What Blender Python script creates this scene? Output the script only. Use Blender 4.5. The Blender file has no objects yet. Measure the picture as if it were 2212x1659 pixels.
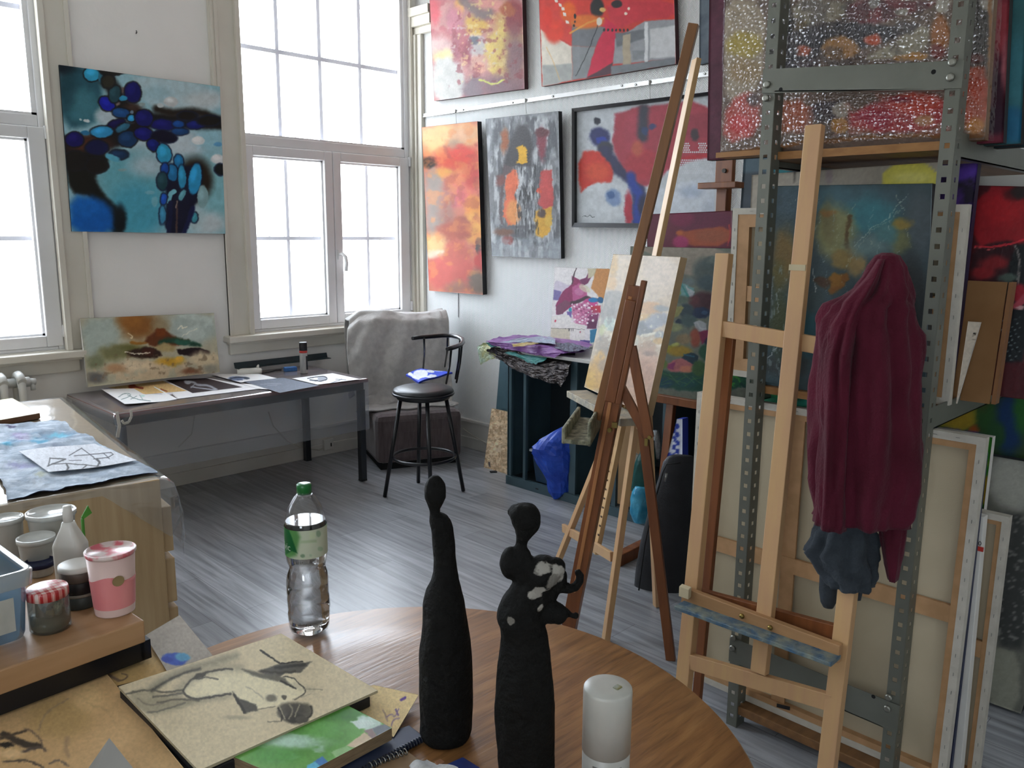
import bpy, math, random
import numpy as np
from mathutils import Vector, Matrix
random.seed(7)
SC = bpy.context.scene
COL = SC.collection
PI = math.pi
A = np.array

# ------------------------------------------------------------ camera
F, PITCH, ROLL, YAW, H = 1790.0, .181, .0072, .782, 1.6
_cy, _sy, _cp, _sp = math.cos(YAW), math.sin(YAW), math.cos(PITCH), math.sin(PITCH)
FW = A([_cy*_cp, _sy*_cp, -_sp]); _rt = A([_sy, -_cy, 0.]); _up = np.cross(_rt, FW)
RT = math.cos(ROLL)*_rt + math.sin(ROLL)*_up
UP = -math.sin(ROLL)*_rt + math.cos(ROLL)*_up
CAMP = A([0, 0, H])
cd = bpy.data.cameras.new('camera'); cam = bpy.data.objects.new('camera', cd); COL.objects.link(cam)
cd.sensor_width = 36; cd.lens = 36*F/2212; cd.clip_start = .02
m = Matrix.Identity(4)
for i in range(3):
    m[i][0] = RT[i]; m[i][1] = UP[i]; m[i][2] = -FW[i]; m[i][3] = CAMP[i]
cam.matrix_world = m
SC.camera = cam

# survey helpers: where in the room a sight line meets a plane
def ray(x, y): return FW + RT*(x-1106)/F - UP*(y-829.5)/F
def atZ(x, y, z=0.): d = ray(x, y); return CAMP + d*((z-H)/d[2])
def atX(x, y, v): d = ray(x, y); return CAMP + d*(v/d[0])
def atY(x, y, v): d = ray(x, y); return CAMP + d*(v/d[1])
def atD(x, y, t): return CAMP + ray(x, y)*t
def atP(x, y, p, n): d = ray(x, y); n = A(n, float); return CAMP + d*(np.dot(A(p)-CAMP, n)/np.dot(d, n))
def proj(P):
    v = P - CAMP; t = v@FW
    return 1106 + F*(v@RT)/t, 829.5 - F*(v@UP)/t
def onvert(base, x, y):
    """point over a base position, on the upright plane through it that faces the camera"""
    n = A([base[0], base[1], 0.]); return atP(x, y, A([base[0], base[1], 0.]), n)
def nrm(v): v = A(v, float); return v/np.linalg.norm(v)

# ------------------------------------------------------------ colour + materials
def lin(c):
    c = np.asarray(c, float)/255.
    return np.where(c <= .04045, c/12.92, ((c+.055)/1.055)**2.4)
def hx(s): return A([int(s[i:i+2], 16) for i in (0, 2, 4)], float)
def C4(s, g=1.0):
    v = np.clip(lin(hx(s))*g, 0, .92); return (v[0], v[1], v[2], 1)
MATS = {}
def M(name, c='808080', rough=.6, metal=0., c2=None, scale=(8, 8, 8), det=4, bump=0., bscale=None, thr=(.35, .65), g=1., spec=.5,
      alpha=1., trans=0., ior=1.45, coat=0., sheen=0., gen=False):
    if name in MATS: return MATS[name]
    mt = bpy.data.materials.new(name); mt.use_nodes = True
    nt = mt.node_tree; N = nt.nodes; L = nt.links; b = N['Principled BSDF']
    b.inputs['Base Color'].default_value = C4(c, g); b.inputs['Roughness'].default_value = rough
    b.inputs['Metallic'].default_value = metal; b.inputs['Specular IOR Level'].default_value = spec
    b.inputs['Alpha'].default_value = alpha; b.inputs['Transmission Weight'].default_value = trans
    b.inputs['IOR'].default_value = ior; b.inputs['Coat Weight'].default_value = coat
    b.inputs['Sheen Weight'].default_value = sheen
    tc = N.new('ShaderNodeTexCoord'); mp = N.new('ShaderNodeMapping'); L.new(tc.outputs['Generated' if gen else 'Object'], mp.inputs[0])
    mp.inputs['Scale'].default_value = scale
    no = N.new('ShaderNodeTexNoise'); no.inputs['Scale'].default_value = 1; no.inputs['Detail'].default_value = det
    L.new(mp.outputs[0], no.inputs['Vector'])
    if c2:
        r = N.new('ShaderNodeValToRGB'); L.new(no.outputs[0], r.inputs[0])
        r.color_ramp.elements[0].position = thr[0]; r.color_ramp.elements[0].color = C4(c, g)
        r.color_ramp.elements[1].position = thr[1]; r.color_ramp.elements[1].color = C4(c2, g)
        L.new(r.outputs[0], b.inputs['Base Color'])
    if bump:
        bn = N.new('ShaderNodeTexNoise'); bn.inputs['Detail'].default_value = 5
        if bscale: bn.inputs['Scale'].default_value = bscale; L.new(tc.outputs['Object'], bn.inputs['Vector'])
        else: bn.inputs['Scale'].default_value = 1; L.new(mp.outputs[0], bn.inputs['Vector'])
        bp = N.new('ShaderNodeBump'); bp.inputs['Strength'].default_value = bump; bp.inputs['Distance'].default_value = .01
        L.new(bn.outputs[0], bp.inputs['Height']); L.new(bp.outputs[0], b.inputs['Normal'])
    MATS[name] = mt
    return mt
def thin(name, tint='ffffff', rough=.1, refl=.12, haze='ffffff', hz=.0):
    """thin clear or hazy sheet: straight-through light, a share of diffuse haze and a glossy skin"""
    if name in MATS: return MATS[name]
    mt = bpy.data.materials.new(name); mt.use_nodes = True; N = mt.node_tree.nodes; L = mt.node_tree.links
    N.remove(N['Principled BSDF']); out = N['Material Output']
    t = N.new('ShaderNodeBsdfTransparent'); t.inputs[0].default_value = C4(tint)
    d = N.new('ShaderNodeBsdfDiffuse'); d.inputs[0].default_value = C4(haze)
    tl = N.new('ShaderNodeBsdfTranslucent'); tl.inputs[0].default_value = C4(haze)
    dm = N.new('ShaderNodeMixShader'); dm.inputs[0].default_value = .45; L.new(d.outputs[0], dm.inputs[1]); L.new(tl.outputs[0], dm.inputs[2])
    g = N.new('ShaderNodeBsdfGlossy'); g.inputs['Roughness'].default_value = rough
    m1 = N.new('ShaderNodeMixShader'); m1.inputs[0].default_value = hz; L.new(t.outputs[0], m1.inputs[1]); L.new(dm.outputs[0], m1.inputs[2])
    lw = N.new('ShaderNodeLayerWeight'); lw.inputs[0].default_value = .25
    mm = N.new('ShaderNodeMath'); mm.operation = 'MULTIPLY_ADD'; mm.inputs[1].default_value = .38; mm.inputs[2].default_value = refl*.4
    L.new(lw.outputs['Fresnel'], mm.inputs[0])
    m2 = N.new('ShaderNodeMixShader'); L.new(mm.outputs[0], m2.inputs[0]); L.new(m1.outputs[0], m2.inputs[1]); L.new(g.outputs[0], m2.inputs[2])
    L.new(m2.outputs[0], out.inputs[0]); MATS[name] = mt
    return mt
def paintmat(name='oil_paint', rough=.5, bump=.14, bscale=150, var=.05, spec=.25, sparkle=0):
    """reads the brushwork laid on a canvas mesh (colour attribute) and adds fine procedural grain and relief"""
    if name in MATS: return MATS[name]
    mt = bpy.data.materials.new(name); mt.use_nodes = True; N = mt.node_tree.nodes; L = mt.node_tree.links; b = N['Principled BSDF']
    at = N.new('ShaderNodeAttribute'); at.attribute_name = 'Col'
    tc = N.new('ShaderNodeTexCoord'); no = N.new('ShaderNodeTexNoise'); no.inputs['Scale'].default_value = bscale; no.inputs['Detail'].default_value = 6
    L.new(tc.outputs['Object'], no.inputs['Vector'])
    mr = N.new('ShaderNodeMapRange'); mr.inputs[1].default_value = .25; mr.inputs[2].default_value = .75
    mr.inputs[3].default_value = 1-var; mr.inputs[4].default_value = 1+var; L.new(no.outputs[0], mr.inputs[0])
    mx = N.new('ShaderNodeVectorMath'); mx.operation = 'SCALE'; L.new(at.outputs['Color'], mx.inputs[0]); L.new(mr.outputs[0], mx.inputs['Scale'])
    L.new(mx.outputs[0], b.inputs['Base Color'])
    b.inputs['Roughness'].default_value = rough; b.inputs['Specular IOR Level'].default_value = spec
    if bump:
        bp = N.new('ShaderNodeBump'); bp.inputs['Strength'].default_value = bump; bp.inputs['Distance'].default_value = .004
        L.new(no.outputs[0], bp.inputs['Height']); L.new(bp.outputs[0], b.inputs['Normal'])
    MATS[name] = mt
    return mt

# ------------------------------------------------------------ mesh builder
class MB:
    def __init__(s): s.v = []; s.f = []; s.mi = []; s.sm = []
    def add(s, V, Fs, mi=0, sm=False):
        o = len(s.v); s.v += [tuple(map(float, p)) for p in V]
        for f in Fs: s.f.append(tuple(i+o for i in f)); s.mi.append(mi); s.sm.append(sm)
        return s
    def hexa(s, c, mi=0):
        return s.add(c, [(0, 3, 2, 1), (4, 5, 6, 7), (0, 1, 5, 4), (1, 2, 6, 5), (2, 3, 7, 6), (3, 0, 4, 7)], mi)
    def box(s, a, b, mi=0):
        (x0, y0, z0), (x1, y1, z1) = a, b
        x0, x1 = min(x0, x1), max(x0, x1); y0, y1 = min(y0, y1), max(y0, y1); z0, z1 = min(z0, z1), max(z0, z1)
        return s.hexa([(x0, y0, z0), (x1, y0, z0), (x1, y1, z0), (x0, y1, z0), (x0, y0, z1), (x1, y0, z1), (x1, y1, z1), (x0, y1, z1)], mi)
    def obox(s, c, ux, uy, uz, mi=0):
        """box at centre c with half-extent vectors"""
        c, ux, uy, uz = map(lambda q: A(q, float), (c, ux, uy, uz))
        return s.hexa([c-ux-uy-uz, c+ux-uy-uz, c+ux+uy-uz, c-ux+uy-uz, c-ux-uy+uz, c+ux-uy+uz, c+ux+uy+uz, c-ux+uy+uz], mi)
    def beam(s, p0, p1, w, d, ref=(0, 0, 1), mi=0):
        """bar from p0 to p1: width w along ref, depth d across"""
        p0, p1 = A(p0, float), A(p1, float); a = nrm(p1-p0); r = A(ref, float); r = nrm(r - a*np.dot(r, a)); q = np.cross(a, r)
        return s.obox((p0+p1)/2, r*w/2, q*d/2, (p1-p0)/2, mi)
    def tube(s, pts, r, n=10, closed=False, mi=0, cap=True):
        P = [A(p, float) for p in pts]; k = len(P); R = r if hasattr(r, '__len__') else [r]*k
        V = []; u = None
        for i in range(k):
            t = (P[(i+1) % k]-P[i-1]) if closed else (P[min(i+1, k-1)]-P[max(i-1, 0)])
            t = nrm(t)
            if u is None: u = np.cross(t, (0, 0, 1.)) if abs(t[2]) < .9 else np.cross(t, (1., 0, 0))
            u = nrm(u - t*np.dot(u, t)); w = np.cross(t, u)
            V += [P[i] + R[i]*(math.cos(2*PI*j/n)*u + math.sin(2*PI*j/n)*w) for j in range(n)]
        Fs = []
        for i in range(k if closed else k-1):
            for j in range(n):
                a, b = i*n+j, i*n+(j+1) % n; i2 = (i+1) % k; c, d = i2*n+(j+1) % n, i2*n+j
                Fs.append((a, b, c, d))
        o = len(s.v); s.add(V, Fs, mi, True)
        if cap and not closed:
            s.f.append(tuple(o+j for j in range(n))[::-1]); s.f.append(tuple(o+(k-1)*n+j for j in range(n))); s.mi += [mi, mi]; s.sm += [False, False]
        return s
    def lathe(s, prof, c=(0, 0, 0), n=40, mi=0, cap=True, fn=None):
        V = []
        for (r, z) in prof:
            for j in range(n):
                a = 2*PI*j/n; rr = fn(r, z, a) if fn else r
                V.append((c[0]+rr*math.cos(a), c[1]+rr*math.sin(a), c[2]+z))
        k = len(prof)
        Fs = [(i*n+j, i*n+(j+1) % n, (i+1)*n+(j+1) % n, (i+1)*n+j) for i in range(k-1) for j in range(n)]
        o = len(s.v); s.add(V, Fs, mi, True)
        if cap:
            s.f.append(tuple(o+j for j in range(n))[::-1]); s.f.append(tuple(o+(k-1)*n+j for j in range(n))); s.mi += [mi, mi]; s.sm += [False, False]
        return s
    def loft(s, rings, mi=0, cap=True):
        n = len(rings[0]); k = len(rings)
        V = [p for r in rings for p in r]
        Fs = [(i*n+j, i*n+(j+1) % n, (i+1)*n+(j+1) % n, (i+1)*n+j) for i in range(k-1) for j in range(n)]
        o = len(s.v); s.add(V, Fs, mi, True)
        if cap:
            s.f.append(tuple(o+j for j in range(n))[::-1]); s.f.append(tuple(o+(k-1)*n+j for j in range(n))); s.mi += [mi, mi]; s.sm += [True, True]
        return s
    def grid(s, P, mi=0, sm=True):
        nu, nv = P.shape[:2]
        return s.add(P.reshape(-1, 3), [(i*nv+j, i*nv+j+1, (i+1)*nv+j+1, (i+1)*nv+j) for i in range(nu-1) for j in range(nv-1)], mi, sm)
    def disc(s, c, r, n=24, mi=0, nrmv=(0, 0, 1)):
        nv = nrm(nrmv); u = nrm(np.cross(nv, (1, 0, 0) if abs(nv[0]) < .9 else (0, 1, 0))); w = np.cross(nv, u)
        return s.add([A(c)+r*(math.cos(2*PI*j/n)*u+math.sin(2*PI*j/n)*w) for j in range(n)], [tuple(range(n))], mi)
BASE = {}
def root(name, loc, label=None, cat=None, group=None, kind=None):
    o = bpy.data.objects.new(name, None); COL.objects.link(o); o.location = [float(q) for q in loc]; o.empty_display_size = .05
    BASE[o.name] = A(loc, float); tag(o, label, cat, group, kind)
    return o
def tag(o, label=None, cat=None, group=None, kind=None):
    if label: o['label'] = label
    if cat: o['category'] = cat
    if group: o['group'] = group
    if kind: o['kind'] = kind
    return o
def build(mb, name, mats, parent=None, bev=0., sub=0, solid=0., label=None, cat=None, group=None, kind=None, smooth=None, remesh=0.):
    V = A(mb.v, float)
    if parent is None:
        o_ = A([(V[:, 0].min()+V[:, 0].max())/2, (V[:, 1].min()+V[:, 1].max())/2, V[:, 2].min()])
    else: o_ = BASE[parent.name]
    me = bpy.data.meshes.new(name); me.from_pydata([tuple(p) for p in V-o_], [], mb.f); me.validate()
    if not isinstance(mats, (list, tuple)): mats = [mats]
    for q in mats: me.materials.append(q)
    if len(me.polygons) == len(mb.mi):
        me.polygons.foreach_set('material_index', mb.mi)
        me.polygons.foreach_set('use_smooth', mb.sm if smooth is None else [smooth]*len(mb.mi))
    me.update()
    o = bpy.data.objects.new(name, me); COL.objects.link(o)
    BASE[o.name] = o_
    if parent is None: o.location = o_
    else: o.parent = parent
    if remesh:
        r = o.modifiers.new('remesh', 'REMESH'); r.mode = 'VOXEL'; r.voxel_size = remesh; r.use_smooth_shade = True
    if solid:
        q = o.modifiers.new('thickness', 'SOLIDIFY'); q.thickness = solid; q.offset = 0
    if bev:
        q = o.modifiers.new('bevel', 'BEVEL'); q.width = bev; q.segments = 2; q.limit_method = 'ANGLE'; q.angle_limit = math.radians(40)
    if sub:
        q = o.modifiers.new('subdivision', 'SUBSURF'); q.levels = sub; q.render_levels = sub
    return tag(o, label, cat, group, kind)

# ------------------------------------------------------------ numpy paint box
def _h(ix, iy, sd):
    n = (ix.astype(np.int64)*374761393 + iy.astype(np.int64)*668265263 + sd*982451653) & 0xffffffff
    n = ((n ^ (n >> 13))*1274126177) & 0xffffffff
    return ((n ^ (n >> 16)) & 0xffff)/65535.
def vnoise(x, y, sd=0):
    ix, iy = np.floor(x), np.floor(y); fx, fy = x-ix, y-iy; fx = fx*fx*(3-2*fx); fy = fy*fy*(3-2*fy)
    a, b, c, d = _h(ix, iy, sd), _h(ix+1, iy, sd), _h(ix, iy+1, sd), _h(ix+1, iy+1, sd)
    return (a*(1-fx)+b*fx)*(1-fy) + (c*(1-fx)+d*fx)*fy
def fbm(x, y, s, sd=0, o=4):
    r = 0; a = .5; t = 0
    for k in range(o):
        r = r + a*vnoise(x/s*2**k, y/s*2**k, sd+k*17); t += a; a *= .5
    return r/t
def sstep(d, soft): t = np.clip(.5 - d/(2*max(soft, .01)), 0, 1); return t*t*(3-2*t)
def segdist(x, y, pts):
    D = None
    for (x0, y0), (x1, y1) in zip(pts[:-1], pts[1:]):
        dx, dy = x1-x0, y1-y0; t = np.clip(((x-x0)*dx+(y-y0)*dy)/(dx*dx+dy*dy+1e-9), 0, 1)
        d = np.hypot(x-x0-t*dx, y-y0-t*dy); D = d if D is None else np.minimum(D, d)
    return D
def inpoly(x, y, pts):
    r = np.zeros(x.shape, bool); n = len(pts)
    for i in range(n):
        (x0, y0), (x1, y1) = pts[i], pts[(i+1) % n]
        if y0 == y1: continue
        c = ((y0 > y) != (y1 > y)) & (x < (x1-x0)*(y-y0)/(y1-y0)+x0); r ^= c
    return r
CROPS = dict(c1=(0, 0, .33755), c3=(860, 0, .42194), c4=(1500, 0, .3376), c5=(100, 640, .3255), c6=(760, 660, .26523), c7=(0, 780, .37383),
             c8=(0, 1280, .42495), d1=(560, 1000, .39716), d2=(1160, 520, .22901), d3=(1120, 820, .36154), d4=(1480, 300, .36166),
             d5=(1440, 840, .49361), d6=(1980, 340, .38602), d7=(1340, 430, .28319), e1=(0, 1040, .25316), e5=(1000, 1060, .19293), px=(0, 0, 1.))
def cp(crop, *pts): ox, oy, s = CROPS[crop]; return [(ox+s*x, oy+s*y) for x, y in pts]
def cq(crop, x, y): ox, oy, s = CROPS[crop]; return ox+s*x, oy+s*y
def E(x, y, rx, ry, c, soft=4, a=1., ang=0): return ('E', x, y, rx, ry, c, soft, a, ang)
def P(pts, c, soft=4, a=1.): return ('P', pts, c, soft, a)
def S(pts, w, c, soft=3, a=1.): return ('S', pts, w, c, soft, a)
def N(s, thr, c, a=.5, box=None, sx=1., sy=1., soft=.08, sd=0): return ('N', s, thr, c, a, box, sx, sy, soft, sd)
def G(pts, c, a=1.): return ('G', pts, c, a)
def chaikin(pts, closed=False, it=2):
    pts = [tuple(p) for p in pts]
    for _ in range(it):
        q = [] if closed else [pts[0]]; n = len(pts)
        for i in range(n if closed else n-1):
            a, b = pts[i], pts[(i+1) % n]; q += [(a[0]*.75+b[0]*.25, a[1]*.75+b[1]*.25), (a[0]*.25+b[0]*.75, a[1]*.25+b[1]*.75)]
        pts = q if closed else q+[pts[-1]]
    return pts
def D(x, y, r, c): return ('D', x, y, r, c)
def paint(x, y, base, ops, crop='px', warp=4., ws=30., seed=1, gain=1., stroke=.12, soften=.75):
    ox, oy, s = CROPS[crop]; X = (x-ox)/s; Y = (y-oy)/s
    wx = X + warp*2*(fbm(X, Y, ws, seed)-.5) + warp*.7*(fbm(X, Y, ws*.25, seed+3)-.5)
    wy = Y + warp*2*(fbm(X, Y, ws, seed+9)-.5) + warp*.7*(fbm(X, Y, ws*.25, seed+13)-.5)
    col = np.tile(hx(base), (x.size, 1)).reshape(x.shape+(3,))
    st = (fbm(X*.6+Y*.35, Y*1.1-X*.5, max(ws*.16, 2.5), seed+77, 3)-.5)*2; s2 = (fbm(X, Y, max(ws*.45, 5), seed+87, 3)-.5)*2
    wx = wx + st*warp*.35; wy = wy + s2*warp*.3
    for o in ops:
        if o[0] == 'E':
            _, cx, cy, rx, ry, c, soft, a, ang = o; soft = soft*soften; t = math.radians(ang); ct, st = math.cos(t), math.sin(t)
            u = (wx-cx)*ct + (wy-cy)*st; v = -(wx-cx)*st + (wy-cy)*ct
            m_ = sstep((np.hypot(u/rx, v/ry)-1)*min(rx, ry), soft)*a
        elif o[0] == 'P':
            _, pts, c, soft, a = o; pts = chaikin(pts, True, 1) if soft >= 10 else pts; soft = soft*soften; d = segdist(wx, wy, list(pts)+[pts[0]]); d = np.where(inpoly(wx, wy, pts), -d, d); m_ = sstep(d, soft)*a
        elif o[0] == 'D': m_ = sstep(np.hypot(X-o[1], Y-o[2])-o[3], 1.2); c = o[4]
        elif o[0] == 'S':
            _, pts, w, c, soft, a = o; pts = chaikin(pts) if len(pts) > 2 else pts; m_ = sstep(segdist(wx, wy, pts)-w/2, soft)*a
        elif o[0] == 'N':
            _, sc, thr, c, a, bx, sx, sy, soft, sd = o
            m_ = sstep(thr-fbm(X/sx, Y/sy, sc, seed+31+sd, 5), soft)*a
            if bx: m_ = m_*sstep(np.maximum(np.maximum(bx[0]-wx, wx-bx[2]), np.maximum(bx[1]-wy, wy-bx[3])), 15)
        m_ = m_[..., None]; col = col*(1-m_) + hx(c)*m_
    if stroke: col = col*(1 + stroke*(.7*st+.6*s2))[..., None]
    return np.clip(lin(np.clip(col, 0, 255))*gain, 0, .9)
def panel(name, cs, base='cccccc', ops=(), crop='px', res=160, thick=.02, side=None, mat=None, parent=None, disp=None, gain=1., warp=4., ws=30., seed=1, stroke=.12, ragged=0., **kw):
    """painted sheet or canvas: corners TL,TR,BR,BL as seen from its face, colours laid vertex by vertex, real thickness behind"""
    TL, TR, BR, BL = [A(c, float) for c in cs]
    w, h = np.linalg.norm(TR-TL), np.linalg.norm(BL-TL)
    nu = max(2, int(res*min(1, h/w))); nv = max(2, int(res*min(1, w/h)))
    u = np.linspace(0, 1, nv)[None, :, None]; v = np.linspace(0, 1, nu)[:, None, None]
    G_ = TL*(1-u)*(1-v) + TR*u*(1-v) + BR*u*v + BL*(1-u)*v
    n = nrm(np.cross(BL-TL, TR-TL))
    if ragged:
        fu, fv = (fbm(v*w/.12+0*u, u*1.3+0*v, .5, seed+5)-.5), (fbm(u*w/.1+0*v, v*1.3+0*u, .5, seed+15)-.5)
        G_ = G_ + ragged*2*(fu*nrm(TR-TL)+fv*nrm(BL-TL))
    x, y = proj(G_.reshape(-1, 3)); col = paint(x.reshape(nu, nv), y.reshape(nu, nv), base, ops, crop, warp, ws, seed, gain, stroke)
    if disp is not None: G_ = G_ + disp(u[..., 0]+0*v[..., 0], v[..., 0]+0*u[..., 0])[..., None]*n
    mb = MB(); mb.grid(G_[:, ::-1]); nf = len(mb.f)
    mb.f = [f for f in mb.f]
    bi = [(0, j) for j in range(nv)] + [(i, nv-1) for i in range(1, nu)] + [(nu-1, j) for j in range(nv-2, -1, -1)] + [(i, 0) for i in range(nu-2, 0, -1)]
    o = len(mb.v); idx = [i*nv + (nv-1-j) for i, j in bi]; k = len(bi)
    mb.v += [tuple(G_[i, j]-n*thick) for i, j in bi]
    for q in range(k):
        r = (q+1) % k; mb.f.append((idx[q], o+q, o+r, idx[r])); mb.mi.append(1); mb.sm.append(False)
    if disp is None: mb.f.append(tuple(o+q for q in range(k))[::-1]); mb.mi.append(1); mb.sm.append(False)
    else:
        bk = G_[:, ::-1]-n*thick; mb.grid(bk[::-1], 1)
    sidem = side or M('raw_canvas', 'c9c2b2', .85, bump=.1, bscale=400)
    ob = build(mb, name, [mat or paintmat(), sidem], parent, **kw)
    me = ob.data; at = me.attributes.new('Col', 'FLOAT_COLOR', 'POINT')
    arr = np.ones((len(me.vertices), 4), np.float32); arr[:, :3] = col.mean((0, 1))
    arr[:nu*nv, :3] = col[:, ::-1].reshape(-1, 3)
    at.data.foreach_set('color', arr.ravel())
    return ob
def text(name, s, size, origin, right, up, mat, parent, ext=.0004, align='LEFT'):
    cu = bpy.data.curves.new(name, 'FONT'); cu.body = s; cu.size = size; cu.extrude = ext; cu.align_x = align; cu.resolution_u = 2
    tmp = bpy.data.objects.new('tmp', cu); COL.objects.link(tmp); dg = bpy.context.evaluated_depsgraph_get()
    me = bpy.data.meshes.new_from_object(tmp.evaluated_get(dg)); bpy.data.objects.remove(tmp)
    r, u_ = nrm(right), nrm(up); u_ = nrm(u_-r*np.dot(r, u_)); n = np.cross(r, u_)
    b0 = BASE[parent.name] if parent else A([0, 0, 0.])
    for v in me.vertices:
        c = v.co; p = A(origin)+r*c.x+u_*c.y+n*c.z-b0; v.co = p
    me.materials.clear(); me.materials.append(mat); me.name = name
    o = bpy.data.objects.new(name, me); COL.objects.link(o)
    if parent: o.parent = parent
    return o
def ringof(L, R, depth, n=28, fold=None, t=0.):
    """closed ring between a left and a right silhouette point, oval in plan"""
    L, R = A(L, float), A(R, float); c = (L+R)/2; h = (R-L)/2; w = nrm(np.cross(h, (0, 0, 1.)))*depth
    out = []
    for j in range(n):
        a = 2*PI*j/n; k = 1+(fold(a, t) if fold else 0)
        out.append(c + k*(h*math.cos(a) + w*math.sin(a)))
    return out
def silhouette(base, rows, ratio=1., n=28, depth=None, fold=None, sub=1):
    """rings for a solid standing at base whose outline was read as rows (y, xleft, xright)"""
    rows = [A(r, float) for r in rows]; R2 = []
    for a, b in zip(rows[:-1], rows[1:]):
        for k in range(sub): R2.append(a+(b-a)*k/sub)
    R2.append(rows[-1]); out = []
    for i, (y, xl, xr) in enumerate(R2):
        L, R = onvert(base, xl, y), onvert(base, xr, y)
        z = (L[2]+R[2])/2; L = A([L[0], L[1], z]); R = A([R[0], R[1], z])
        d = depth(i/(len(R2)-1)) if depth else np.linalg.norm(R-L)/2*ratio
        out.append(ringof(L, R, d, n, fold, i/(len(R2)-1)))
    return out
SKY = 10.8; EXPO = 0.75
# ============================================================ ROOM
YA, XB, CEIL, XL, YR = 5.09, 4.09, 3.75, -2.0, -1.5
def nodes_mat(name):
    mt = bpy.data.materials.new(name); mt.use_nodes = True
    return mt, mt.node_tree.nodes, mt.node_tree.links, mt.node_tree.nodes['Principled BSDF']
def floor_mat():
    mt, N, L, b = nodes_mat('grey_laminate'); tc = N.new('ShaderNodeTexCoord')
    mp = N.new('ShaderNodeMapping'); mp.inputs['Rotation'].default_value = (0, 0, PI/2); L.new(tc.outputs['Object'], mp.inputs[0])
    br = N.new('ShaderNodeTexBrick'); br.inputs['Scale'].default_value = 1; br.inputs['Brick Width'].default_value = 1.25; br.inputs['Row Height'].default_value = .155
    br.inputs['Mortar Size'].default_value = .0012; br.inputs['Mortar Smooth'].default_value = .3; br.inputs['Bias'].default_value = 0; br.offset = .37
    br.inputs['Color1'].default_value = (.37, .385, .41, 1); br.inputs['Color2'].default_value = (.265, .275, .295, 1); br.inputs['Mortar'].default_value = (.14, .14, .145, 1)
    L.new(mp.outputs[0], br.inputs['Vector'])
    m2 = N.new('ShaderNodeMapping'); m2.inputs['Scale'].default_value = (38, 2.2, 1); L.new(tc.outputs['Object'], m2.inputs[0])
    no = N.new('ShaderNodeTexNoise'); no.inputs['Scale'].default_value = 1; no.inputs['Detail'].default_value = 7; no.inputs['Distortion'].default_value = .6; L.new(m2.outputs[0], no.inputs['Vector'])
    mr = N.new('ShaderNodeMapRange'); mr.inputs[1].default_value = .3; mr.inputs[2].default_value = .72; mr.inputs[3].default_value = .6; mr.inputs[4].default_value = 1.28; L.new(no.outputs[0], mr.inputs[0])
    sc = N.new('ShaderNodeVectorMath'); sc.operation = 'SCALE'; L.new(br.outputs['Color'], sc.inputs[0]); L.new(mr.outputs[0], sc.inputs['Scale'])
    L.new(sc.outputs[0], b.inputs['Base Color'])
    r2 = N.new('ShaderNodeMapRange'); r2.inputs[3].default_value = .24; r2.inputs[4].default_value = .4; L.new(no.outputs[0], r2.inputs[0]); L.new(r2.outputs[0], b.inputs['Roughness'])
    bp = N.new('ShaderNodeBump'); bp.inputs['Strength'].default_value = .12; bp.inputs['Distance'].default_value = .003; L.new(no.outputs[0], bp.inputs['Height']); L.new(bp.outputs[0], b.inputs['Normal'])
    return mt
def wallpaper_mat():
    """white painted herringbone relief paper"""
    mt, N, L, b = nodes_mat('herringbone_wallpaper'); tc = N.new('ShaderNodeTexCoord'); sx = N.new('ShaderNodeSeparateXYZ'); L.new(tc.outputs['Object'], sx.inputs[0])
    pp = N.new('ShaderNodeMath'); pp.operation = 'PINGPONG'; pp.inputs[1].default_value = .024; L.new(sx.outputs[1], pp.inputs[0])
    ad = N.new('ShaderNodeMath'); ad.operation = 'MULTIPLY_ADD'; ad.inputs[1].default_value = 1.1; L.new(pp.outputs[0], ad.inputs[0]); L.new(sx.outputs[2], ad.inputs[2])
    f = N.new('ShaderNodeMath'); f.operation = 'MULTIPLY'; f.inputs[1].default_value = 520; L.new(ad.outputs[0], f.inputs[0])
    s = N.new('ShaderNodeMath'); s.operation = 'SINE'; L.new(f.outputs[0], s.inputs[0])
    no = N.new('ShaderNodeTexNoise'); no.inputs['Scale'].default_value = 3; L.new(tc.outputs['Object'], no.inputs['Vector'])
    r = N.new('ShaderNodeValToRGB'); r.color_ramp.elements[0].color = (.78, .79, .79, 1); r.color_ramp.elements[1].color = (.86, .86, .85, 1); L.new(no.outputs[0], r.inputs[0])
    L.new(r.outputs[0], b.inputs['Base Color'])
    bp = N.new('ShaderNodeBump'); bp.inputs['Strength'].default_value = .5; bp.inputs['Distance'].default_value = .0035; L.new(s.outputs[0], bp.inputs['Height']); L.new(bp.outputs[0], b.inputs['Normal'])
    b.inputs['Roughness'].default_value = .6
    return mt
PLASTER = M('white_plaster', 'e9e7e2', .75, c2='efede8', scale=(2, 2, 2), bump=.08, bscale=35)
CASE = M('cream_gloss_paint', 'd2cdc0', .42, c2='dad6ca', scale=(3, 3, 3), bump=.05, bscale=25)
PVC = M('white_window_frame', 'dedede', .32, c2='e4e4e6', scale=(4, 4, 4))
SPACER = M('window_spacer_grey', 'd6d6e4', .4, c2='dcdce8', scale=(9, 9, 9))
SKIRT = M('white_skirting', 'd4d2cb', .4, c2='dcdad4', scale=(4, 4, 4), bump=.06, bscale=20)
FLOOR = floor_mat(); WP = wallpaper_mat()

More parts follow.
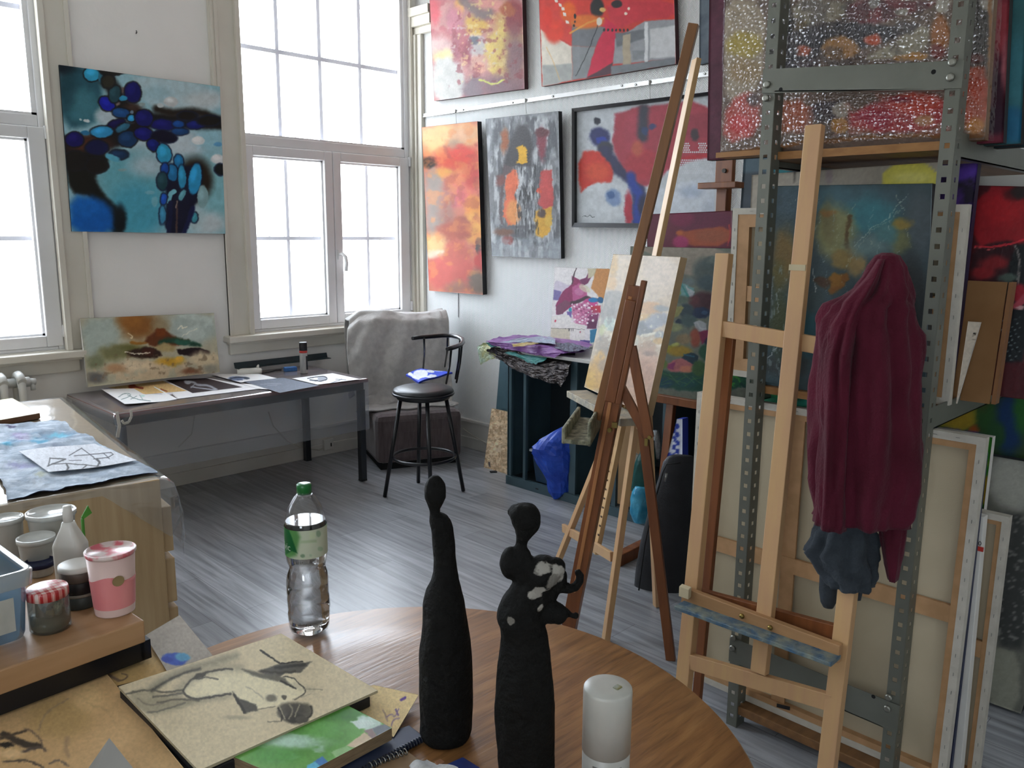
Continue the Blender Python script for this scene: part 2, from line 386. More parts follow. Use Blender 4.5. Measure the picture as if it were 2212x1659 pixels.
mb = MB(); mb.box((XL-.2, YR-.2, -.12), (XB+.3, YA+.4, 0)); build(mb, 'floor', FLOOR, kind='structure')
mb = MB(); mb.box((XL-.2, YR-.2, CEIL), (XB+.3, YA+.4, CEIL+.12)); build(mb, 'ceiling', M('white_ceiling', 'f2f2f0', .8, c2='f4f4f2'), kind='structure')
W2 = (2.655, 4.02, .93, 3.42); W1 = (.165, 1.53, .93, 3.42); W3 = (-1.75, -.385, .93, 3.42)
def wall_with_holes(y0, y1, holes):
    mb = MB(); xs = [XL-.2]
    for h in holes: xs += [h[0], h[1]]
    xs.append(XB+.3)
    for i in range(0, len(xs), 2): mb.box((xs[i], y0, 0), (xs[i+1], y1, CEIL))
    for h in holes: mb.box((h[0], y0, 0), (h[1], y1, h[2])); mb.box((h[0], y0, h[3]), (h[1], y1, CEIL))
    return mb
build(wall_with_holes(YA, YA+.36, sorted([W1, W2, W3])), 'wall_back', PLASTER, kind='structure')
mb = MB(); mb.box((XB, YR-.2, 0), (XB+.2, YA, CEIL)); build(mb, 'wall_right', WP, kind='structure')
LW0, LW1, LZ0, LZ1 = -.95, .0, 1.1, 2.35
mb = MB()
for a, b in (((XL-.2, YR-.2, 0), (XL, LW0, CEIL)), ((XL-.2, LW1, 0), (XL, YA, CEIL)), ((XL-.2, LW0, 0), (XL, LW1, LZ0)), ((XL-.2, LW0, LZ1), (XL, LW1, CEIL))): mb.box(a, b)
build(mb, 'wall_left', PLASTER, kind='structure')
mb = MB(); mb.box((XL, YR-.2, 0), (XB, YR, CEIL)); build(mb, 'wall_front', PLASTER, kind='structure')
# skirting: two-step board
def skirt(name, p0, p1, inn):
    mb = MB(); p0, p1, inn = A(p0, float), A(p1, float), A(inn, float); z = A([0, 0, 1.])
    for d, z0, z1 in ((.026, 0, .085), (.018, .085, .2), (.03, .2, .222)):
        mb.hexa([p0+z*z0, p1+z*z0, p1+inn*d+z*z0, p0+inn*d+z*z0, p0+z*z1, p1+z*z1, p1+inn*d+z*z1, p0+inn*d+z*z1])
    return build(mb, name, SKIRT, kind='structure', bev=.003)
skirt('baseboard_back', (XL, YA, 0), (XB-.03, YA, 0), (0, -1, 0))
skirt('baseboard_right', (XB, YA-.032, 0), (XB, YR, 0), (-1, 0, 0))
# cornice stub and pilaster strip in the corner of the painting wall
mb = MB()
for d, z0, z1 in ((.035, 3.02, 3.07), (.06, 3.07, 3.14), (.075, 3.14, 3.2)): mb.box((XB-d, 4.86, z0), (XB, YA, z1))
for y in (4.86,): mb.box((XB-.03, 2.9, 3.16), (XB, y, 3.2))
build(mb, 'trim_1', CASE, kind='structure', bev=.004)
mb = MB(); mb.box((XB-.03, 5.0, .222), (XB, YA, 3.02)); mb.box((XB-.045, 5.045, .222), (XB, YA, 3.02)); build(mb, 'trim_2', CASE, kind='structure', bev=.004)
mb = MB(); mb.box((2.475, YA-.025, 2.45), (2.51, YA, CEIL)); mb.box((2.48, YA-.032, 2.45), (2.497, YA-.02, CEIL)); build(mb, 'trim_3', CASE, kind='structure', bev=.003)

# windows --------------------------------------------------------
def frosted():
    mt = bpy.data.materials.new('frosted_window_glass'); mt.use_nodes = True; N = mt.node_tree.nodes; L = mt.node_tree.links; N.remove(N['Principled BSDF']); out = N['Material Output']
    t = N.new('ShaderNodeBsdfTransparent'); t.inputs[0].default_value = (.95, .97, .97, 1)
    r = N.new('ShaderNodeBsdfRefraction'); r.inputs['Roughness'].default_value = .22; r.inputs['IOR'].default_value = 1.02; r.inputs[0].default_value = (.95, .97, .97, 1)
    m_ = N.new('ShaderNodeMixShader'); m_.inputs[0].default_value = .35; L.new(t.outputs[0], m_.inputs[1]); L.new(r.outputs[0], m_.inputs[2])
    tl = N.new('ShaderNodeBsdfTranslucent'); tl.inputs[0].default_value = (.93, .93, .97, 1); m2 = N.new('ShaderNodeMixShader'); m2.inputs[0].default_value = .062; L.new(m_.outputs[0], m2.inputs[1]); L.new(tl.outputs[0], m2.inputs[2]); L.new(m2.outputs[0], out.inputs[0])
    return mt
GLASS = frosted()
def window(name, X0, full, sill_r):
    """X0 = left outer edge of the frame"""
    r = root(name, (X0+.68, YA, .93), kind='structure')
    o = X0-2.655
    def bx(mb, x0, x1, z0, z1, y0, y1): mb.box((x0+o, y0, z0), (x1+o, y1, z1))
    f = MB()   # fixed frame: jambs, head, transom, bottom rail
    bx(f, 2.655, 2.685, .93, 3.42, 5.10, 5.2); bx(f, 3.98, 4.02, .93, 3.42, 5.10, 5.2)
    bx(f, 2.685, 3.98, 2.145, 2.205, 5.105, 5.2); bx(f, 2.685, 3.98, 3.37, 3.42, 5.105, 5.2); bx(f, 2.685, 3.98, .93, .948, 5.1, 5.2)
    build(f, 'frame', PVC, r, bev=.005)
    def sash(x0, x1, gx0, gx1):
        s = MB(); z0, z1 = .95, 2.142; gz0, gz1 = 1.012, 2.078
        bx(s, x0, gx0, z0, z1, 5.088, 5.165); bx(s, gx1, x1, z0, z1, 5.088, 5.165); bx(s, gx0, gx1, z0, gz0, 5.088, 5.165); bx(s, gx0, gx1, gz1, z1, 5.088, 5.165)
        so = build(s, 'sash', PVC, r, bev=.006)
        b = MB()
        for q in ((gx0, gx0+.012, gz0, gz1), (gx1-.012, gx1, gz0, gz1), (gx0, gx1, gz0, gz0+.012), (gx0, gx1, gz1-.012, gz1)): bx(b, *q, 5.115, 5.15)
        build(b, 'glazing_bead', PVC, so)
        c = MB(); xm = (gx0+gx1)/2; bx(c, xm-.0115, xm+.0115, gz0, gz1, 5.150, 5.160); bx(c, gx0, gx1, 1.537, 1.561, 5.1495, 5.1605)
        build(c, 'glazing_bar', SPACER, so)
        p = MB(); p.add([(gx0+o, 5.117, gz0), (gx1+o, 5.117, gz0), (gx1+o, 5.117, gz1), (gx0+o, 5.117, gz1)], [(0, 1, 2, 3)]); build(p, 'pane', GLASS, so)
        return so
    sash(2.67, 3.334, 2.736, 3.268); s2 = sash(3.338, 4.005, 3.402, 3.92)
    up = MB()
    for q in ((2.685, 2.697, 2.205, 3.37), (3.955, 3.98, 2.205, 3.37), (2.685, 3.98, 2.205, 2.217)): bx(up, *q, 5.11, 5.15)
    build(up, 'glazing_bead', PVC, r)
    c = MB()
    for x in (2.975, 3.295, 3.625): bx(c, x-.013, x+.013, 2.205, 3.37, 5.150, 5.160)
    bx(c, 2.685, 3.98, 2.742, 2.769, 5.1495, 5.1605); build(c, 'glazing_bar', SPACER, r)
    p = MB(); p.add([(2.69+o, 5.117, 2.21), (3.97+o, 5.117, 2.21), (3.97+o, 5.117, 3.37), (2.69+o, 5.117, 3.37)], [(0, 1, 2, 3)]); build(p, 'pane', GLASS, r)
    h = MB(); hx_ = 3.368+o; h.box((hx_-.014, 5.078, 1.40), (hx_+.014, 5.09, 1.47)); h.tube([(hx_, 5.08, 1.44), (hx_, 5.045, 1.44), (hx_+.012, 5.03, 1.42), (hx_+.018, 5.028, 1.38), (hx_+.014, 5.03, 1.32)], .013, 10)
    build(h, 'handle', M('white_handle', 'e2e2e2', .3, c2='e8e8e8'), r)
    g = MB()
    for x in (2.662, 4.008):
        for z in (1.0, 2.08): bx(g, x-.006, x+.008, z, z+.07, 5.075, 5.1)
    build(g, 'hinge', PVC, r, bev=.003)
    # sill board with nosing and the moulded apron below it
    s = MB(); xr = sill_r
    s.box((X0-.19, YA-.09, .885), (xr, YA+.02, .925)); s.box((X0-.16, YA-.028, .80), (xr-.02 if sill_r < 4 else xr, YA, .885)); s.box((X0-.17, YA-.05, .868), (xr-.01 if sill_r < 4 else xr, YA, .886))
    build(s, 'sill', CASE, r, bev=.006)
    # casing boards with a bead
    a = MB()
    a.box((X0-.15, YA-.02, .925), (X0, YA, 3.5)); a.box((X0-.02, YA-.045, .925), (X0+.012, YA, 3.45)); a.box((X0-.15, YA-.03, .925), (X0-.125, YA, 3.5))
    x1 = X0+1.365
    if full:
        a.box((x1, YA-.02, .925), (x1+.15, YA, 3.5)); a.box((x1-.012, YA-.045, .925), (x1+.02, YA, 3.45)); a.box((x1+.125, YA-.03, .925), (x1+.15, YA, 3.5))
    else: a.box((x1, YA-.02, .925), (XB-.045, YA, 3.5))
    a.box((X0-.15, YA-.03, 3.42), (x1+(.15 if full else .02), YA, 3.55)); build(a, 'casing', CASE, r, bev=.004)
    # security bars a hand's breadth outside the glass
    gr = MB()
    for i in range(11): x = 2.74+i*.118+o; gr.tube([(x, 5.36, .9), (x, 5.36, 3.45)], .008, 8)
    for z in (1.0, 3.2): gr.box((2.66+o, 5.352, z), (4.02+o, 5.368, z+.03))
    build(gr, 'grille', M('outdoor_white_iron', 'e2e2de', .7, c2='d8d8d4', scale=(5, 5, 5)), r)
    return r
r4 = root('fill_window_4', (XL, (LW0+LW1)/2, LZ0), kind='structure'); mb = MB(); ym = (LW0+LW1)/2  # unseen extra window, added in the left wall to brighten the foreground
for a, b in (((XL-.12, LW0, LZ0), (XL-.05, LW0+.06, LZ1)), ((XL-.12, LW1-.06, LZ0), (XL-.05, LW1, LZ1)), ((XL-.12, LW0, LZ0), (XL-.05, LW1, LZ0+.06)), ((XL-.12, LW0, LZ1-.06), (XL-.05, LW1, LZ1)), ((XL-.12, ym-.03, LZ0), (XL-.05, ym+.03, LZ1))): mb.box(a, b)
build(mb, 'frame', PVC, r4, bev=.004); mb = MB(); mb.add([(XL-.08, LW0, LZ0), (XL-.08, LW1, LZ0), (XL-.08, LW1, LZ1), (XL-.08, LW0, LZ1)], [(0, 1, 2, 3)]); build(mb, 'pane', GLASS, r4)
window('window_1', W1[0], True, 1.605); window('window_2', W2[0], False, XB-.05); window('fill_window_3', W3[0], True, -.2)  # the third one is out of view, added to let in more light
# daylight: overcast sky, sampled through the window openings
w = bpy.data.worlds.new('overcast_sky'); SC.world = w; w.use_nodes = True; nt = w.node_tree; bg = nt.nodes['Background']
tc = nt.nodes.new('ShaderNodeTexCoord'); sx = nt.nodes.new('ShaderNodeSeparateXYZ'); nt.links.new(tc.outputs['Generated'], sx.inputs[0])
rp = nt.nodes.new('ShaderNodeValToRGB'); rp.color_ramp.elements[0].position = .42; rp.color_ramp.elements[0].color = (.50, .50, .49, 1)
rp.color_ramp.elements[1].position = .56; rp.color_ramp.elements[1].color = (.86, .94, 1.06, 1)
mr = nt.nodes.new('ShaderNodeMapRange'); mr.inputs[1].default_value = -1; mr.inputs[2].default_value = 1; nt.links.new(sx.outputs[2], mr.inputs[0]); nt.links.new(mr.outputs[0], rp.inputs[0])
nt.links.new(rp.outputs[0], bg.inputs[0]); bg.inputs[1].default_value = SKY
for i, q in enumerate((W1, W2, W3)):
    ld = bpy.data.lights.new('window_daylight', 'AREA'); ld.shape = 'RECTANGLE'; ld.size = q[1]-q[0]-.1; ld.size_y = q[3]-q[2]-.1; ld.cycles.is_portal = True
    lo = bpy.data.objects.new('window_daylight', ld); COL.objects.link(lo); lo.location = ((q[0]+q[1])/2, YA+.16, (q[2]+q[3])/2); lo.rotation_euler = (-PI/2, 0, 0)
ld = bpy.data.lights.new('window_daylight', 'AREA'); ld.shape = 'RECTANGLE'; ld.size = LW1-LW0-.1; ld.size_y = LZ1-LZ0-.1; ld.cycles.is_portal = True  # sky portal for the added left-wall window
lo = bpy.data.objects.new('window_daylight', ld); COL.objects.link(lo); lo.location = (XL-.16, (LW0+LW1)/2, (LZ0+LZ1)/2); lo.rotation_euler = (PI/2, 0, -PI/2)

# ============================================================ WINDOW WALL
# blue painting
bo = [P([(380,410),(600,440),(660,560),(640,700),(590,800),(400,830)],'234f5c',40), E(520,680,120,110,'3f7682',70,.9), E(420,560,60,160,'1b3f4a',50,.8), E(400,430,90,40,'0d1c26',40),
 E(690,740,75,60,'b0c0c6',30), E(900,960,120,70,'b3c2c8',50), E(1180,920,140,75,'b9c8ce',45), E(850,1150,240,190,'63a4b0',110), E(880,1350,190,170,'4a9cb2',90), E(960,1060,130,70,'a2bac2',60), E(1370,1250,110,230,'7fb6be',90), E(1330,1430,110,70,'b9c6c9',50), E(1340,900,90,60,'8fbcc8',50), E(1250,1300,60,160,'a9c4c8',60),
 P([(835,470),(1400,550),(1405,720),(1200,690),(1050,725),(930,650),(890,560)],'aac2c8',25), E(1000,600,90,50,'8fb2bc',40,.7), E(1300,640,120,50,'b9c4c6',40),
 S([(590,430),(700,520),(760,640),(830,720),(950,770),(1100,770),(1420,790)],88,'181615',22), S([(420,930),(600,930),(800,860),(900,820)],120,'1d1614',25), E(580,930,120,60,'4d2b1a',40), E(850,690,60,30,'3b2a22',25), E(745,660,25,15,'7a6a66',8), E(790,580,22,18,'6a5a55',8), E(580,1015,60,20,'5b4a45',14),
 S([(1000,700),(1100,725),(1250,705),(1420,770)],46,'231c15',20), P([(420,960),(700,980),(690,1060),(600,1110),(650,1230),(770,1340),(810,1490),(700,1490),(600,1260),(440,1240)],'15140f',25),
 P([(450,1250),(640,1270),(735,1350),(730,1500),(440,1500)],'0f5aac',50), E(560,1330,90,60,'1566ba',50,.7), E(770,1400,40,90,'0c1216',25),
 E(1250,1150,110,140,'23190f',50), P([(1030,1060),(1290,1060),(1290,1200),(1240,1330),(1190,1500),(1050,1500),(1070,1250)],'12142a',16),
 E(590,475,52,46,'2f97bd',5), E(645,490,18,40,'2c6a80',5), E(850,590,52,66,'10115a',7), E(720,440,90,40,'1d1a17',20), E(685,662,54,40,'151c96',5,1,30), E(735,600,35,52,'21444e',6), E(690,520,40,40,'2c2a20',12), E(790,630,25,15,'2c8ab2',4), E(775,722,56,30,'17457a',6,1,12), E(840,755,23,19,'2f95c8',4), E(842,718,12,10,'6a7f90',3), E(920,755,58,52,'12145c',6,1,20), E(745,795,62,26,'141044',6,1,-18), E(650,845,70,36,'2f8cbd',6), E(545,852,32,14,'2a6f95',5), E(475,895,56,46,'140f55',7), E(785,820,52,22,'2b6078',5,1,-28), E(815,888,62,48,'13335a',8), E(920,855,60,40,'121466',5,1,8), E(1045,800,72,34,'12135f',6), E(1050,875,78,36,'0d0a22',5,1,6), E(1150,840,52,22,'153f72',6), E(1140,793,36,22,'14468a',7), E(1250,797,56,25,'121c66',6), E(1200,740,60,25,'16120f',8), E(1340,770,70,30,'15130f',10), E(980,930,36,40,'121c6a',5,1,-20), E(620,945,72,48,'11143f',9), E(480,1030,80,60,'191512',14), E(620,1060,70,45,'181310',10), E(760,990,60,30,'163052',20),
 E(720,1010,50,18,'58a6be',6,1,20), E(1050,985,44,64,'2c90b6',5,1,-14), E(1145,1035,28,46,'1c72a6',5,1,-8), E(1105,1105,30,52,'1d6a9a',5,1,-8), E(1165,1135,26,76,'2a89b0',5), E(1247,1145,40,98,'2a91c2',6,1,10), E(1055,1080,22,36,'123f8c',5), E(1040,1160,36,56,'1d4049',6), E(1295,1258,34,76,'7fa2a6',6), S([(1080,1290),(1085,1245),(1115,1225)],28,'74b6c2',4), E(1165,1250,20,38,'5d9ca8',4,1,28), E(1045,1275,20,36,'1a4eac',5), E(1040,1375,20,58,'3a84a8',6), E(1240,1390,22,30,'3d8d9c',6),
 S([(1082,1490),(1092,1300)],30,'151a3a',5), S([(1130,1490),(1132,1290)],12,'4a3a36',4), S([(1125,1330),(1133,1290)],7,'8a7a70',3), S([(1180,1490),(1235,1330)],30,'161c44',8), E(990,1290,18,35,'7fb2bb',6,.7), E(960,1230,30,12,'8ab7c0',6,.6),
 E(1395,1020,46,30,'cfd2d2',8), E(1412,1085,32,34,'111417',4), E(1095,650,46,32,'bcc0c0',6), E(1027,678,20,14,'b4bcbc',5), E(910,665,20,12,'8c9c9c',4), E(555,775,22,10,'c9d0d0',4), E(515,768,9,7,'a9c0c4',3), E(1270,900,42,28,'d3d8d8',6), E(1395,925,25,14,'4f90c0',6,.8), E(780,1085,30,10,'8a9a98',6,.7)]
k_ = next(i for i, o in enumerate(bo) if o[:2] == ('E', 590)); out_ = bo[:k_]
for o in bo[k_:]:
    if o[0] == 'E' and min(o[3], o[4]) > 18 and int(o[5][:2], 16) < 0x60: out_.append(('E', o[1], o[2], o[3]+9, o[4]+9, '17161a' if o[1] < 1000 else '141c34', 7, .9, o[8]))
    out_.append(o)
    if o[0] == 'E' and min(o[3], o[4]) > 18 and int(o[5][4:], 16) > 0x40: out_.append(('E', o[1]-o[3]*.2, o[2]-o[4]*.25, o[3]*.5, o[4]*.45, ''.join('%02x' % min(255, int(int(o[5][i:i+2], 16)*1.25+8)) for i in (0, 2, 4)), 14, .6, o[8]))
bo = out_
bl = [atY(128, 140, 5.055), atY(475, 187, 5.055), atY(487, 505, 5.06), atY(155, 500, 5.06)]
panel('canvas_painting', bl, '8fb6c0', bo, 'c1', 330, .03, M('dark_canvas_edge', '1a2830', .7, c2='223440'), gain=1.15, warp=7, ws=60, seed=4,
      label='square abstract painting of blue pebble shapes hanging between the two windows', cat='painting')

# long table under the window
WT = M('brown_table_laminate', '6a4a42', .3, c2='7a584e', scale=(3, 30, 3), bump=.02, bscale=40)
DKM = M('charcoal_metal', '23272b', .45, c2='2b2f34', scale=(6, 6, 6))
tb = root('long_table', (2.27, 4.7, 0), 'long brown-topped table with black metal legs below the blue painting', 'table')
tx0, tx1, ty0, ty1, tz = 1.495, 3.045, 4.325, 5.055, .675
mb = MB(); mb.box((tx0, ty0, tz-.022), (tx1, ty1, tz)); build(mb, 'tabletop', [WT], tb, bev=.003)
mb = MB(); mb.box((tx0-.003, ty0-.003, tz-.02), (tx1+.003, ty0+.002, tz-.001)); mb.box((tx1-.002, ty0, tz-.02), (tx1+.003, ty1, tz-.001)); build(mb, 'edge_strip', M('dark_red_edge', '5c2226', .4, c2='6b2a2c'), tb)
mb = MB()
for a, b in (((tx0+.02, ty0+.015, tz-.07), (tx1-.02, ty0+.045, tz-.022)), ((tx0+.02, ty1-.045, tz-.07), (tx1-.02, ty1-.015, tz-.022)), ((tx0+.02, ty0+.045, tz-.07), (tx0+.05, ty1-.045, tz-.022)), ((tx1-.05, ty0+.045, tz-.07), (tx1-.02, ty1-.045, tz-.022))): mb.box(a, b)
build(mb, 'apron', DKM, tb, bev=.002)
for x in (tx0+.015, tx1-.055):
    for y in (ty0+.01, ty1-.05):
        mb = MB(); mb.box((x, y, .0), (x+.04, y+.04, tz-.07)); mb.box((x-.001, y-.001, 0), (x+.041, y+.041, .012)); build(mb, 'leg', DKM, tb, bev=.002)
# clear plastic sheet over the table, hanging at the front and left
PLA = thin('clear_plastic', 'eef1f4', .12, .16, 'cfd4dc', .28)
rng = np.random.RandomState(3)
def sheet_over(x0, x1, y0, y1, z, dropf, dropl, nx=70, ny=50, wob=.018, sd=5):
    """grid that lies flat on a table and hangs over its front and left edges in folds"""
    sL, sF = dropl, dropf
    a = np.linspace(-sL, x1-x0, nx); b = np.linspace(-sF, y1-y0, ny); Pq = np.zeros((nx, ny, 3))
    for i, u in enumerate(a):
        for j, v in enumerate(b):
            hu, hv = max(0, -u), max(0, -v); dz = max(hu, hv) if min(hu, hv) == 0 else (hu+hv)*.62
            w_ = wob*(fbm(A([u*1.0]), A([v*.7]), .16, sd)[0]-.4)*min(1, dz/.12)
            x = x0 + max(u, 0) - (.006+w_ if hu > 0 else 0); y = y0 + max(v, 0) - (.006+abs(w_) if hv > 0 else 0)
            Pq[i, j] = (x, y, z+.0025-dz)
    return Pq
mb = MB(); mb.grid(sheet_over(tx0, tx1, ty0, ty1, tz, .33, .2)); ps = build(mb, 'plastic_sheet', PLA, label='clear plastic sheet draped over the long table and hanging at its front', cat='plastic sheet')
TAPE = M('white_tape', 'd8d5cc', .5, c2='e0ddd4')
mb = MB(); p = [atY(x, y, ty0-.035) for x, y in ((252, 890), (258, 920), (254, 945))]; 
for q, r in zip(p[:-1], p[1:]): mb.beam(q, r, .003, .016, (0, 1, 0))
build(mb, 'tape_strip', TAPE, ps, label='white tape strip')
mb = MB(); p = [atY(x, y, ty0-.035) for x, y in ((283, 886), (284, 900), (278, 912), (268, 915), (263, 908))]
for q, r in zip(p[:-1], p[1:]): mb.beam(q, r, .003, .012, (0, 1, 0))
build(mb, 'tape_strip', TAPE, ps, label='curled white tape strip')

# landscape canvas standing on the table against the wall
lo = [P([(220,150),(500,130),(500,300),(400,360),(250,420)],'99a49c',60), E(620,190,120,90,'7a4d22',70,.95), E(560,160,80,50,'8a5a28',50), E(960,210,180,110,'9aa59e',50), N(90,.52,'b4beb6',.6,[880,120,1130,280]), E(760,200,60,60,'8a7a5c',40,.8),
 P([(640,290),(760,195),(830,270),(980,290),(860,330),(700,340)],'5a3018',16), E(760,240,40,30,'6a3414',12), P([(540,290),(620,300),(700,310),(560,330)],'8a5a1e',12), S([(760,310),(850,285),(940,300),(1010,325)],30,'1e3f30',12), E(900,300,60,16,'2a5546',8), E(540,360,120,40,'5e5c34',30), E(440,380,90,50,'6e6d4a',40), P([(520,370),(700,330),(780,380),(720,410),(560,405)],'2c1c14',14), E(680,370,50,22,'3a1c14',10), P([(860,350),(960,340),(1060,360),(1090,390),(960,400),(880,385)],'1e1214',9), E(1040,375,40,20,'1c1014',8), S([(520,375),(600,385),(690,378)],5,'cfc8b4',2), E(790,340,60,25,'9c8a60',14),
 N(70,.5,'b7a488',.8,[260,420,1150,560]), E(820,430,90,28,'b28a30',20), E(1060,420,110,50,'c0b090',30), E(600,460,100,30,'c4b498',25), E(960,500,60,18,'7a5038',14), E(330,540,60,40,'5c5a58',30), E(460,480,70,30,'a3805f',25), E(330,430,60,40,'70755a',30), E(1090,480,50,30,'8d8878',25), E(880,420,30,20,'caa040',10), N(30,.66,'6f5a44',.6,[300,380,1150,560]), S([(870,215),(890,190),(905,210),(935,200)],6,'d9d2c0',3), S([(545,240),(575,255),(560,275)],6,'d2c4a0',3), S([(900,260),(940,240),(1000,215)],5,'d0cfc0',3)]
lc = [A([1.70, 5.03, 1.10]), A([2.445, 5.03, 1.105]), A([2.445, 4.965, tz+.004]), A([1.70, 4.965, tz+.004])]
lc = [atP(*q, A([0, 5.0, .9]), (0, -1, .15)) for q in ((173, 688), (462, 676), (475, 804), (190, 836))]
panel('canvas_painting', lc, 'a39e88', lo, 'c5', 220, .02, M('white_canvas_edge', 'cfcdc6', .7, c2='d8d6d0'), gain=1.4, warp=14, ws=60, seed=8,
      label='wide earth-toned landscape canvas leaning on the wall at the back of the long table', cat='painting')

PAPER = M('white_paper', 'dcdcdc', .7, c2='e2e2e4', scale=(20, 20, 20)); 
def sheet(name, pts, z, ops, base, crop='c5', res=70, curl=None, g=1.5, side=None, label=None, cat='drawing', thick=.0008, warp=2., **kw):
    cs = [atZ(*cq(crop, *p), z) for p in pts]
    return panel(name, cs, base, ops, crop, res, thick, side or PAPER, paintmat('drawing_paper', .75, .05, 120, .04, .25), None, curl, gain=g, warp=warp, ws=20, label=label, cat=cat, **kw)
z0 = tz+.0045
sheet('paper_sheet', [(310,610),(480,596),(930,640),(790,655)], z0, [], 'b9b6be', label='blank pale sheet under the buff figure drawing on the long table', cat='paper')
sheet('figure_drawing', [(400,604),(770,560),(935,628),(660,650)], z0+.0012, [E(570,598,26,16,'7a3018',5),S([(560,590),(600,605),(640,610)],12,'6e2a14',4),S([(760,615),(800,630)],8,'7a3a20',3)], 'b89c6c', label='buff sheet with small rust-red figure sketches near the leaning landscape', res=90)
sheet('figure_drawing', [(365,628),(720,598),(870,680),(520,728)], z0+.003, [S([(480,680),(510,650),(560,650),(555,670),(500,695)],5,'6a7a78',2),S([(540,660),(600,690),(690,695)],5,'5e6e6e',2),S([(620,655),(640,690)],4,'7a8a88',2),S([(560,690),(600,665)],4,'6a7678',2),E(640,660,14,8,'8fb0a8',4,.6)], 'cfd3d3', label='white curled sheet with a faint grey sketch at the front left of the long table', res=110,
      curl=lambda u, v: .018*np.clip(.35-u, 0, 1)**2/.12*.6 + .004*np.sin(u*6))
sheet('paper_sheet', [(740,560),(1060,540),(1440,610),(870,680)], z0+.0006, [], 'd3d0d8', label='large white backing sheet under the dark figure drawing', cat='paper')
sheet('figure_drawing', [(790,556),(1060,543),(1300,602),(970,642)], z0+.0024, [S([(920,565),(985,570),(1000,590),(1080,590),(1130,620)],14,'7d8088',4),E(940,572,22,12,'8c9098',4),S([(960,600),(1040,612),(1120,622)],8,'8a8e96',3),S([(990,580),(960,606)],8,'80848c',3)], '2a2022', label='dark brown sheet with a pale chalk reclining figure, middle of the long table', res=110)
sheet('ink_drawing', [(1085,516),(1410,514),(1535,545),(1290,572)], z0+.0036, [E(1260,545,50,14,'5b6680',5),S([(1210,555),(1260,535),(1330,540)],8,'303848',3),E(1330,545,20,8,'39404c',3),S([(1220,540),(1300,555)],4,'4a5568',2)], 'ced2da', label='white sheet with a blue-black ink sketch behind the dark drawings', res=90)
sheet('paper_sheet', [(1290,578),(1440,590),(1500,620),(1400,612)], z0+.003, [], 'd6d6dc', label='corner of a white sheet between the dark and the grey drawing', cat='paper')
sheet('chalk_drawing', [(1310,566),(1570,540),(1810,592),(1550,640)], z0+.0052, [S([(1420,585),(1500,578),(1560,582)],5,'7d8490',3,.7),S([(1470,592),(1530,590)],4,'848a96',3,.6)], '565c68', label='slate grey sheet with a faint chalk sketch overhanging the table front', res=80)
sheet('ink_drawing', [(1630,545),(1900,510),(2085,550),(1800,586)], z0+.0012, [E(1830,548,30,14,'8a8e98',4),S([(1735,545),(1790,535),(1850,530),(1870,550),(1820,565),(1780,560)],6,'20242c',2),S([(1750,555),(1800,560)],8,'2a2e38',3),S([(1920,550),(1990,555)],3,'50545c',2),S([(1880,580),(1960,550)],3,'50545c',2)], 'd2d6da', label='white sheet with a bold black ink sketch at the right end of the long table', res=100)
# things standing at the back of the table
can = root('spray_can', atZ(657, 806, tz+.004), 'silver spray can with black cap standing on the long table', 'spray can')
b = BASE[can.name]; H_ = .205
mb = MB(); mb.lathe([(.024, 0), (.0255, .004), (.0255, H_*.62), (.0255, H_*.72), (.0245, H_*.735)], b, 28)
build(mb, 'body', M('silver_can_label', '9a9a98', .35, c2='b8b8b4', scale=(30, 30, 12)), can)
mb = MB(); mb.lathe([(.0258, H_*.66), (.0258, H_*.735)], b, 28); build(mb, 'red_band', M('red_label', 'b03028', .4, c2='c03a30'), can, label='red band')
mb = MB(); mb.obox(b+A([.008, -.0255, .07]), (.006, .0006, 0), (0, .0006, 0), (0, 0, .045)); build(mb, 'label_panel', M('black_label', '18191b', .4, c2='202124'), can, label='black label panel')
mb = MB(); mb.lathe([(.025, H_*.735), (.0255, H_*.74), (.0255, H_*.985), (.0235, H_)], b, 28); build(mb, 'cap', M('black_plastic', '101113', .45, c2='17181b'), can)
sb = root('plastic_bottle', atZ(540, 803, tz+.004), 'squat white plastic bottle lying beside the dark metal strip on the table', 'bottle')
b = BASE[sb.name]; p0, p1 = atZ(512, 803, tz+.024), atZ(566, 801, tz+.022)
mb = MB(); mb.tube([p0, p0+(p1-p0)*.04, p0+(p1-p0)*.12, p0+(p1-p0)*.85, p0+(p1-p0)*.96, p1], [.012, .018, .021, .021, .018, .01], 20); build(mb, 'body', M('white_plastic', 'd0cec6', .45, c2='d8d6ce'), sb)
mb = MB(); q = p0+(p1-p0)*.82; mb.tube([q+A([0, 0, .015]), q+A([.004, 0, .032]), q+A([.01, 0, .04])], [.009, .008, .004], 10); build(mb, 'spout', M('white_plastic'), sb)
mb = MB(); c = atZ(627, 797, tz+.016); mb.obox(c, A([.045, -.012, 0])*.9, A([.01, .035, 0])*.6, (0, 0, .014)); build(mb, 'cleaning_sponge', M('blue_sponge', '3a66a0', .8, c2='4474b0', scale=(60, 60, 60), bump=.3, bscale=120), bev=.004, label='small blue sponge block in front of the dark metal strip', cat='sponge')
mb = MB(); a, c = atY(507, 796, 5.03), atY(707, 776, 5.03); a[2] = max(a[2], tz+.004); c[2] = a[2]
mb.hexa([a+A([0, -.05, 0]), c+A([0, -.05, 0]), c, a, a+A([0, -.05, .004]), c+A([0, -.05, .004]), c+A([0, 0, .004]), a+A([0, 0, .004])])
mb.hexa([a+A([0, -.004, .004]), c+A([0, -.004, .004]), c+A([0, .0, .004]), a+A([0, 0, .004]), a+A([0, .006, .036]), c+A([0, .006, .036]), c+A([0, .01, .036]), a+A([0, .01, .036])])
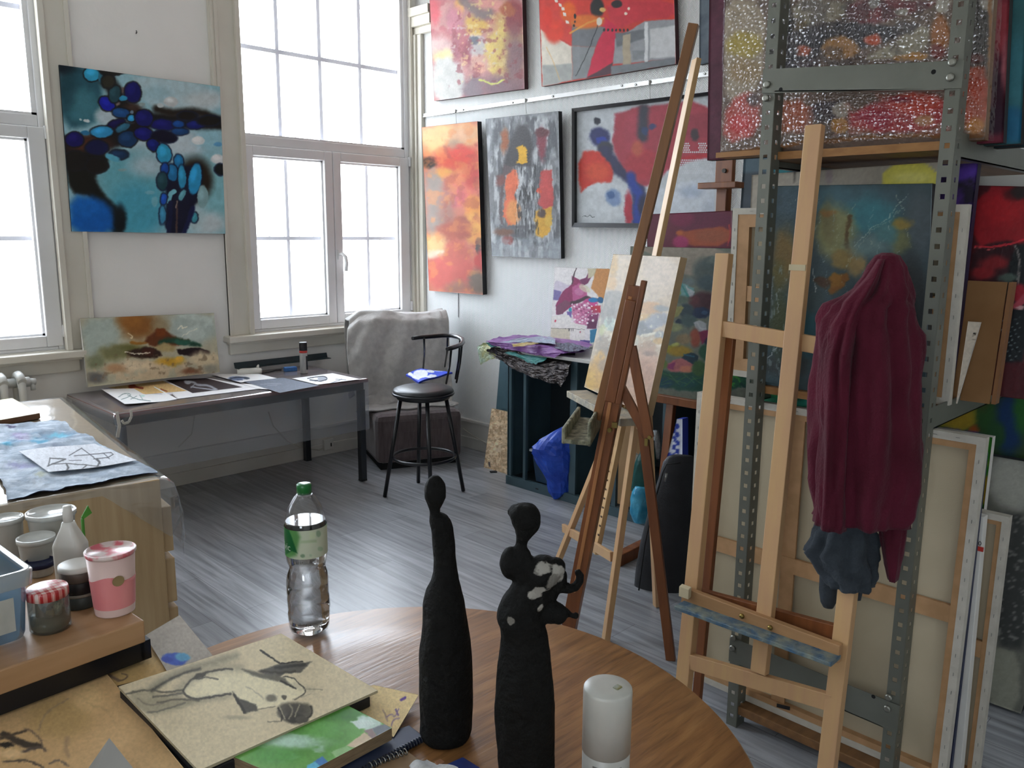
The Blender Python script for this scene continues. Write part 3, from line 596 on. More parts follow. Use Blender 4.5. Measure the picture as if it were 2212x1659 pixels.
build(mb, 'metal_strip', M('dark_green_metal', '1f2c30', .4, c2='273639'), label='long dark angled metal strip at the back edge of the table', cat='metal strip')
mb = MB(); mb.tube([atZ(x, y, tz+.006) for x, y in ((566, 806), (580, 804), (595, 800), (608, 799))], .003, 8); build(mb, 'thin_cable', M('black_plastic'), label='short black cable between the white bottle and the blue sponge', cat='cable')
# socket and cables on the skirting
so = root('wall_socket', atY(708, 968, YA-.03), 'small white double socket on the skirting under the long table', 'socket'); b = BASE[so.name]
mb = MB(); mb.box((b[0]-.04, YA-.05, b[2]-.01), (b[0]+.04, YA-.03, b[2]+.07)); build(mb, 'plate', M('socket_white', 'd6d4ce', .4, c2='dcdad4'), so, bev=.004)
mb = MB(); mb.box((b[0]+.012, YA-.053, b[2]+.015), (b[0]+.02, YA-.049, b[2]+.04)); build(mb, 'slot', M('black_plastic'), so)
mb = MB(); mb.tube([A([2.2, 5.05, .63]), A([2.22, 5.035, .45]), A([2.19, 5.03, .33]), A([2.1, 5.03, .26])], .004, 8); build(mb, 'power_cable', M('cream_cable', 'c9c4b8', .5, c2='d0ccc0'), label='pale cable dropping behind the left half of the long table', cat='cable')
mb = MB(); q = [atY(x, y, YA-.035) for x, y in ((580, 890), (590, 920), (620, 952), (648, 966), (690, 972), (705, 965))]; mb.tube(q, .004, 8); build(mb, 'power_cable', M('cream_cable'), label='pale cable looping down to the wall socket', cat='cable')
mb = MB(); q = [atX(x, y, XB-.035) for x, y in ((1000, 925), (1020, 940), (1046, 955), (1075, 972))]; mb.tube(q, .004, 8); build(mb, 'power_cable', M('cream_cable'), label='pale cable along the skirting between armchair and chipboard', cat='cable')

# radiator under the first window
rd = root('radiator', (.7, 4.95, .0), 'white column radiator under the left window', 'radiator')
RW = M('radiator_enamel', 'd0d2cf', .3, c2='d8dad6'); xr = 1.235
for i in range(14):
    x = xr-i*.085
    mb = MB()
    for dy in (-.055, .055): mb.tube([(x, 4.95+dy, .1), (x, 4.95+dy, .76), (x, 4.95+dy*.8, .80), (x, 4.95+dy*.4, .825)], [.019, .019, .022, .02], 12)
    mb.tube([(x, 4.885, .80), (x, 4.92, .825), (x, 4.95, .832), (x, 4.98, .825), (x, 5.01, .80)], .022, 12); mb.tube([(x, 4.9, .12), (x, 5.0, .12)], .022, 12)
    build(mb, 'section', RW, rd)
mb = MB(); mb.tube([(xr+.02, 4.95, .79), (xr-13*.085-.02, 4.95, .79)], .026, 14); mb.tube([(xr+.02, 4.95, .13), (xr-13*.085-.02, 4.95, .13)], .026, 14); build(mb, 'header_pipe', RW, rd)
mb = MB(); mb.tube([(xr+.02, 4.95, .79), (xr+.05, 4.95, .79)], .03, 6); mb.tube([(xr+.05, 4.95, .79), (xr+.08, 4.95, .785)], .018, 12); mb.tube([(xr+.065, 4.95, .79), (xr+.065, 4.95, .74)], .012, 10); build(mb, 'valve', RW, rd)
for k in (0, 12):
    mb = MB(); mb.box((xr-k*.085-.02, 4.88, 0), (xr-k*.085+.02, 5.02, .1)); build(mb, 'foot', RW, rd, bev=.006)
mb = MB(); q = atY(294, 72, YA-.003); mb.tube([q, q+A([0, -.012, .004])], .003, 6); mb.tube([q+A([0, -.012, .004]), q+A([-.003, -.012, .014])], .0025, 6); build(mb, 'wall_nail', M('dark_iron', '3a3532', .6, c2='453f3a'), label='small bent nail in the plaster above the blue painting', cat='nail')
# ============================================================ CORNER: armchair, stool
ac = root('armchair', (3.6, 4.6, 0), 'low grey-brown upholstered armchair in the corner under a throw', 'armchair')
o_ = A([3.20, 4.455, 0]); r_ = nrm([.92, -.39, 0]); k_ = nrm([.39, .92, 0]); zz = A([0, 0, 1.])
def ch(u, d, z): return o_ + r_*u + k_*d + zz*z
UPH = M('grey_brown_upholstery', '54494a', .9, c2='635757', scale=(60, 60, 10), bump=.35, bscale=220, sheen=.3)
def cushion(u0, u1, d0, d1, z0, z1, lean=0):
    mb = MB(); c = [ch(u0, d0, z0), ch(u1, d0, z0), ch(u1, d1, z0), ch(u0, d1, z0), ch(u0, d0+lean, z1), ch(u1, d0+lean, z1), ch(u1, d1+lean, z1), ch(u0, d1+lean, z1)]
    return mb.hexa(c)
build(cushion(.03, .585, .03, .56, .0, .05), 'plinth', M('black_plinth_and_gap', '0c0c0d', .8, c2='121213'), ac)  # near-black block stands in for the shadow gap below the seat
build(cushion(0, .61, 0, .45, .04, .385), 'seat', UPH, ac, bev=.045)
build(cushion(0.01, .60, .34, .49, .1, .98, .04), 'backrest', UPH, ac, bev=.05)
mb = cushion(.12, .48, -.004, .004, .26, .335); build(mb, 'seat_front_band', UPH, ac, bev=.002)
THR = M('light_grey_throw', 'b0adaa', .95, c2='c2bfbb', scale=(25, 25, 25), bump=.6, bscale=260, sheen=.6)
nu, nv = 90, 80
path = [(.555, .45), (.555, .8), (.55, .98), (.52, 1.03), (.42, 1.04), (.36, .99), (.33, .80), (.31, .6), (.30, .47), (.27, .405), (.2, .395), (.14, .395)]
pt = np.linspace(0, len(path)-1, nu); pa = A(path)
pd = np.interp(pt, range(len(path)), pa[:, 0]); pz = np.interp(pt, range(len(path)), pa[:, 1])
Pq = np.zeros((nu, nv, 3))
for i in range(nu):
    for j in range(nv):
        s = j/(nv-1); u = -.075 + .70*s; t = i/(nu-1); d, z = pd[i], pz[i]
        f = fbm(A([u+.25*t]), A([t*1.2]), .14, 21, 3)[0]-.5; f2 = math.sin((u*1.0+.5*t)*26+3*f)*.02
        front = max(0, min(1, (t-.3)*4)); d -= front*(.03*max(0, f+.1)*2+f2+.006)
        z += (.035*f if t < .5 else 0) + (.015*math.sin(u*9+1) if .2 < t < .55 else 0)
        if s < .1: d += 0; u -= .02*(1-s/.1)*math.sin(t*7); z -= (1-s/.1)*.05
        if t > .8: u += .02*math.sin(t*30); z = max(z, .392+.004*(f+.5))
        if s > .93 and t > .3: u = u; z -= .01
        # the left flap slips outwards over the side of the back
        if s < .3 and .38 < t < .72: u -= .055*(1-s/.3)*math.sin((t-.38)/.34*PI); z -= .03*(1-s/.3)
        Pq[i, j] = ch(u, d, z)
mb = MB(); mb.grid(Pq)
build(mb, 'throw_blanket', THR, solid=.012, sub=1, label='light grey wool throw draped over the corner armchair', cat='blanket')

st = root('bar_stool', (3.115, 3.85, 0), 'black metal bar stool with round padded seat and curved back rail', 'bar stool')
BLK = M('black_steel', '121316', .3, c2='18191d', scale=(9, 9, 9)); c0 = A([3.115, 3.85, 0]); ax = nrm([.42, -.24, 0]); ay = nrm([.24, .42, 0])
mb = MB(); mb.lathe([(.17, .625), (.186, .632), (.19, .64), (.186, .648)], c0, 48); mb.lathe([(.16, .61), (.165, .63)], c0, 32); build(mb, 'seat_frame', BLK, st)
mb = MB(); mb.lathe([(.183, .645), (.184, .655), (.176, .668), (.15, .677), (.08, .681), (.002, .682)], c0, 48); build(mb, 'seat', M('black_vinyl', '1c1e21', .38, c2='222427', bump=.05, bscale=150), st)
for q in (ax, -ax, ay, -ay):
    mb = MB(); mb.tube([c0+q*.135+zz*.63, c0+q*.245+zz*.005], .0125, 12); build(mb, 'leg', BLK, st)
mb = MB(); mb.tube([c0+.19*(math.cos(a)*ax+math.sin(a)*ay)+zz*.245 for a in np.linspace(0, 2*PI, 48, endpoint=False)], .0095, 10, closed=True); build(mb, 'foot_ring', BLK, st)
rail = [(891, 731), (905, 729), (930, 727), (955, 725), (975, 725), (990, 728), (999, 733), (1000, 739), (995, 745), (985, 749), (975, 752), (966, 754)]
rp = [atZ(x, y, .958) for x, y in rail]
mb = MB(); mb.tube(rp, [.011]+[.013]*10+[.011], 14); build(mb, 'back_rail', BLK, st)
for (a, b) in (((916, 731), (914, 797)), ((967, 727), (961, 792)), ((994, 733), (984, 818)), ((975, 751), (964, 828)), ((998, 741), (986, 826))):
    p, q = atZ(*a, .952), atZ(*b, .655); mb = MB(); mb.tube([p, p*.5+q*.5+A([.004, -.004, 0]), q], .0065, 8); build(mb, 'back_spindle', BLK, st)
bag = [E(560,560,60,35,'c8ccd8',5), S([(470,560),(520,590),(640,590)],26,'d0d4de',4), E(640,540,30,15,'ccd0dc',4), E(720,525,50,12,'c8ccd8',4), E(660,575,30,12,'ccd0da',4), E(780,590,40,10,'c4c8d4',4), E(600,600,50,8,'2a3fae',3)]
panel('folded_bag', [atZ(*p, .69) for p in cp('c6', (440,560),(560,512),(820,545),(545,622))], '2a45b8', bag, 'c6', 90, .012, M('blue_fabric', '2438a0', .7, c2='2c44b4'), paintmat('printed_fabric', .6, .1, 60, .06), disp=lambda u, v: .003*np.sin(u*9+v*3)*np.sin(v*5)+.004*u*(1-u)*4, gain=1.3, warp=6, seed=3,
      label='folded blue and white patterned bag on the bar stool seat', cat='bag')

# ============================================================ PAINTING WALL
def wb(off, *pts, zb=None):
    zb = zb if zb else min(atX(x, y, XB-.05)[2] for x, y in pts)
    return [atP(x, y, (XB-off, 0, zb), (1, 0, .045)) for x, y in pts]
BKE = M('black_canvas_edge', '17171a', .6, c2='202024')
o1 = [N(110,.48,'c08a86',.8), N(90,.56,'a5555a',.8,None,1,1,.06,4), E(560,240,90,200,'c9a862',50), P([(430,230),(540,110),(560,200),(500,370),(470,380),(440,300)],'d3b766',14), E(400,130,60,50,'d0a850',22), E(310,50,25,50,'d8a45a',14), E(480,30,70,40,'cf8f85',22), S([(340,10),(400,70),(470,70)],50,'7d6a66',18), E(600,90,50,90,'8a3b3f',20), E(560,50,40,30,'a55a3a',14), E(290,100,40,70,'b87480',20), E(210,240,80,60,'c9a7a2',40), E(190,60,30,70,'c65058',22),
 E(240,290,60,40,'cfc490',25), P([(170,290),(300,300),(335,380),(335,520),(185,525)],'bfbdb8',22), E(380,450,60,60,'7b6a70',30), E(540,440,120,60,'7d5f66',40), E(600,300,50,140,'7e5c5e',40), E(400,240,50,60,'b5b2b0',14,.9), E(385,210,25,20,'5a5c66',8), E(420,320,50,40,'c89a8a',20), E(355,270,25,60,'8c3c48',16), E(300,250,20,70,'96525c',14), S([(420,410),(480,425),(550,405)],10,'cdd06a',3), E(420,345,30,25,'d9a08a',10), N(26,.63,'7d3038',.6,[260,60,640,440]), N(22,.66,'e0c98a',.6,[300,0,560,420]), N(18,.68,'c9bcb8',.6,[260,120,520,330])]
panel('canvas_painting', wb(.039, (921, -150), (1123, -190), (1133, 192), (938, 218)), 'b47f7c', o1, 'c3', 260, .035, M('dark_maroon_edge', '3a1c20', .6, c2='451f24'), paintmat('impasto_paint', .5, .35, 70, .08), gain=.85, warp=16, ws=70, seed=12,
      label='pink and yellow impasto abstract, topmost at the left beside the window corner', cat='painting')
o2 = [P([(725,0),(1420,0),(1420,110),(1240,100),(1100,130),(1050,90),(960,60),(890,100),(890,230),(840,200),(800,250),(770,220),(725,150)],'c23a30',8), P([(730,150),(890,240),(890,410),(740,440)],'cdc6b8',6), P([(1060,0),(1420,0),(1420,95),(1240,100),(1130,150),(1090,130)],'b8323c',10), P([(1060,90),(1120,140),(1100,320),(960,400),(1010,250)],'bb2742',6), P([(960,400),(1100,320),(1090,380),(960,405)],'4a3038',5), P([(890,100),(1060,140),(1010,240),(890,235)],'6a6c70',6), P([(890,235),(1010,240),(965,400),(893,412)],'7d8082',6), P([(740,335),(890,325),(893,412),(740,440)],'9a9c98',8), P([(1110,200),(1260,110),(1420,100),(1420,300),(1100,330)],'8b8d90',6), P([(1110,170),(1260,150),(1260,200),(1120,240)],'63666a',8), P([(1150,180),(1190,170),(1190,370),(1150,380)],'a29580',5), P([(1262,115),(1280,113),(1280,350),(1262,355)],'c9cacb',3), P([(1290,150),(1420,130),(1420,290),(1290,300)],'b9babb',8), P([(1090,340),(1420,295),(1420,330),(1090,385)],'6e7276',5), P([(1200,260),(1260,255),(1260,300),(1200,310)],'7a7d80',5),
 E(1020,40,35,50,'15110f',10), E(1120,20,28,20,'1b1012',5), E(800,160,50,60,'d03a24',20), E(760,100,30,60,'c83020',14), E(960,110,90,35,'cc6a2a',14), E(870,60,40,50,'d05a20',16), S([(880,170),(960,120),(1050,95)],8,'d09040',4), S([(910,390),(1000,200),(1030,100)],4,'2b2d30',2), S([(760,240),(800,330),(830,410)],4,'c9a060',3,.7), E(905,83,7,12,'17120f',2), E(900,130,5,7,'17120f',2), E(905,110,5,7,'3a2018',2)]
o2 += [P([(x-9,y-10),(x+6,y-6),(x+9,y+9),(x-6,y+7)],'d8d0c8',1.5) for x, y in ((808,5),(828,28),(843,47),(853,75),(867,113))] + [E(1055+i*20,155-abs(i-3)*1.0,6,8,'1c1418',2) for i in range(7)] + [E(1048,50,16,12,'c8a060',4), E(1030,110,14,20,'d0c8b8',4), E(1165,70,8,8,'d8c8b8',2), E(1180,45,7,8,'d8c8b8',2)]
panel('canvas_painting', wb(.039, (1160, -140), (1451, -190), (1460, 138), (1170, 187)), 'b5382f', o2, 'c3', 280, .035, M('dark_maroon_edge'), gain=1.05, warp=4, ws=50, seed=15, label='red abstract with grey geometric shapes, topmost in the middle of the painting wall', cat='painting')
panel('canvas_painting', wb(.039, (1513, -180), (1620, -195), (1620, 118), (1510, 140)), '464f58', [N(60,.5,'5a646c',.7)], 'px', 60, .035, BKE, gain=1.2, label='slate blue canvas, topmost right, half hidden by the shelving rack', cat='painting')
# hanging rail with screws, hooks and cords
hr = root('hanging_rail', (XB-.02, 3.8, 2.45), 'thin white picture hanging rail with small screws across the painting wall', 'hanging rail')
ALU = M('white_aluminium', 'd4d4d2', .3, .3, c2='dededc')
mb = MB(); mb.box((XB-.016, 1.2, 2.438), (XB, 5.02, 2.462)); mb.box((XB-.02, 1.2, 2.436), (XB-.012, 5.02, 2.441)); build(mb, 'rail', ALU, hr)
for x, y in ((911, 251), (1000, 237), (1107, 222), (1194, 208), (1343, 185), (1373, 183), (1522, 159)):
    p = atX(x, y, XB-.017); mb = MB(); mb.tube([p, p+A([-.006, 0, 0])], .007, 10); build(mb, 'screw', M('screw_steel', '8f8f8c', .35, .8, c2='9a9a97'), hr)
for x, y, y2 in ((984, 240, 268), (1135, 217, 246), (1403, 178, 215)):
    p = atX(x, y, XB-.022); q = atX(x+2, y2, XB-.03); mb = MB(); mb.tube([p, p*.5+q*.5, q], .0022, 6); mb.tube([p+A([0, 0, .012]), p+A([0, 0, -.012])], .006, 8); build(mb, 'hanging_cord', M('clear_cord', 'b9b9b6', .4, c2='c4c4c0'), hr)
mb = MB(); p, q = atX(990, 600, XB-.004), atX(990, 685, XB-.004); mb.tube([p, q], .0022, 6); build(mb, 'hanging_cord', M('dark_cord', '4a4a4c', .6, c2='555558'), hr, label='dark loose cord')
o3 = [P([(120,650),(420,620),(420,740),(300,760),(180,800),(130,780)],'d9a56c',40), E(200,700,80,60,'dfb278',40), E(330,690,70,40,'cfa07c',40), E(290,740,40,30,'a98a70',25), P([(130,850),(230,870),(260,1000),(250,1150),(150,1220),(140,1000)],'8e8078',45), E(155,835,45,30,'14100e',16), E(300,810,110,60,'c64a34',40), E(330,780,60,40,'cf4434',25), E(240,880,40,25,'cf9a4a',18), E(320,960,80,70,'cf6a58',35), E(290,1010,50,50,'d0606a',30), E(380,900,40,60,'b8423a',25), E(250,1050,40,100,'9a6a5c',35), E(390,1060,50,60,'d8893a',30), E(390,1160,60,80,'d89a4a',30), E(330,1150,40,40,'a0553a',25), E(290,1180,80,50,'9c4a36',30), E(180,1250,70,60,'dcb47c',30), E(200,1305,60,25,'d8cab0',14), E(260,1330,40,40,'b96a4c',25), E(300,1300,60,70,'b85a4a',30), E(220,1400,80,80,'c5584e',40), E(340,1400,60,80,'c0564c',40), E(420,1260,28,45,'3c3431',6), E(425,1340,30,60,'b03a36',14), E(410,1450,50,60,'6a5a4e',30), E(300,1470,60,30,'9c6a58',30), N(45,.6,'d8854a',.5,None,1,1,.1), N(40,.6,'8c3a30',.4,[240,740,420,1300],1,1,.1,5)]
panel('canvas_painting', wb(.044, (911, 275), (1031, 262), (1043, 637), (927, 628)), 'c0705a', o3, 'c3', 280, .04, BKE, gain=.85, warp=18, ws=80, seed=22, label='tall narrow orange abstract hanging nearest the window corner', cat='painting')
o4 = [N(60,.5,'8e9296',.9,None,.5,1.6), N(40,.58,'b9bcbf',.8,[450,600,830,1320],.4,1.8), N(50,.56,'4c4e52',.8,[480,600,830,1250],.4,1.6,.08,6), E(545,720,18,60,'94593a',12), E(735,740,25,80,'7a3a44',14), E(740,680,35,25,'5a3034',10), P([(600,640),(680,640),(690,850),(600,850),(540,900),(520,880)],'3c3a3c',18), P([(615,750),(640,740),(662,780),(660,825),(640,838),(612,830)],'d2a232',5), P([(545,920),(560,880),(590,866),(610,880),(615,940),(600,1000),(620,1080),(600,1150),(560,1155),(538,1110),(550,1020)],'cf6a4a',6), E(590,1090,35,60,'d08a50',14), P([(535,850),(600,860),(545,900),(535,1150),(520,1150),(525,950)],'54484a',8), P([(725,880),(790,870),(795,1050),(770,1100),(720,1050)],'b04a48',8), E(760,950,28,70,'bb4f4c',14), P([(700,1080),(790,1060),(780,1180),(740,1215),(705,1200)],'c99a3a',8), E(735,1090,22,20,'4a3a34',8), E(770,1130,20,30,'d0a848',8), E(560,1230,30,20,'7f3630',10), E(540,1190,50,20,'6a4a3c',12), E(720,980,14,14,'c8503a',4), E(520,920,20,30,'6e4440',10), S([(520,1165),(700,1160)],20,'55565a',8), N(25,.6,'c9cccd',.7,[610,850,720,1180],.3,2,.05,8), N(22,.62,'252527',.8,[600,840,720,1200],.3,2,.05,2), N(50,.5,'9aa2a8',.6,[480,1220,830,1330])]
panel('canvas_painting', wb(.039, (1049, 257), (1206, 240), (1212, 559), (1062, 553)), '77797c', o4, 'c3', 260, .035, BKE, paintmat('impasto_paint'), gain=1.0, warp=12, ws=40, seed=27, label='grey abstract with orange and yellow windows, hanging between the tall orange and the framed painting', cat='painting')
fr = root('framed_painting', (XB-.04, 3.0, 1.65), 'black-framed red, white and blue abstract under the hanging rail', 'painting')
FQ = wb(.042, (1240, 235), (1556, 197), (1553, 494), (1240, 491), zb=1.62); inn = wb(.032, (1246, 242), (1550, 205), (1547, 484), (1246, 481), zb=1.62)
o5 = [P([(920,570),(1115,560),(1110,640),(1010,680),(980,760),(925,770)],'b9bec2',10), E(1030,700,50,50,'30345e',16), E(1040,720,28,22,'2f3f96',8), E(1020,620,16,18,'20222c',8), E(1060,760,40,40,'3c3c44',16), S([(1060,780),(1120,860),(1190,900),(1240,980),(1230,1140)],70,'33344e',16), P([(1110,560),(1640,500),(1640,800),(1400,850),(1300,950),(1240,960),(1150,860),(1090,740),(1110,650)],'9c3f4a',14), E(1220,680,60,110,'a04450',30), S([(1260,560),(1250,700)],50,'3a3a44',18), E(1265,670,16,22,'34405e',8), E(1300,650,18,14,'3c3e60',8), E(1250,840,80,80,'a33c44',25), E(1225,760,30,40,'b05a4a',16), E(1340,720,50,60,'97404a',20), P([(925,780),(1020,770),(1080,830),(1110,900),(1070,960),(960,950),(930,1000)],'c13f36',12), E(1020,880,60,50,'c8503a',25), P([(925,1010),(980,940),(1130,930),(1165,1000),(1150,1140),(925,1140)],'c0c5c8',12), E(1100,1010,40,45,'7a8eb0',14), E(1090,1000,20,20,'4a628a',8), E(1180,1070,24,90,'a33644',10), S([(1190,900),(1200,960),(1240,990),(1225,1130)],45,'2c3f8a',14), E(1255,1060,25,60,'2a2c44',14), P([(1290,960),(1640,900),(1640,1180),(1260,1180)],'c3c9d0',14), E(1500,980,60,30,'a9b4c4',25), P([(1450,600),(1640,560),(1640,700),(1460,720)],'8f3a46',14), E(1520,690,20,30,'3f3438',10), E(1590,760,60,14,'a03038',8), S([(1420,820),(1640,790)],22,'a8323a',8), E(1600,1100,60,80,'b5bcc6',30)]
o5 += [D(1452+i*11+((j % 2)*5), 735+j*11, 4.2, 'c9ccce') for i in range(16) for j in range(5) if (i//4) % 2 == 0 or j > 3] + [D(1445+i*11+((j % 2)*5), 820+j*11, 4.2, 'c3c6ca') for i in range(17) for j in range(7) if not ((i//3) % 2 and 1 < j < 5)]
o5 += [S([(942,1112),(955,1108),(965,1114),(978,1110),(985,1104),(992,1114),(1003,1110)],2.5,'33363a',1)]
panel('canvas', inn, 'b9bec2', o5, 'c3', 400, .012, BKE, parent=fr, gain=1.0, warp=8, ws=40, seed=33)
mb = MB(); n_ = A([-1, 0, 0]); 
for a, b in ((0, 1), (1, 2), (2, 3), (3, 0)):
    i0, i1 = FQ[a], FQ[b]; j0, j1 = inn[a], inn[b]; f0 = A([-.022, 0, 0]); bk = A([.03, 0, 0])
    mb.hexa([i0+bk, i1+bk, j1+bk, j0+bk, i0+f0, i1+f0, j1+f0, j0+f0])
build(mb, 'frame', M('black_frame', '15161a', .35, c2='1b1c20'), fr)

# ============================================================ DARK CABINET
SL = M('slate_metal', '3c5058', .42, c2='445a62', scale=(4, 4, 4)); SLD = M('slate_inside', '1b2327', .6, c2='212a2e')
cb = root('open_cabinet', (3.86, 2.75, 0), 'long open slate-coloured metal cabinet with a white top against the painting wall', 'cabinet')
cx, ct, cy0, cy1 = 3.65, .865, 1.75, 3.664
for y in (cy1-.012, cy0): mb = MB(); mb.box((cx, y, 0), (4.055, y+.012, ct)); build(mb, 'side_panel', SL, cb)
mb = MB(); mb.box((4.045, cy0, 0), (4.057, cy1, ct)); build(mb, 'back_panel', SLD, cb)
mb = MB(); mb.box((cx-.012, cy0, 0), (cx+.02, cy1, .055)); 
for x, y in ((1212, 1070), (1256, 1087), (1300, 1102), (1160, 1056)):
    p = atX(x, y, cx-.012); mb.box((cx-.0128, p[1]-.012, p[2]-.004), (cx-.0115, p[1]+.012, p[2]+.004), 1)
build(mb, 'base_rail', [SL, M('black_plastic')], cb)
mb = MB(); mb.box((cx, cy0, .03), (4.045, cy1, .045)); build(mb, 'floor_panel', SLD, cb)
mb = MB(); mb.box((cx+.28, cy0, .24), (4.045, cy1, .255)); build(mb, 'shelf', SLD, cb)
mb = MB(); mb.box((cx-.03, cy0-.01, ct), (4.06, cy1+.005, ct+.022)); build(mb, 'top_board', M('white_laminate', 'c9c9c6', .4, c2='d0d0cc'), cb, bev=.003)
for x, w_ in ((1101, .03), (1133, .022), (1238, .05), (1330, .03), (1440, .05)):
    y = atX(x, 900, cx)[1]; mb = MB(); mb.box((cx, y-w_/2, .055), (cx+.02, y+w_/2, ct)); build(mb, 'upright', SL, cb)
y = atX(1238, 900, cx)[1]; mb = MB(); mb.box((cx+.02, y-.01, .045), (4.045, y+.01, ct)); build(mb, 'divider', SL, cb)
y = atX(1440, 900, cx)[1]; mb = MB(); mb.box((cx+.02, y-.01, .045), (4.045, y+.01, ct)); build(mb, 'divider', SL, cb)
def patch(rows, nu=50, nv=60, amp=.01, sc=.06, sd=1, amp2=.0):
    R_ = np.array(rows, float); a, b = R_.shape[:2]; out = np.zeros((nu, nv, 3))
    iu = np.linspace(0, a-1, nu); iv = np.linspace(0, b-1, nv)
    for i, u in enumerate(iu):
        u0 = min(int(u), a-2); fu = u-u0
        for j, v in enumerate(iv):
            v0 = min(int(v), b-2); fv = v-v0
            out[i, j] = (R_[u0, v0]*(1-fu)+R_[u0+1, v0]*fu)*(1-fv) + (R_[u0, v0+1]*(1-fu)+R_[u0+1, v0+1]*fu)*fv
    X, Y = np.meshgrid(iv*.11, iu*.11); f = np.abs(fbm(X, Y, sc, sd, 4)-.5)*2; g = np.abs(fbm(X, Y, sc*.7, sd+50, 4)-.5)*2
    out[..., 2] += amp*f*1.3; out[..., 0] -= amp*g*.8; out[..., 1] += amp*(fbm(X, Y, sc, sd+9)-.5)
    if amp2: out[..., 2] += amp2*(fbm(X, Y, .3, sd+3, 2)-.5)
    return out
def crumpled(name, rows, mat, label, cat, amp=.012, sc=.06, sd=1, amp2=.02):
    mb = MB(); mb.grid(patch(rows, 60, 80, amp, sc, sd, amp2), 0, False); return build(mb, name, mat, solid=.0006, label=label, cat=cat)
def tz_(z, *p): return [atZ(x, y, z) for x, y in p]
def tx_(X, *p): return [atX(x, y, X) for x, y in p]
ct2 = ct+.026
def tissue(n, c, c2): return M(n, c, .45, c2=c2, scale=(14, 14, 14), bump=.4, bscale=60, alpha=1)
crumpled('foil_sheet', [tz_(ct2, (1060, 750), (1130, 755), (1245, 765)), tx_(cx-.036, (1052, 762), (1130, 790), (1232, 790)), tx_(cx-.05, (1075, 775), (1150, 815), (1228, 810)), tx_(cx-.045, (1110, 800), (1175, 825), (1212, 838))], M('dark_crinkled_foil', '2e2a2b', .18, .75, c2='5c5654', scale=(30, 30, 30), bump=.8, bscale=70), 'dark crinkled foil hanging over the front corner of the slate cabinet', 'foil', .022, .05, 3)
crumpled('tissue_paper', [tz_(ct2+.004, (1045, 742), (1065, 742), (1085, 750)), tx_(cx-.04, (1030, 752), (1045, 752), (1075, 770)), tx_(cx-.045, (1033, 760), (1045, 758), (1078, 776)), tx_(cx-.042, (1038, 790), (1050, 782), (1070, 775))], tissue('pale_yellow_tissue', 'b8b47a', 'a9c0ae'), 'pale yellow-green tissue paper drooping off the left corner of the slate cabinet', 'tissue paper', .008, .05, 6, .01)
crumpled('tissue_paper', [tz_(ct2+.012, (1050, 742), (1120, 742), (1200, 750)), tx_(cx-.045, (1060, 750), (1120, 768), (1180, 778)), tx_(cx-.05, (1100, 768), (1130, 775), (1178, 780)), tx_(cx-.055, (1115, 770), (1140, 785), (1158, 790))], tissue('teal_tissue', '3f968c', '76aab0'), 'teal tissue paper under the purple sheet on the slate cabinet', 'tissue paper', .010, .05, 11)
crumpled('tissue_paper', [tz_(ct2+.03, (1080, 730), (1160, 724), (1280, 744)), tz_(ct2+.028, (1050, 738), (1150, 748), (1262, 760)), tx_(cx-.05, (1058, 742), (1140, 762), (1222, 764)), tx_(cx-.055, (1085, 753), (1150, 766), (1200, 775))], tissue('purple_tissue', '7a4a92', '9468a2'), 'crumpled purple tissue paper spread over the slate cabinet top', 'tissue paper', .014, .05, 17)
crumpled('tissue_paper', [tz_(ct2+.045, (1120, 733), (1170, 727), (1200, 733)), tz_(ct2+.045, (1075, 742), (1140, 740), (1200, 745))], tissue('pale_lilac_tissue', 'a9a4be', '9fb9c6'), 'pale lilac tissue on top of the purple tissue pile', 'tissue paper', .012, .06, 23, .01)
crumpled('tissue_paper', [tz_(ct2+.05, (1105, 744), (1140, 740), (1165, 741)), tz_(ct2+.05, (1110, 751), (1140, 747), (1160, 743))], tissue('yellow_tissue', 'c0a050', 'b8a878'), 'small strip of yellow tissue on the purple pile', 'tissue paper', .006, .05, 29, .004)
crumpled('tissue_paper', [tz_(ct2+.036, (1190, 742), (1230, 740), (1275, 752)), tz_(ct2+.034, (1195, 750), (1230, 760), (1262, 758))], tissue('slate_tissue', '4e5468', '5c6478'), 'slate blue tissue at the right end of the tissue pile', 'tissue paper', .012, .05, 31, .01)
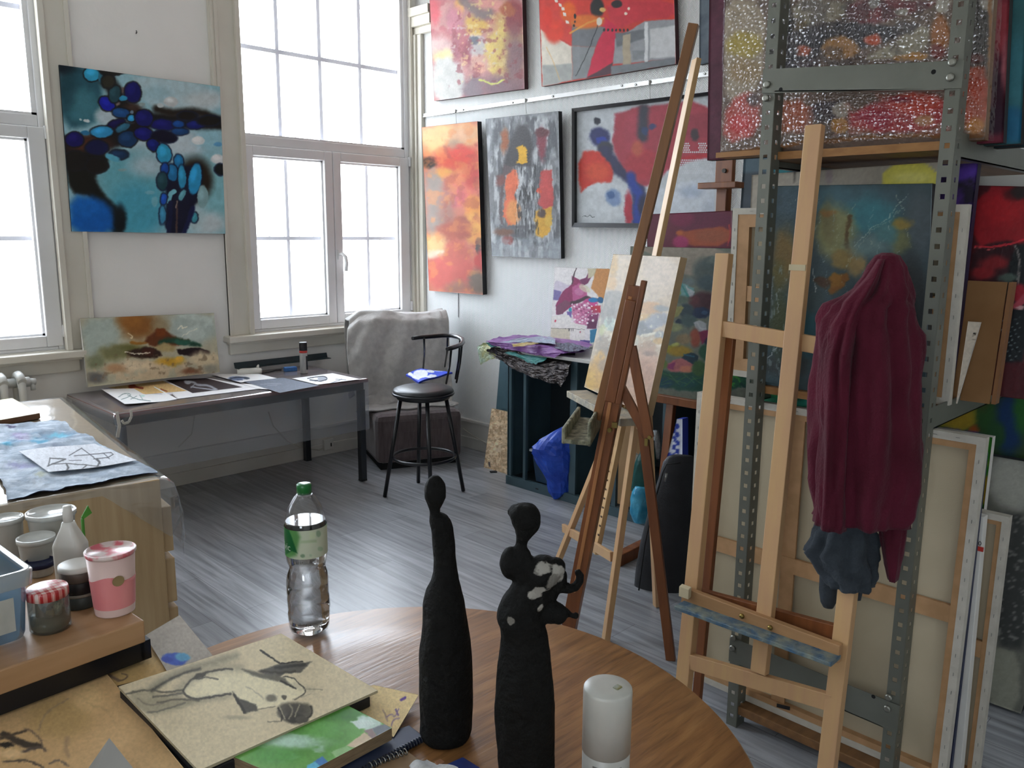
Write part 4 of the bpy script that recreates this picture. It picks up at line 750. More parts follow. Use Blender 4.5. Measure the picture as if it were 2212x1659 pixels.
# pink collage painting standing on the cabinet
o6 = [P([(130,250),(700,260),(700,960),(130,960)],'cfcbca',4), P([(165,390),(200,370),(290,420),(330,410),(230,520),(160,470)],'b9b0bc',10), P([(160,460),(230,480),(210,560),(155,560)],'6c6390',6), P([(175,610),(240,480),(330,410),(330,330),(400,370),(430,420),(350,600),(250,680),(180,700)],'7c2b52',6), P([(330,440),(400,400),(460,450),(480,540),(400,560),(340,580)],'a5527c',8), E(400,480,45,35,'b06a90',10), P([(180,620),(260,560),(330,580),(240,690),(185,700)],'6a3a50',5), S([(330,410),(345,330),(370,260)],10,'3a2a30',3), P([(400,370),(460,350),(480,300),(520,330),(480,400),(430,430)],'6a2f52',6), P([(480,262),(560,262),(560,320),(480,360)],'b5ad92',6), P([(560,262),(690,262),(640,560),(600,560),(560,500),(510,450)],'b5804e',8), S([(330,590),(400,570),(470,530),(520,560),(600,560)],34,'3a2630',6), E(450,450,60,30,'c0bca0',6,.7,30), E(500,600,70,60,'b84a80',14), P([(330,600),(480,580),(520,700),(480,800),(360,780),(330,680)],'b6708f',8), E(480,620,30,30,'c894ac',8), P([(500,620),(600,610),(600,680),(520,680)],'b03a48',8), P([(480,700),(580,690),(560,830),(470,830)],'5a2c4a',8), E(530,560,45,22,'2a70a0',5), E(600,560,30,30,'28587e',6), P([(280,670),(330,660),(320,730),(290,720)],'6a5a92',4), E(315,648,14,18,'2f8a9a',3), E(500,700,90,60,'9a4a74',20,.5), P([(135,710),(300,700),(330,740),(360,780),(450,800),(450,950),(130,950)],'d0ccc6',6), P([(130,820),(310,830),(310,960),(130,930)],'bcb5a0',6), P([(500,840),(570,830),(560,960),(500,960)],'2f6f8e',6), P([(405,935),(500,940),(490,975),(405,970)],'5a4a86',3), S([(135,825),(300,830),(450,838)],4,'55504c',1.5), E(172,757,9,12,'b8485a',2), E(527,752,11,13,'dcd8d8',2), E(408,862,6,9,'a04050',2)]
o6 += [E(330+((i*67) % 170), 600+((i*43) % 180), 7+(i % 3)*3, 9, ('d0a8bc', 'e0d4da', '8a4468', 'c07898')[i % 4], 2) for i in range(46)] + [S([(306+i*17,830),(304+i*17,852)],6,'26242a',1.5) for i in range(3)] + [E(480+((i*37) % 110), 590+((i*29) % 130), 6, 6, 'd8d4d4', 2) for i in range(16)]
panel('canvas_painting', [atP(x, y, (4.0, 0, .9), (1, 0, -.12)) for x, y in ((1198, 577), (1360, 582), (1360, 762), (1188, 739))], 'c9c5c4', o6, 'd2', 240, .02, M('white_canvas_edge'), gain=1.15, warp=5, ws=30, seed=41, label='pink and purple collage canvas standing on the slate cabinet', cat='painting')
# boards beside the cabinet
panel('chipboard_panel', [A(atX(*p, X)) for p, X in (((1062, 882), 3.84), ((1112, 893), 3.84), ((1112, 1030), 3.79), ((1043, 1010), 3.79))][:2] + [atZ(1100, 1027, .001)*0+A([3.79, 3.69, .001]), A([3.79, 4.035, .001])], 'a58d70', [N(5,.52,'c0a888',.8,None,1.6,.7,.05), N(4,.6,'86694e',.6,None,.7,1.5,.05,5), N(5,.6,'cdbba0',.7,None,1.2,1,.05,9), S([(1056,1000),(1058,1008)],3,'3a3a44',1)], 'px', 110, .014, M('chipboard_edge', '8f7858', .8, c2='a08a68'), paintmat('raw_board', .75, .3, 90, .12), gain=1.6, warp=3, label='chipboard panel leaning beside the left end of the slate cabinet', cat='board')
mb = MB(); q = tx_(3.93, (1080, 775), (1112, 775)); mb.hexa([A([3.90, 3.69, .0]), A([3.90, 4.07, .0]), A([3.915, 4.07, 0]), A([3.915, 3.69, 0]), A([3.93, 3.69, q[0][2]]), A([3.93, q[0][1], q[0][2]]), A([3.945, q[0][1], q[0][2]]), A([3.945, 3.69, q[0][2]])])
build(mb, 'flat_panel', M('teal_grey_board', '3f5a64', .6, c2='48646e'), label='teal-grey flat panel standing behind the chipboard, left of the slate cabinet', cat='board', bev=.002)
mb = MB(); c = atZ(1066, 1019, .004); mb.obox(c, A([.02, -.012, 0]), A([.008, .013, 0]), (0, 0, .004)); build(mb, 'floor_scrap', M('dark_scrap', '26282c', .7, c2='2e3034'), label='small dark scrap lying on the floor by the chipboard', cat='scrap', bev=.002)
# things in the cabinet bays
def sackrings(base, rows, ratio, sd, n=36, amp=.16):
    return silhouette(base, rows, ratio, n, fold=lambda a, t: amp*(fbm(A([a*1.2+t*.8]), A([t*3.]), .45, sd, 3)[0]-.5)*2, sub=4)
BL_ = M('blue_plastic_bag', '1d3fa6', .38, c2='2a55c4', scale=(9, 9, 9), bump=.9, bscale=22)
mb = MB(); mb.loft(silhouette((3.68, 3.16), [(1078, 1196, 1204), (1062, 1184, 1232), (1040, 1180, 1236), (1015, 1166, 1238), (990, 1155, 1240), (968, 1149, 1240), (950, 1164, 1240), (932, 1196, 1241), (917, 1226, 1240)], .5, 22, fold=lambda a, t: .55*(fbm(A([a*1.7+t*2.]), A([t*5.+a]), .7, 4, 2)[0]-.5), sub=2), 0)
build(mb, 'plastic_bag', BL_, smooth=False, label='crumpled royal blue bag spilling out of the left bay of the slate cabinet', cat='bag')
bn = root('storage_bin', (3.78, 3.32, .045), 'blue-grey plastic bin with white rim under the blue bag', 'bin')
mb = MB(); mb.hexa([(3.69, 3.20, .05), (3.93, 3.20, .05), (3.93, 3.45, .05), (3.69, 3.45, .05), (3.675, 3.18, .25), (3.95, 3.18, .25), (3.95, 3.475, .25), (3.675, 3.475, .25)]); build(mb, 'body', M('blue_grey_plastic', '2b4058', .45, c2='324a64'), bn, bev=.01)
mb = MB(); mb.box((3.665, 3.17, .245), (3.96, 3.485, .262)); build(mb, 'rim', M('dull_white_plastic', 'a9b0b4', .4, c2='b4babe'), bn, bev=.005)
mb = MB(); mb.hexa([(3.72, 2.66, .05), (3.735, 2.66, .05), (3.735, 2.86, .05), (3.72, 2.86, .05), (3.78, 2.66, .62), (3.795, 2.66, .62), (3.795, 2.86, .62), (3.78, 2.86, .62)]); build(mb, 'wooden_board', M('tan_board', 'a07e58', .7, c2='ac8a62', scale=(20, 20, 3)), label='tan board standing in the middle bay of the slate cabinet', cat='board')
mb = MB(); mb.loft(sackrings((3.6, 2.42), [(1128, 1368, 1398), (1110, 1362, 1404), (1085, 1361, 1404), (1065, 1364, 1402), (1052, 1372, 1398)], .7, 9), 0); build(mb, 'plastic_bag', M('cyan_plastic', '2c8fb8', .3, c2='58b0d0', scale=(16, 16, 16), bump=.5, bscale=40), label='crinkled cyan bag on the floor before the slate cabinet', cat='bag')
mb = MB(); mb.loft(sackrings((3.66, 2.40), [(1060, 1362, 1406), (1030, 1366, 1412), (1000, 1372, 1418), (975, 1382, 1418), (950, 1390, 1416)], .6, 14), 0); build(mb, 'plastic_bag', M('dark_teal_plastic', '14423f', .35, c2='1d5650', scale=(10, 10, 10), bump=.4, bscale=30), label='dark teal bag above the cyan bag in the slate cabinet', cat='bag')
panel('card_sheet', tx_(3.72, (1372, 978), (1388, 984), (1382, 1035), (1366, 1028)), 'a9a598', [], 'px', 10, .003, PAPER, gain=1.1, label='beige card beside the dark teal bag', cat='card')
mb = MB(); mb.loft(sackrings((3.70, 2.36), [(990, 1405, 1425), (965, 1402, 1428), (945, 1404, 1426), (930, 1408, 1422)], .8, 19), 0); build(mb, 'bubble_wrap_roll', M('bubble_film', '8f989c', .25, c2='a9b2b6', scale=(40, 40, 40), bump=.6, bscale=120), label='roll of bubble film inside the slate cabinet behind the brown easel leg', cat='bubble wrap')
panel('patterned_bag', tx_(3.30, (1462, 905), (1474, 905), (1474, 990), (1440, 990)), 'ccd0dc', [E(1460+((i*7) % 14)-4, 912+i*9, 5, 6, '2a3f9c', 1.5) for i in range(9)] + [E(1452+((i*5) % 12), 950+i*8, 2.4, 3, 'd8dce4', 1) for i in range(6)] + [E(1446, 985, 6, 8, '2a3f9c', 2)], 'px', 60, .05, M('blue_fabric'), paintmat('printed_fabric'), gain=1.0, warp=1, label='white bag with blue scroll pattern behind the black case', cat='bag')
# black case standing on the floor
bc = root('carry_case', (3.0, 1.95, 0), 'tall black fabric carry case standing on the floor behind the easels', 'case')
BF = M('black_nylon', '1c1d20', .6, c2='26272b', scale=(12, 12, 12), bump=.25, bscale=140)
mb = MB(); mb.loft(silhouette((3.06, 1.98), [(1300, 1374, 1490), (1280, 1369, 1492), (1240, 1372, 1494), (1180, 1382, 1496), (1100, 1402, 1498), (1030, 1424, 1500), (1000, 1432, 1502), (988, 1442, 1500), (984, 1452, 1496)], .45, 32, fold=lambda a, t: .05*(fbm(A([a]), A([t*2.]), .5, 8)[0]-.5), sub=3)); build(mb, 'body', BF, bc)
mb = MB(); q = [onvert((2.955, 1.91), x, y) for x, y in ((1380, 1275), (1392, 1180), (1412, 1090), (1432, 1020), (1440, 1003), (1470, 1000))]; mb.tube(q, .004, 6); build(mb, 'zip', M('black_plastic'), bc)
mb = MB(); q = [onvert((2.945, 1.90), x, y) for x, y in ((1440, 1022), (1436, 1040))]; mb.tube(q, .006, 6); build(mb, 'zip_pull', M('grey_metal', '9a9a98', .3, .8, c2='a4a4a2'), bc, label='pale zip pull')

# ============================================================ EASELS
LW = M('pale_beech', 'b8906a', .45, c2='bf9a6c', scale=(30, 30, 2.5), det=6, bump=.04); BW = M('red_brown_wood', '6e3f22', .4, c2='84502c', scale=(30, 30, 2.5), det=6, bump=.05)
BRASS = M('brass', '8a7640', .35, .9, c2='9a8650')
def caked(n='caked_paint'): return M(n, '4e4e3c', .6, c2='8c8a72', scale=(32, 32, 32), bump=1., bscale=50, thr=(.38, .62))
# brown wall easel behind, holding the garden painting
e3 = root('studio_easel', (3.5, 2.2, 0), 'dark brown studio easel against the painting wall holding the garden canvas', 'easel')
X3 = 3.56
mb = MB(); mb.box((X3-.02, 2.105, .1), (X3+.03, 2.16, 2.1)); build(mb, 'mast', BW, e3, bev=.003)
p = atX(1568, 372, X3-.03); mb = MB(); mb.box((X3-.05, p[1]-.045, p[2]-.06), (X3-.02, p[1]+.045, p[2]+.06)); bk = build(mb, 'clamp_block', BW, e3, bev=.003)
p2_ = atX(1559, 401, X3-.05); mb = MB(); mb.box((X3-.1, p2_[1]-.1, p2_[2]-.014), (X3-.02, p2_[1]+.1, p2_[2]+.014)); build(mb, 'upper_clamp', BW, e3, bev=.003)
mb = MB(); p = atX(1566, 369, X3-.05); mb.tube([p, p+A([-.012, 0, 0])], .01, 10); build(mb, 'clamp_knob', M('dark_iron'), bk)
mb = MB(); a, b = atX(1372, 842, 3.38), atX(1520, 868, 3.38); b[2] = a[2] = a[2]-.02; mb.beam(a+A([.03, 0, 0]), A([3.41, 1.75, a[2]]), .04, .1, (0, 0, 1)); build(mb, 'canvas_ledge', BW, e3, bev=.003)
for x in (2.36, 1.9): 
    mb = MB(); mb.beam((3.47, x, .06), (3.6, x, 1.3), .045, .03, (0, 1, 0)); build(mb, 'upright', BW, e3, bev=.003)
mb = MB(); mb.beam(A([3.60, 2.36, .03]), A([3.08, 2.33, .03]), .06, .05); build(mb, 'foot', BW, e3, bev=.004)
mb = MB(); mb.beam(A([3.60, 1.9, .03]), A([3.2, 1.9, .03]), .06, .05); build(mb, 'foot', BW, e3, bev=.004)
mb = MB(); mb.beam(A([3.5, 2.40, .10]), A([3.5, 1.86, .10]), .05, .03); build(mb, 'cross_bar', BW, e3, bev=.003)
panel('canvas_painting', tx_(3.52, (1398, 463), (1581, 455), (1583, 562), (1398, 572)), '5c2434', [P([(420,250),(520,220),(840,200),(830,360),(480,360)],'93492e',14), P([(430,110),(840,100),(850,200),(600,230),(450,250)],'5a2238',12), E(470,150,90,60,'6e2440',25), E(460,330,60,50,'94305a',20), E(700,280,120,50,'8a4c34',25), S([(830,200),(840,260),(820,355)],8,'a83a38',3), E(450,260,25,15,'a85a2c',8)], 'd7', 90, .025, M('dark_maroon_edge'), gain=1.0, warp=4, seed=51, label='dark red and orange canvas behind the garden painting', cat='painting')
o7 = [P([(80,355),(860,355),(860,600),(500,600),(250,420)],'938a7c',10), E(640,560,90,110,'56605c',40), E(690,500,70,60,'4c5856',25), E(720,470,60,30,'5f6a64',16), E(520,630,50,30,'6c7878',20), E(680,640,90,60,'4a5a5e',30), P([(430,720),(470,640),(560,680),(570,730),(530,750),(440,740)],'6f9a98',8), P([(500,660),(570,710),(530,755)],'b4bcc0',5), S([(465,650),(520,750)],12,'3f8a86',4), E(440,720,20,22,'7a8a4a',10), E(640,790,110,80,'4c3036',30), E(760,740,60,70,'4a3a40',25), E(560,770,50,35,'5c3438',16), E(470,770,60,30,'5c6a5c',20), E(610,870,70,45,'24344e',12), E(640,870,25,15,'3c5470',6), E(500,850,60,50,'39484e',16), P([(390,830),(490,810),(460,890),(400,910)],'93905a',10), E(820,850,40,60,'6a2c38',14), E(450,935,30,18,'1f3040',5), E(520,930,60,50,'4a5c5a',18), P([(360,1000),(400,940),(440,960),(420,1010)],'8a9068',8), E(420,980,50,30,'8e956c',14), P([(555,945),(600,930),(660,950),(660,1010),(610,1025),(570,980)],'a9adaf',6), S([(590,950),(620,1000),(650,990)],10,'c0c2c4',4), P([(600,1020),(740,980),(700,1060),(620,1110)],'7a2c4a',8), E(570,1060,40,70,'96503e',16), E(480,1070,60,40,'8c7a5c',20), E(740,1090,100,48,'1a2238',8), P([(330,1120),(430,1110),(420,1160),(320,1180)],'9a9a34',10), E(420,1110,30,14,'b5b86a',8), E(450,1160,90,40,'a08430',20), P([(640,1140),(840,1120),(840,1240),(760,1250)],'b5b8ba',6), S([(680,1160),(700,1240)],12,'8f9a9c',4), E(650,1170,50,60,'2c5640',14), E(530,1215,62,46,'1c3340',6), S([(480,1180),(560,1200)],8,'2c6474',4), P([(335,1265),(400,1230),(480,1215),(555,1262),(480,1350),(400,1330)],'b06a6a',7), P([(340,1262),(420,1240),(410,1300),(360,1290)],'8a3a66',8), E(500,1300,50,30,'c07a62',12), P([(260,1290),(420,1330),(640,1310),(960,1260),(960,1480),(260,1450)],'1f4a3c',16), E(600,1290,60,60,'3c5a34',20), E(320,1260,40,40,'5c7038',16), E(330,1400,80,40,'1c4450',18), E(500,1400,90,40,'1d4a48',20)]
o7 += [S([(740+((i*53) % 200), 1290+((i*31) % 160)), (800+((i*53) % 200), 1340+((i*37) % 120))], 10+(i % 3)*5, ('2f7a40', '3f8a3c', '255c40', '1a4038')[i % 4], 4) for i in range(22)] + [S([(300+((i*61) % 300), 1320+((i*41) % 110)), (380+((i*61) % 300), 1350+((i*47) % 90))], 5, ('356a3a', '48704a')[i % 2], 3, .8) for i in range(12)]
gq = tx_(3.40, (1362, 532), (1600, 531)); gq = [gq[0], A([3.40, 1.60, gq[0][2]]), A([3.385, 1.60, .80]), A([3.385, gq[0][1]+.005, .80])]
panel('canvas_painting', gq, '6f7468', o7, 'd7', 300, .03, M('white_canvas_edge'), gain=.88, warp=9, ws=50, seed=55, stroke=.18, label='large garden painting of dark blooms and green leaves standing on the brown wall easel', cat='painting')

# pale tripod easel with the sand-coloured landscape
u1 = nrm([.533, .846, 0]); nb1 = nrm([.846, -.533, 0]); Fr = A([2.335, 1.816, 0]); w1 = nrm(nb1*.2+zz); pn1 = np.cross(u1, w1)
def pl1(x, y, off=0.): return atP(x, y, Fr+nb1*off, pn1)
e1_ = root('tripod_easel', (2.55, 2.1, 0), 'pale beech tripod easel holding the sand-coloured landscape canvas', 'easel')
def bar(par, name, p, q, w, d, ref, mat, bev=.002, **kw): mb = MB(); mb.beam(p, q, w, d, ref); return build(mb, name, mat, par, bev=bev, **kw)
def tofloor(p, q):
    p, q = A(p), A(q); return p + (q-p)*(p[2]/(p[2]-q[2]))
bar(e1_, 'leg', pl1(1392, 745, .05), tofloor(pl1(1392, 745, .05), pl1(1190, 1250, .05)), .036, .024, u1, LW)
bar(e1_, 'leg', pl1(1398, 735, .05), tofloor(pl1(1398, 735, .05), pl1(1302, 1430, .05)), .036, .024, u1, LW)
bl_ = pl1(1392, 700, .085); bar(e1_, 'leg', bl_, A([2.85, 1.93, 0]), .036, .024, u1, LW)
bar(e1_, 'cross_bar', pl1(1217, 1140, .05)-u1*0, pl1(1322, 1203, .05), .04, .016, zz, LW)
ms = bar(e1_, 'mast', pl1(1505, 128, .07), pl1(1286, 1195, .07), .05, .022, u1, M('light_pine', 'c09a6a', .45, c2='cfab7c', scale=(30, 30, 2.5), det=6))
a_, b_ = pl1(1334, 890, .052), pl1(1288, 1185, .052)
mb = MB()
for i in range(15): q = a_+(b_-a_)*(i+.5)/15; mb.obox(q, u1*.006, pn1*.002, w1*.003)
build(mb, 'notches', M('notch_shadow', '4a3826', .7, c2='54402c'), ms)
TR_ = M('paint_stained_ledge', '8c8a80', .6, c2='b0a48c', scale=(20, 20, 20), bump=.6, bscale=60)
bar(e1_, 'canvas_ledge', pl1(1246, 850, -.02), pl1(1366, 912, -.02), .03, .1, zz, TR_)
bar(e1_, 'cross_bar', pl1(1326, 893, .05), pl1(1395, 925, .05), .035, .018, zz, LW)
o8 = [P([(700,120),(1370,135),(1240,620),(640,480)],'c0b09a',20), E(900,300,180,120,'c4b298',60), E(1150,300,140,150,'c6b6a2',60), E(720,240,40,120,'b8965c',30), E(700,400,60,60,'bf9c6a',30), P([(620,480),(800,470),(850,560),(840,900),(620,1250),(560,1050)],'86827a',30), E(740,560,110,80,'8a867c',25), E(1060,640,130,60,'b88e5e',25), E(1010,730,90,35,'c09a5e',18), E(1180,640,70,30,'7d807c',16), E(1160,740,110,60,'83868a',25), E(1000,830,100,70,'6a6e70',22), E(1100,780,90,50,'878c92',20), E(690,790,60,70,'98a89c',22), E(620,850,40,60,'a9aa7c',20), E(680,880,60,30,'b8ad90',14), E(720,900,28,28,'d0c4a8',8), E(640,980,80,90,'8e806c',30), S([(990,900),(1060,880),(1110,870)],24,'c9c4b0',6), E(940,950,16,40,'b5b09c',8), S([(960,1040),(1050,990),(1090,950)],8,'6a665e',4), E(1040,1010,80,60,'a48a70',25), E(1160,900,50,50,'8e9290',20), E(1150,950,50,30,'b5935c',16), P([(440,1380),(540,1080),(620,1020),(680,1200),(640,1420)],'c39a52',40), E(500,1300,50,110,'c8a04c',40), P([(820,1050),(1180,1010),(1100,1500),(1000,1640),(700,1500),(760,1250)],'b8947a',50), E(1000,1240,110,130,'b0886e',45), E(900,1130,80,60,'b89478',30), E(1060,1060,60,25,'8c7260',14), E(640,1180,60,60,'8c7a68',30,.7), N(60,.6,'5e5c58',.5,[560,480,900,1150],.6,1.4), N(30,.64,'e0d8c0',.5,[580,700,1200,1000])]
c8_ = [pl1(1325, 549, 0), pl1(1470, 555, 0), pl1(1396, 896, 0), pl1(1262, 836, 0)]
panel('canvas_painting', c8_, 'b8a68c', o8, 'd2', 260, .028, M('paint_marked_edge', 'a08a6c', .7, c2='b59a74', scale=(12, 12, 12)), gain=.8, warp=16, ws=50, seed=61, stroke=.18, label='sand-coloured landscape canvas on the pale tripod easel', cat='painting')

# red-brown easel in front of it, seen from its side
e2 = root('tripod_easel', (2.33, 2.0, 0), 'red-brown easel seen from the side with a paint-caked tray, in front of the pale easel', 'easel')
nb2 = nrm([.4, -.92, 0]); u2_ = nrm([.92, .4, 0]); Fb = A([2.326, 2.004, 0])
def pl2(x, y, off=0.): return atP(x, y, Fb+u2_*off, u2_)
bar(e2, 'mast', pl2(1376, 618), tofloor(pl2(1376, 618), pl2(1224, 1385)), .055, .045, nb2, BW)
mm_ = bar(e2, 'mast_face_strip', pl2(1362, 640, -.024), pl2(1240, 1280, -.024), .014, .006, nb2, M('light_pine_line', 'a06a40', .45, c2='b07848', scale=(30, 30, 3)))
bar(e2, 'sliding_mast', pl2(1499, 52), pl2(1290, 905), .034, .03, nb2, M('mid_brown_wood', '7a5230', .42, c2='8c6038', scale=(30, 30, 2.5), det=6))
br_ = MB(); br_.beam(pl2(1364, 648, -.03), pl2(1318, 868, -.03), .04, .02, nb2); br_.beam(pl2(1392, 606, -.03), pl2(1336, 872, -.03), .02, .026, nb2); build(br_, 'guide_channel', BW, e2, bev=.003)
bar(e2, 'strut', pl2(1364, 748, -.03), pl2(1402, 945, -.03), .036, .018, nb2, BW)
bar(e2, 'rear_leg', pl2(1334, 822, -.012), pl2(1398, 942, -.012), .034, .02, nb2, BW)
bar(e2, 'rear_leg', pl2(1386, 905, .012), tofloor(pl2(1386, 905, .012), pl2(1453, 1455, .012)), .036, .022, nb2, BW)
h_ = pl2(1403, 945, -.045); mb = MB(); mb.tube([h_-u2_*.005, h_+u2_*.03], .007, 10); mb.obox(pl2(1396, 955, -.03), nb2*.006, u2_*.004, zz*.014); build(mb, 'hinge', BRASS, e2)
d2_ = nrm([.85, .53, 0]); tc_ = pl2(1262, 930)
tr = MB(); CK = caked(); wdir = nrm(-nb2); 
tr.obox(tc_+wdir*.0, d2_*.19, wdir*.05, zz*.008); tr.obox(tc_+wdir*.05+zz*.02, d2_*.19, wdir*.007, zz*.03); tr.obox(tc_-wdir*.045+zz*.035, d2_*.19, wdir*.006, zz*.045)
build(tr, 'paint_tray', CK, e2, bev=.004, label='tray caked with grey-green paint')
mb = MB(); q = pl2(1322, 925); mb.tube([q-u2_*.04, q+u2_*.03], .008, 10); mb.obox(pl2(1328, 918, -.03), nb2*.010, u2_*.006, zz*.010); build(mb, 'tray_clamp', BRASS, e2)

# pale H-frame easel at the right
e4 = root('h_frame_easel', (2.05, 1.04, 0), 'pale wooden H-frame easel at the right carrying the maroon coat', 'easel')
pn4 = nrm([1, 0, -.107])
def pl4(x, y, off=0.): return atP(x, y, (2.0+off, 0, 0), pn4)
yy = A([0, 1., 0])
bar(e4, 'upright', pl4(1565, 548), tofloor(pl4(1565, 548), pl4(1480, 1450)), .044, .03, yy, LW)
bar(e4, 'upright', pl4(1917, 552), tofloor(pl4(1917, 552), pl4(1787, 1659)), .044, .03, yy, LW)
mast4 = bar(e4, 'mast', pl4(1761, 271, -.012), pl4(1641, 1452, -.012), .046, .026, yy, LW)
bar(e4, 'cross_bar', pl4(1562, 710, .0), pl4(1905, 770, .0), .046, .018, zz, LW)
bar(e4, 'cross_bar', pl4(1492, 1428, -.004), pl4(1800, 1518, -.004), .048, .02, zz, LW)
bar(e4, 'cross_bar', pl4(1502, 1284, .03), pl4(1812, 1368, .03), .045, .02, zz, BW)
td = M('easel_tray_wood', '9c7650', .5, c2='ac845c', scale=(30, 3, 30))
p, q = pl4(1476, 1283, -.03), pl4(1816, 1412, -.03)
trr = bar(e4, 'canvas_tray', p, q, .05, .02, zz, td)
p, q = pl4(1468, 1306, -.06), pl4(1806, 1428, -.06)
bar(trr, 'tray_lip', p, q, .012, .06, zz, M('blue_paint_crust', '2a5272', .5, c2='7d8478', scale=(25, 25, 25), bump=.6, bscale=50), label='tray lip crusted with blue paint')
BASE_t = BASE[e4.name]
for x, y in ((1602, 1331), (1663, 1356)):
    k = pl4(x, y, -.043); mb = MB(); mb.tube([k+A([.01, 0, 0]), k, k+A([-.006, 0, 0])], [.006, .008, .004], 12); build(mb, 'bolt', BRASS, e4)
t_ = MB(); k = pl4(1480, 1278, -.05); t_.obox(k, yy*.017, A([.008, 0, .002]), zz*.016); build(t_, 'tape_patch', M('masking_tape', 'b5a888', .7, c2='bdb092'), e4, bev=.002, label='masking tape wrap')
t_ = MB(); k = pl4(1722, 578, -.027); t_.obox(k, yy*.0235, A([.001, 0, 0]), zz*.008); build(t_, 'tape_patch', M('masking_tape'), mast4, label='pale tape band')
for x0 in (1581,): bar(e4, 'rear_leg', pl4(x0, 700, .03), tofloor(pl4(x0, 700, .03), atX(1516, 1400, 2.19)), .028, .02, yy, BW)

# coat and grey jersey hung on the right upright
def fold(sd, amp): return lambda a, t: amp*min(1, t*4)*((abs(math.sin(a*3.5+t*1.3+sd))-.6)*.9+(abs(math.sin(a*6.5-t*2.2+sd*2))-.6)*.5+(fbm(A([a*1.1]), A([t*2.6]), .35, sd, 3)[0]-.5)*1.5)
cbp = (2.06, .82)
MAR = M('maroon_fleece', '431420', .92, c2='531a2a', scale=(9, 9, 5), bump=.3, bscale=160, sheen=.06, spec=.15)
ct_ = root('coat', (2.06, .82, .55), 'maroon fleece coat hung over the top of the pale H-frame easel', 'coat')
rows = [(546, 1904, 1928), (552, 1890, 1944), (575, 1872, 1956), (600, 1862, 1962), (625, 1845, 1966), (645, 1815, 1970), (660, 1792, 1973), (690, 1776, 1977), (720, 1766, 1982), (800, 1768, 1990), (860, 1762, 1992), (920, 1756, 1992), (980, 1752, 1990), (1040, 1752, 1984), (1090, 1758, 1972), (1118, 1762, 1962)]
mb = MB(); mb.loft(silhouette(cbp, rows, .5, 72, depth=lambda t: .02+.085*min(1, t*2.2), fold=fold(2, .26), sub=4)); build(mb, 'body', MAR, ct_)
rows = [(560, 1896, 1912), (600, 1870, 1900), (650, 1820, 1882), (700, 1790, 1868), (760, 1776, 1856), (840, 1774, 1850), (920, 1772, 1846), (1000, 1768, 1842), (1070, 1764, 1838), (1128, 1758, 1836)]
mb = MB(); mb.loft(silhouette((2.015, .83), rows, .6, 48, depth=lambda t: .03+.05*min(1, t*3), fold=fold(6, .22), sub=4)); build(mb, 'sleeve', MAR, ct_)
rows = [(1060, 1900, 1968), (1110, 1896, 1964), (1160, 1900, 1958), (1210, 1908, 1948), (1248, 1916, 1940)]
mb = MB(); mb.loft(silhouette((2.08, .80), rows, .4, 48, depth=lambda t: .035, fold=fold(9, .12), sub=4)); build(mb, 'front_flap', MAR, ct_)
GJ = M('charcoal_jersey', '30353a', .92, c2='3a4046', scale=(20, 20, 20), bump=.3, bscale=150, sheen=.06, spec=.15)
jr = root('jersey', (2.05, .86, .6), 'charcoal grey jersey showing below the maroon coat', 'jersey')
rows = [(1090, 1775, 1880), (1130, 1768, 1885), (1165, 1755, 1890), (1195, 1737, 1892), (1215, 1752, 1892), (1240, 1768, 1890), (1262, 1782, 1886)]
mb = MB(); mb.loft(silhouette((2.07, .86), rows, .5, 64, depth=lambda t: .06, fold=fold(4, .24), sub=4)); build(mb, 'body', GJ, jr)
rows = [(1240, 1770, 1812), (1275, 1769, 1808), (1300, 1771, 1806), (1312, 1778, 1800)]
mb = MB(); mb.loft(silhouette((2.09, .86), rows, .8, 32, fold=fold(7, .06), sub=3)); build(mb, 'sleeve', GJ, jr)
rows = [(1240, 1836, 1862), (1275, 1838, 1864), (1295, 1842, 1860)]
mb = MB(); mb.loft(silhouette((2.11, .83), rows, .8, 32, fold=fold(8, .06), sub=3)); build(mb, 'sleeve', GJ, jr)
# ============================================================ METAL RACK
RX = 2.287
GM = M('grey_green_steel', '63655c', .42, .25, c2='6d6f66', scale=(5, 5, 5), bump=.03, bscale=60)
rk = root('metal_shelving_rack', (2.9, 1.0, 0), 'grey slotted-angle metal shelving rack with wooden shelves, right of the easels', 'shelf')
def flange(mb, o, u, v, W, Ht, hole0, pitch, hw):
    """punched strip: u across (width W), v up"""
    o, u, v = A(o, float), A(u, float), A(v, float); a, b = W/2-hw/2, W/2+hw/2; z = 0; zs = [0]; k = hole0
    while k+hw < Ht: zs += [k, k+hw]; k += pitch
    zs.append(Ht)
    for i, (z0, z1) in enumerate(zip(zs[:-1], zs[1:])):
        for (x0, x1) in ((0, a), (b, W)) if i % 2 else ((0, a), (a, b), (b, W)):
            mb.add([o+u*x0+v*z0, o+u*x1+v*z0, o+u*x1+v*z1, o+u*x0+v*z1], [(0, 1, 2, 3)])
def post(x, y, sgn):
    mb = MB(); flange(mb, (x, y, 0), (0, -1, 0), zz, .036, 2.55, .03, .0415, .013); flange(mb, (x, y-.036, 0), (sgn, 0, 0), zz, .05, 2.55, .03, .0415, .013)
    return build(mb, 'post', GM, rk, solid=.002)
post(RX, 1.256, 1); post(RX, .762, 1); post(3.95, 1.256, -1); post(3.95, .762, -1)
BOLT = M('zinc_bolt', '85857c', .35, .8, c2='92928a')
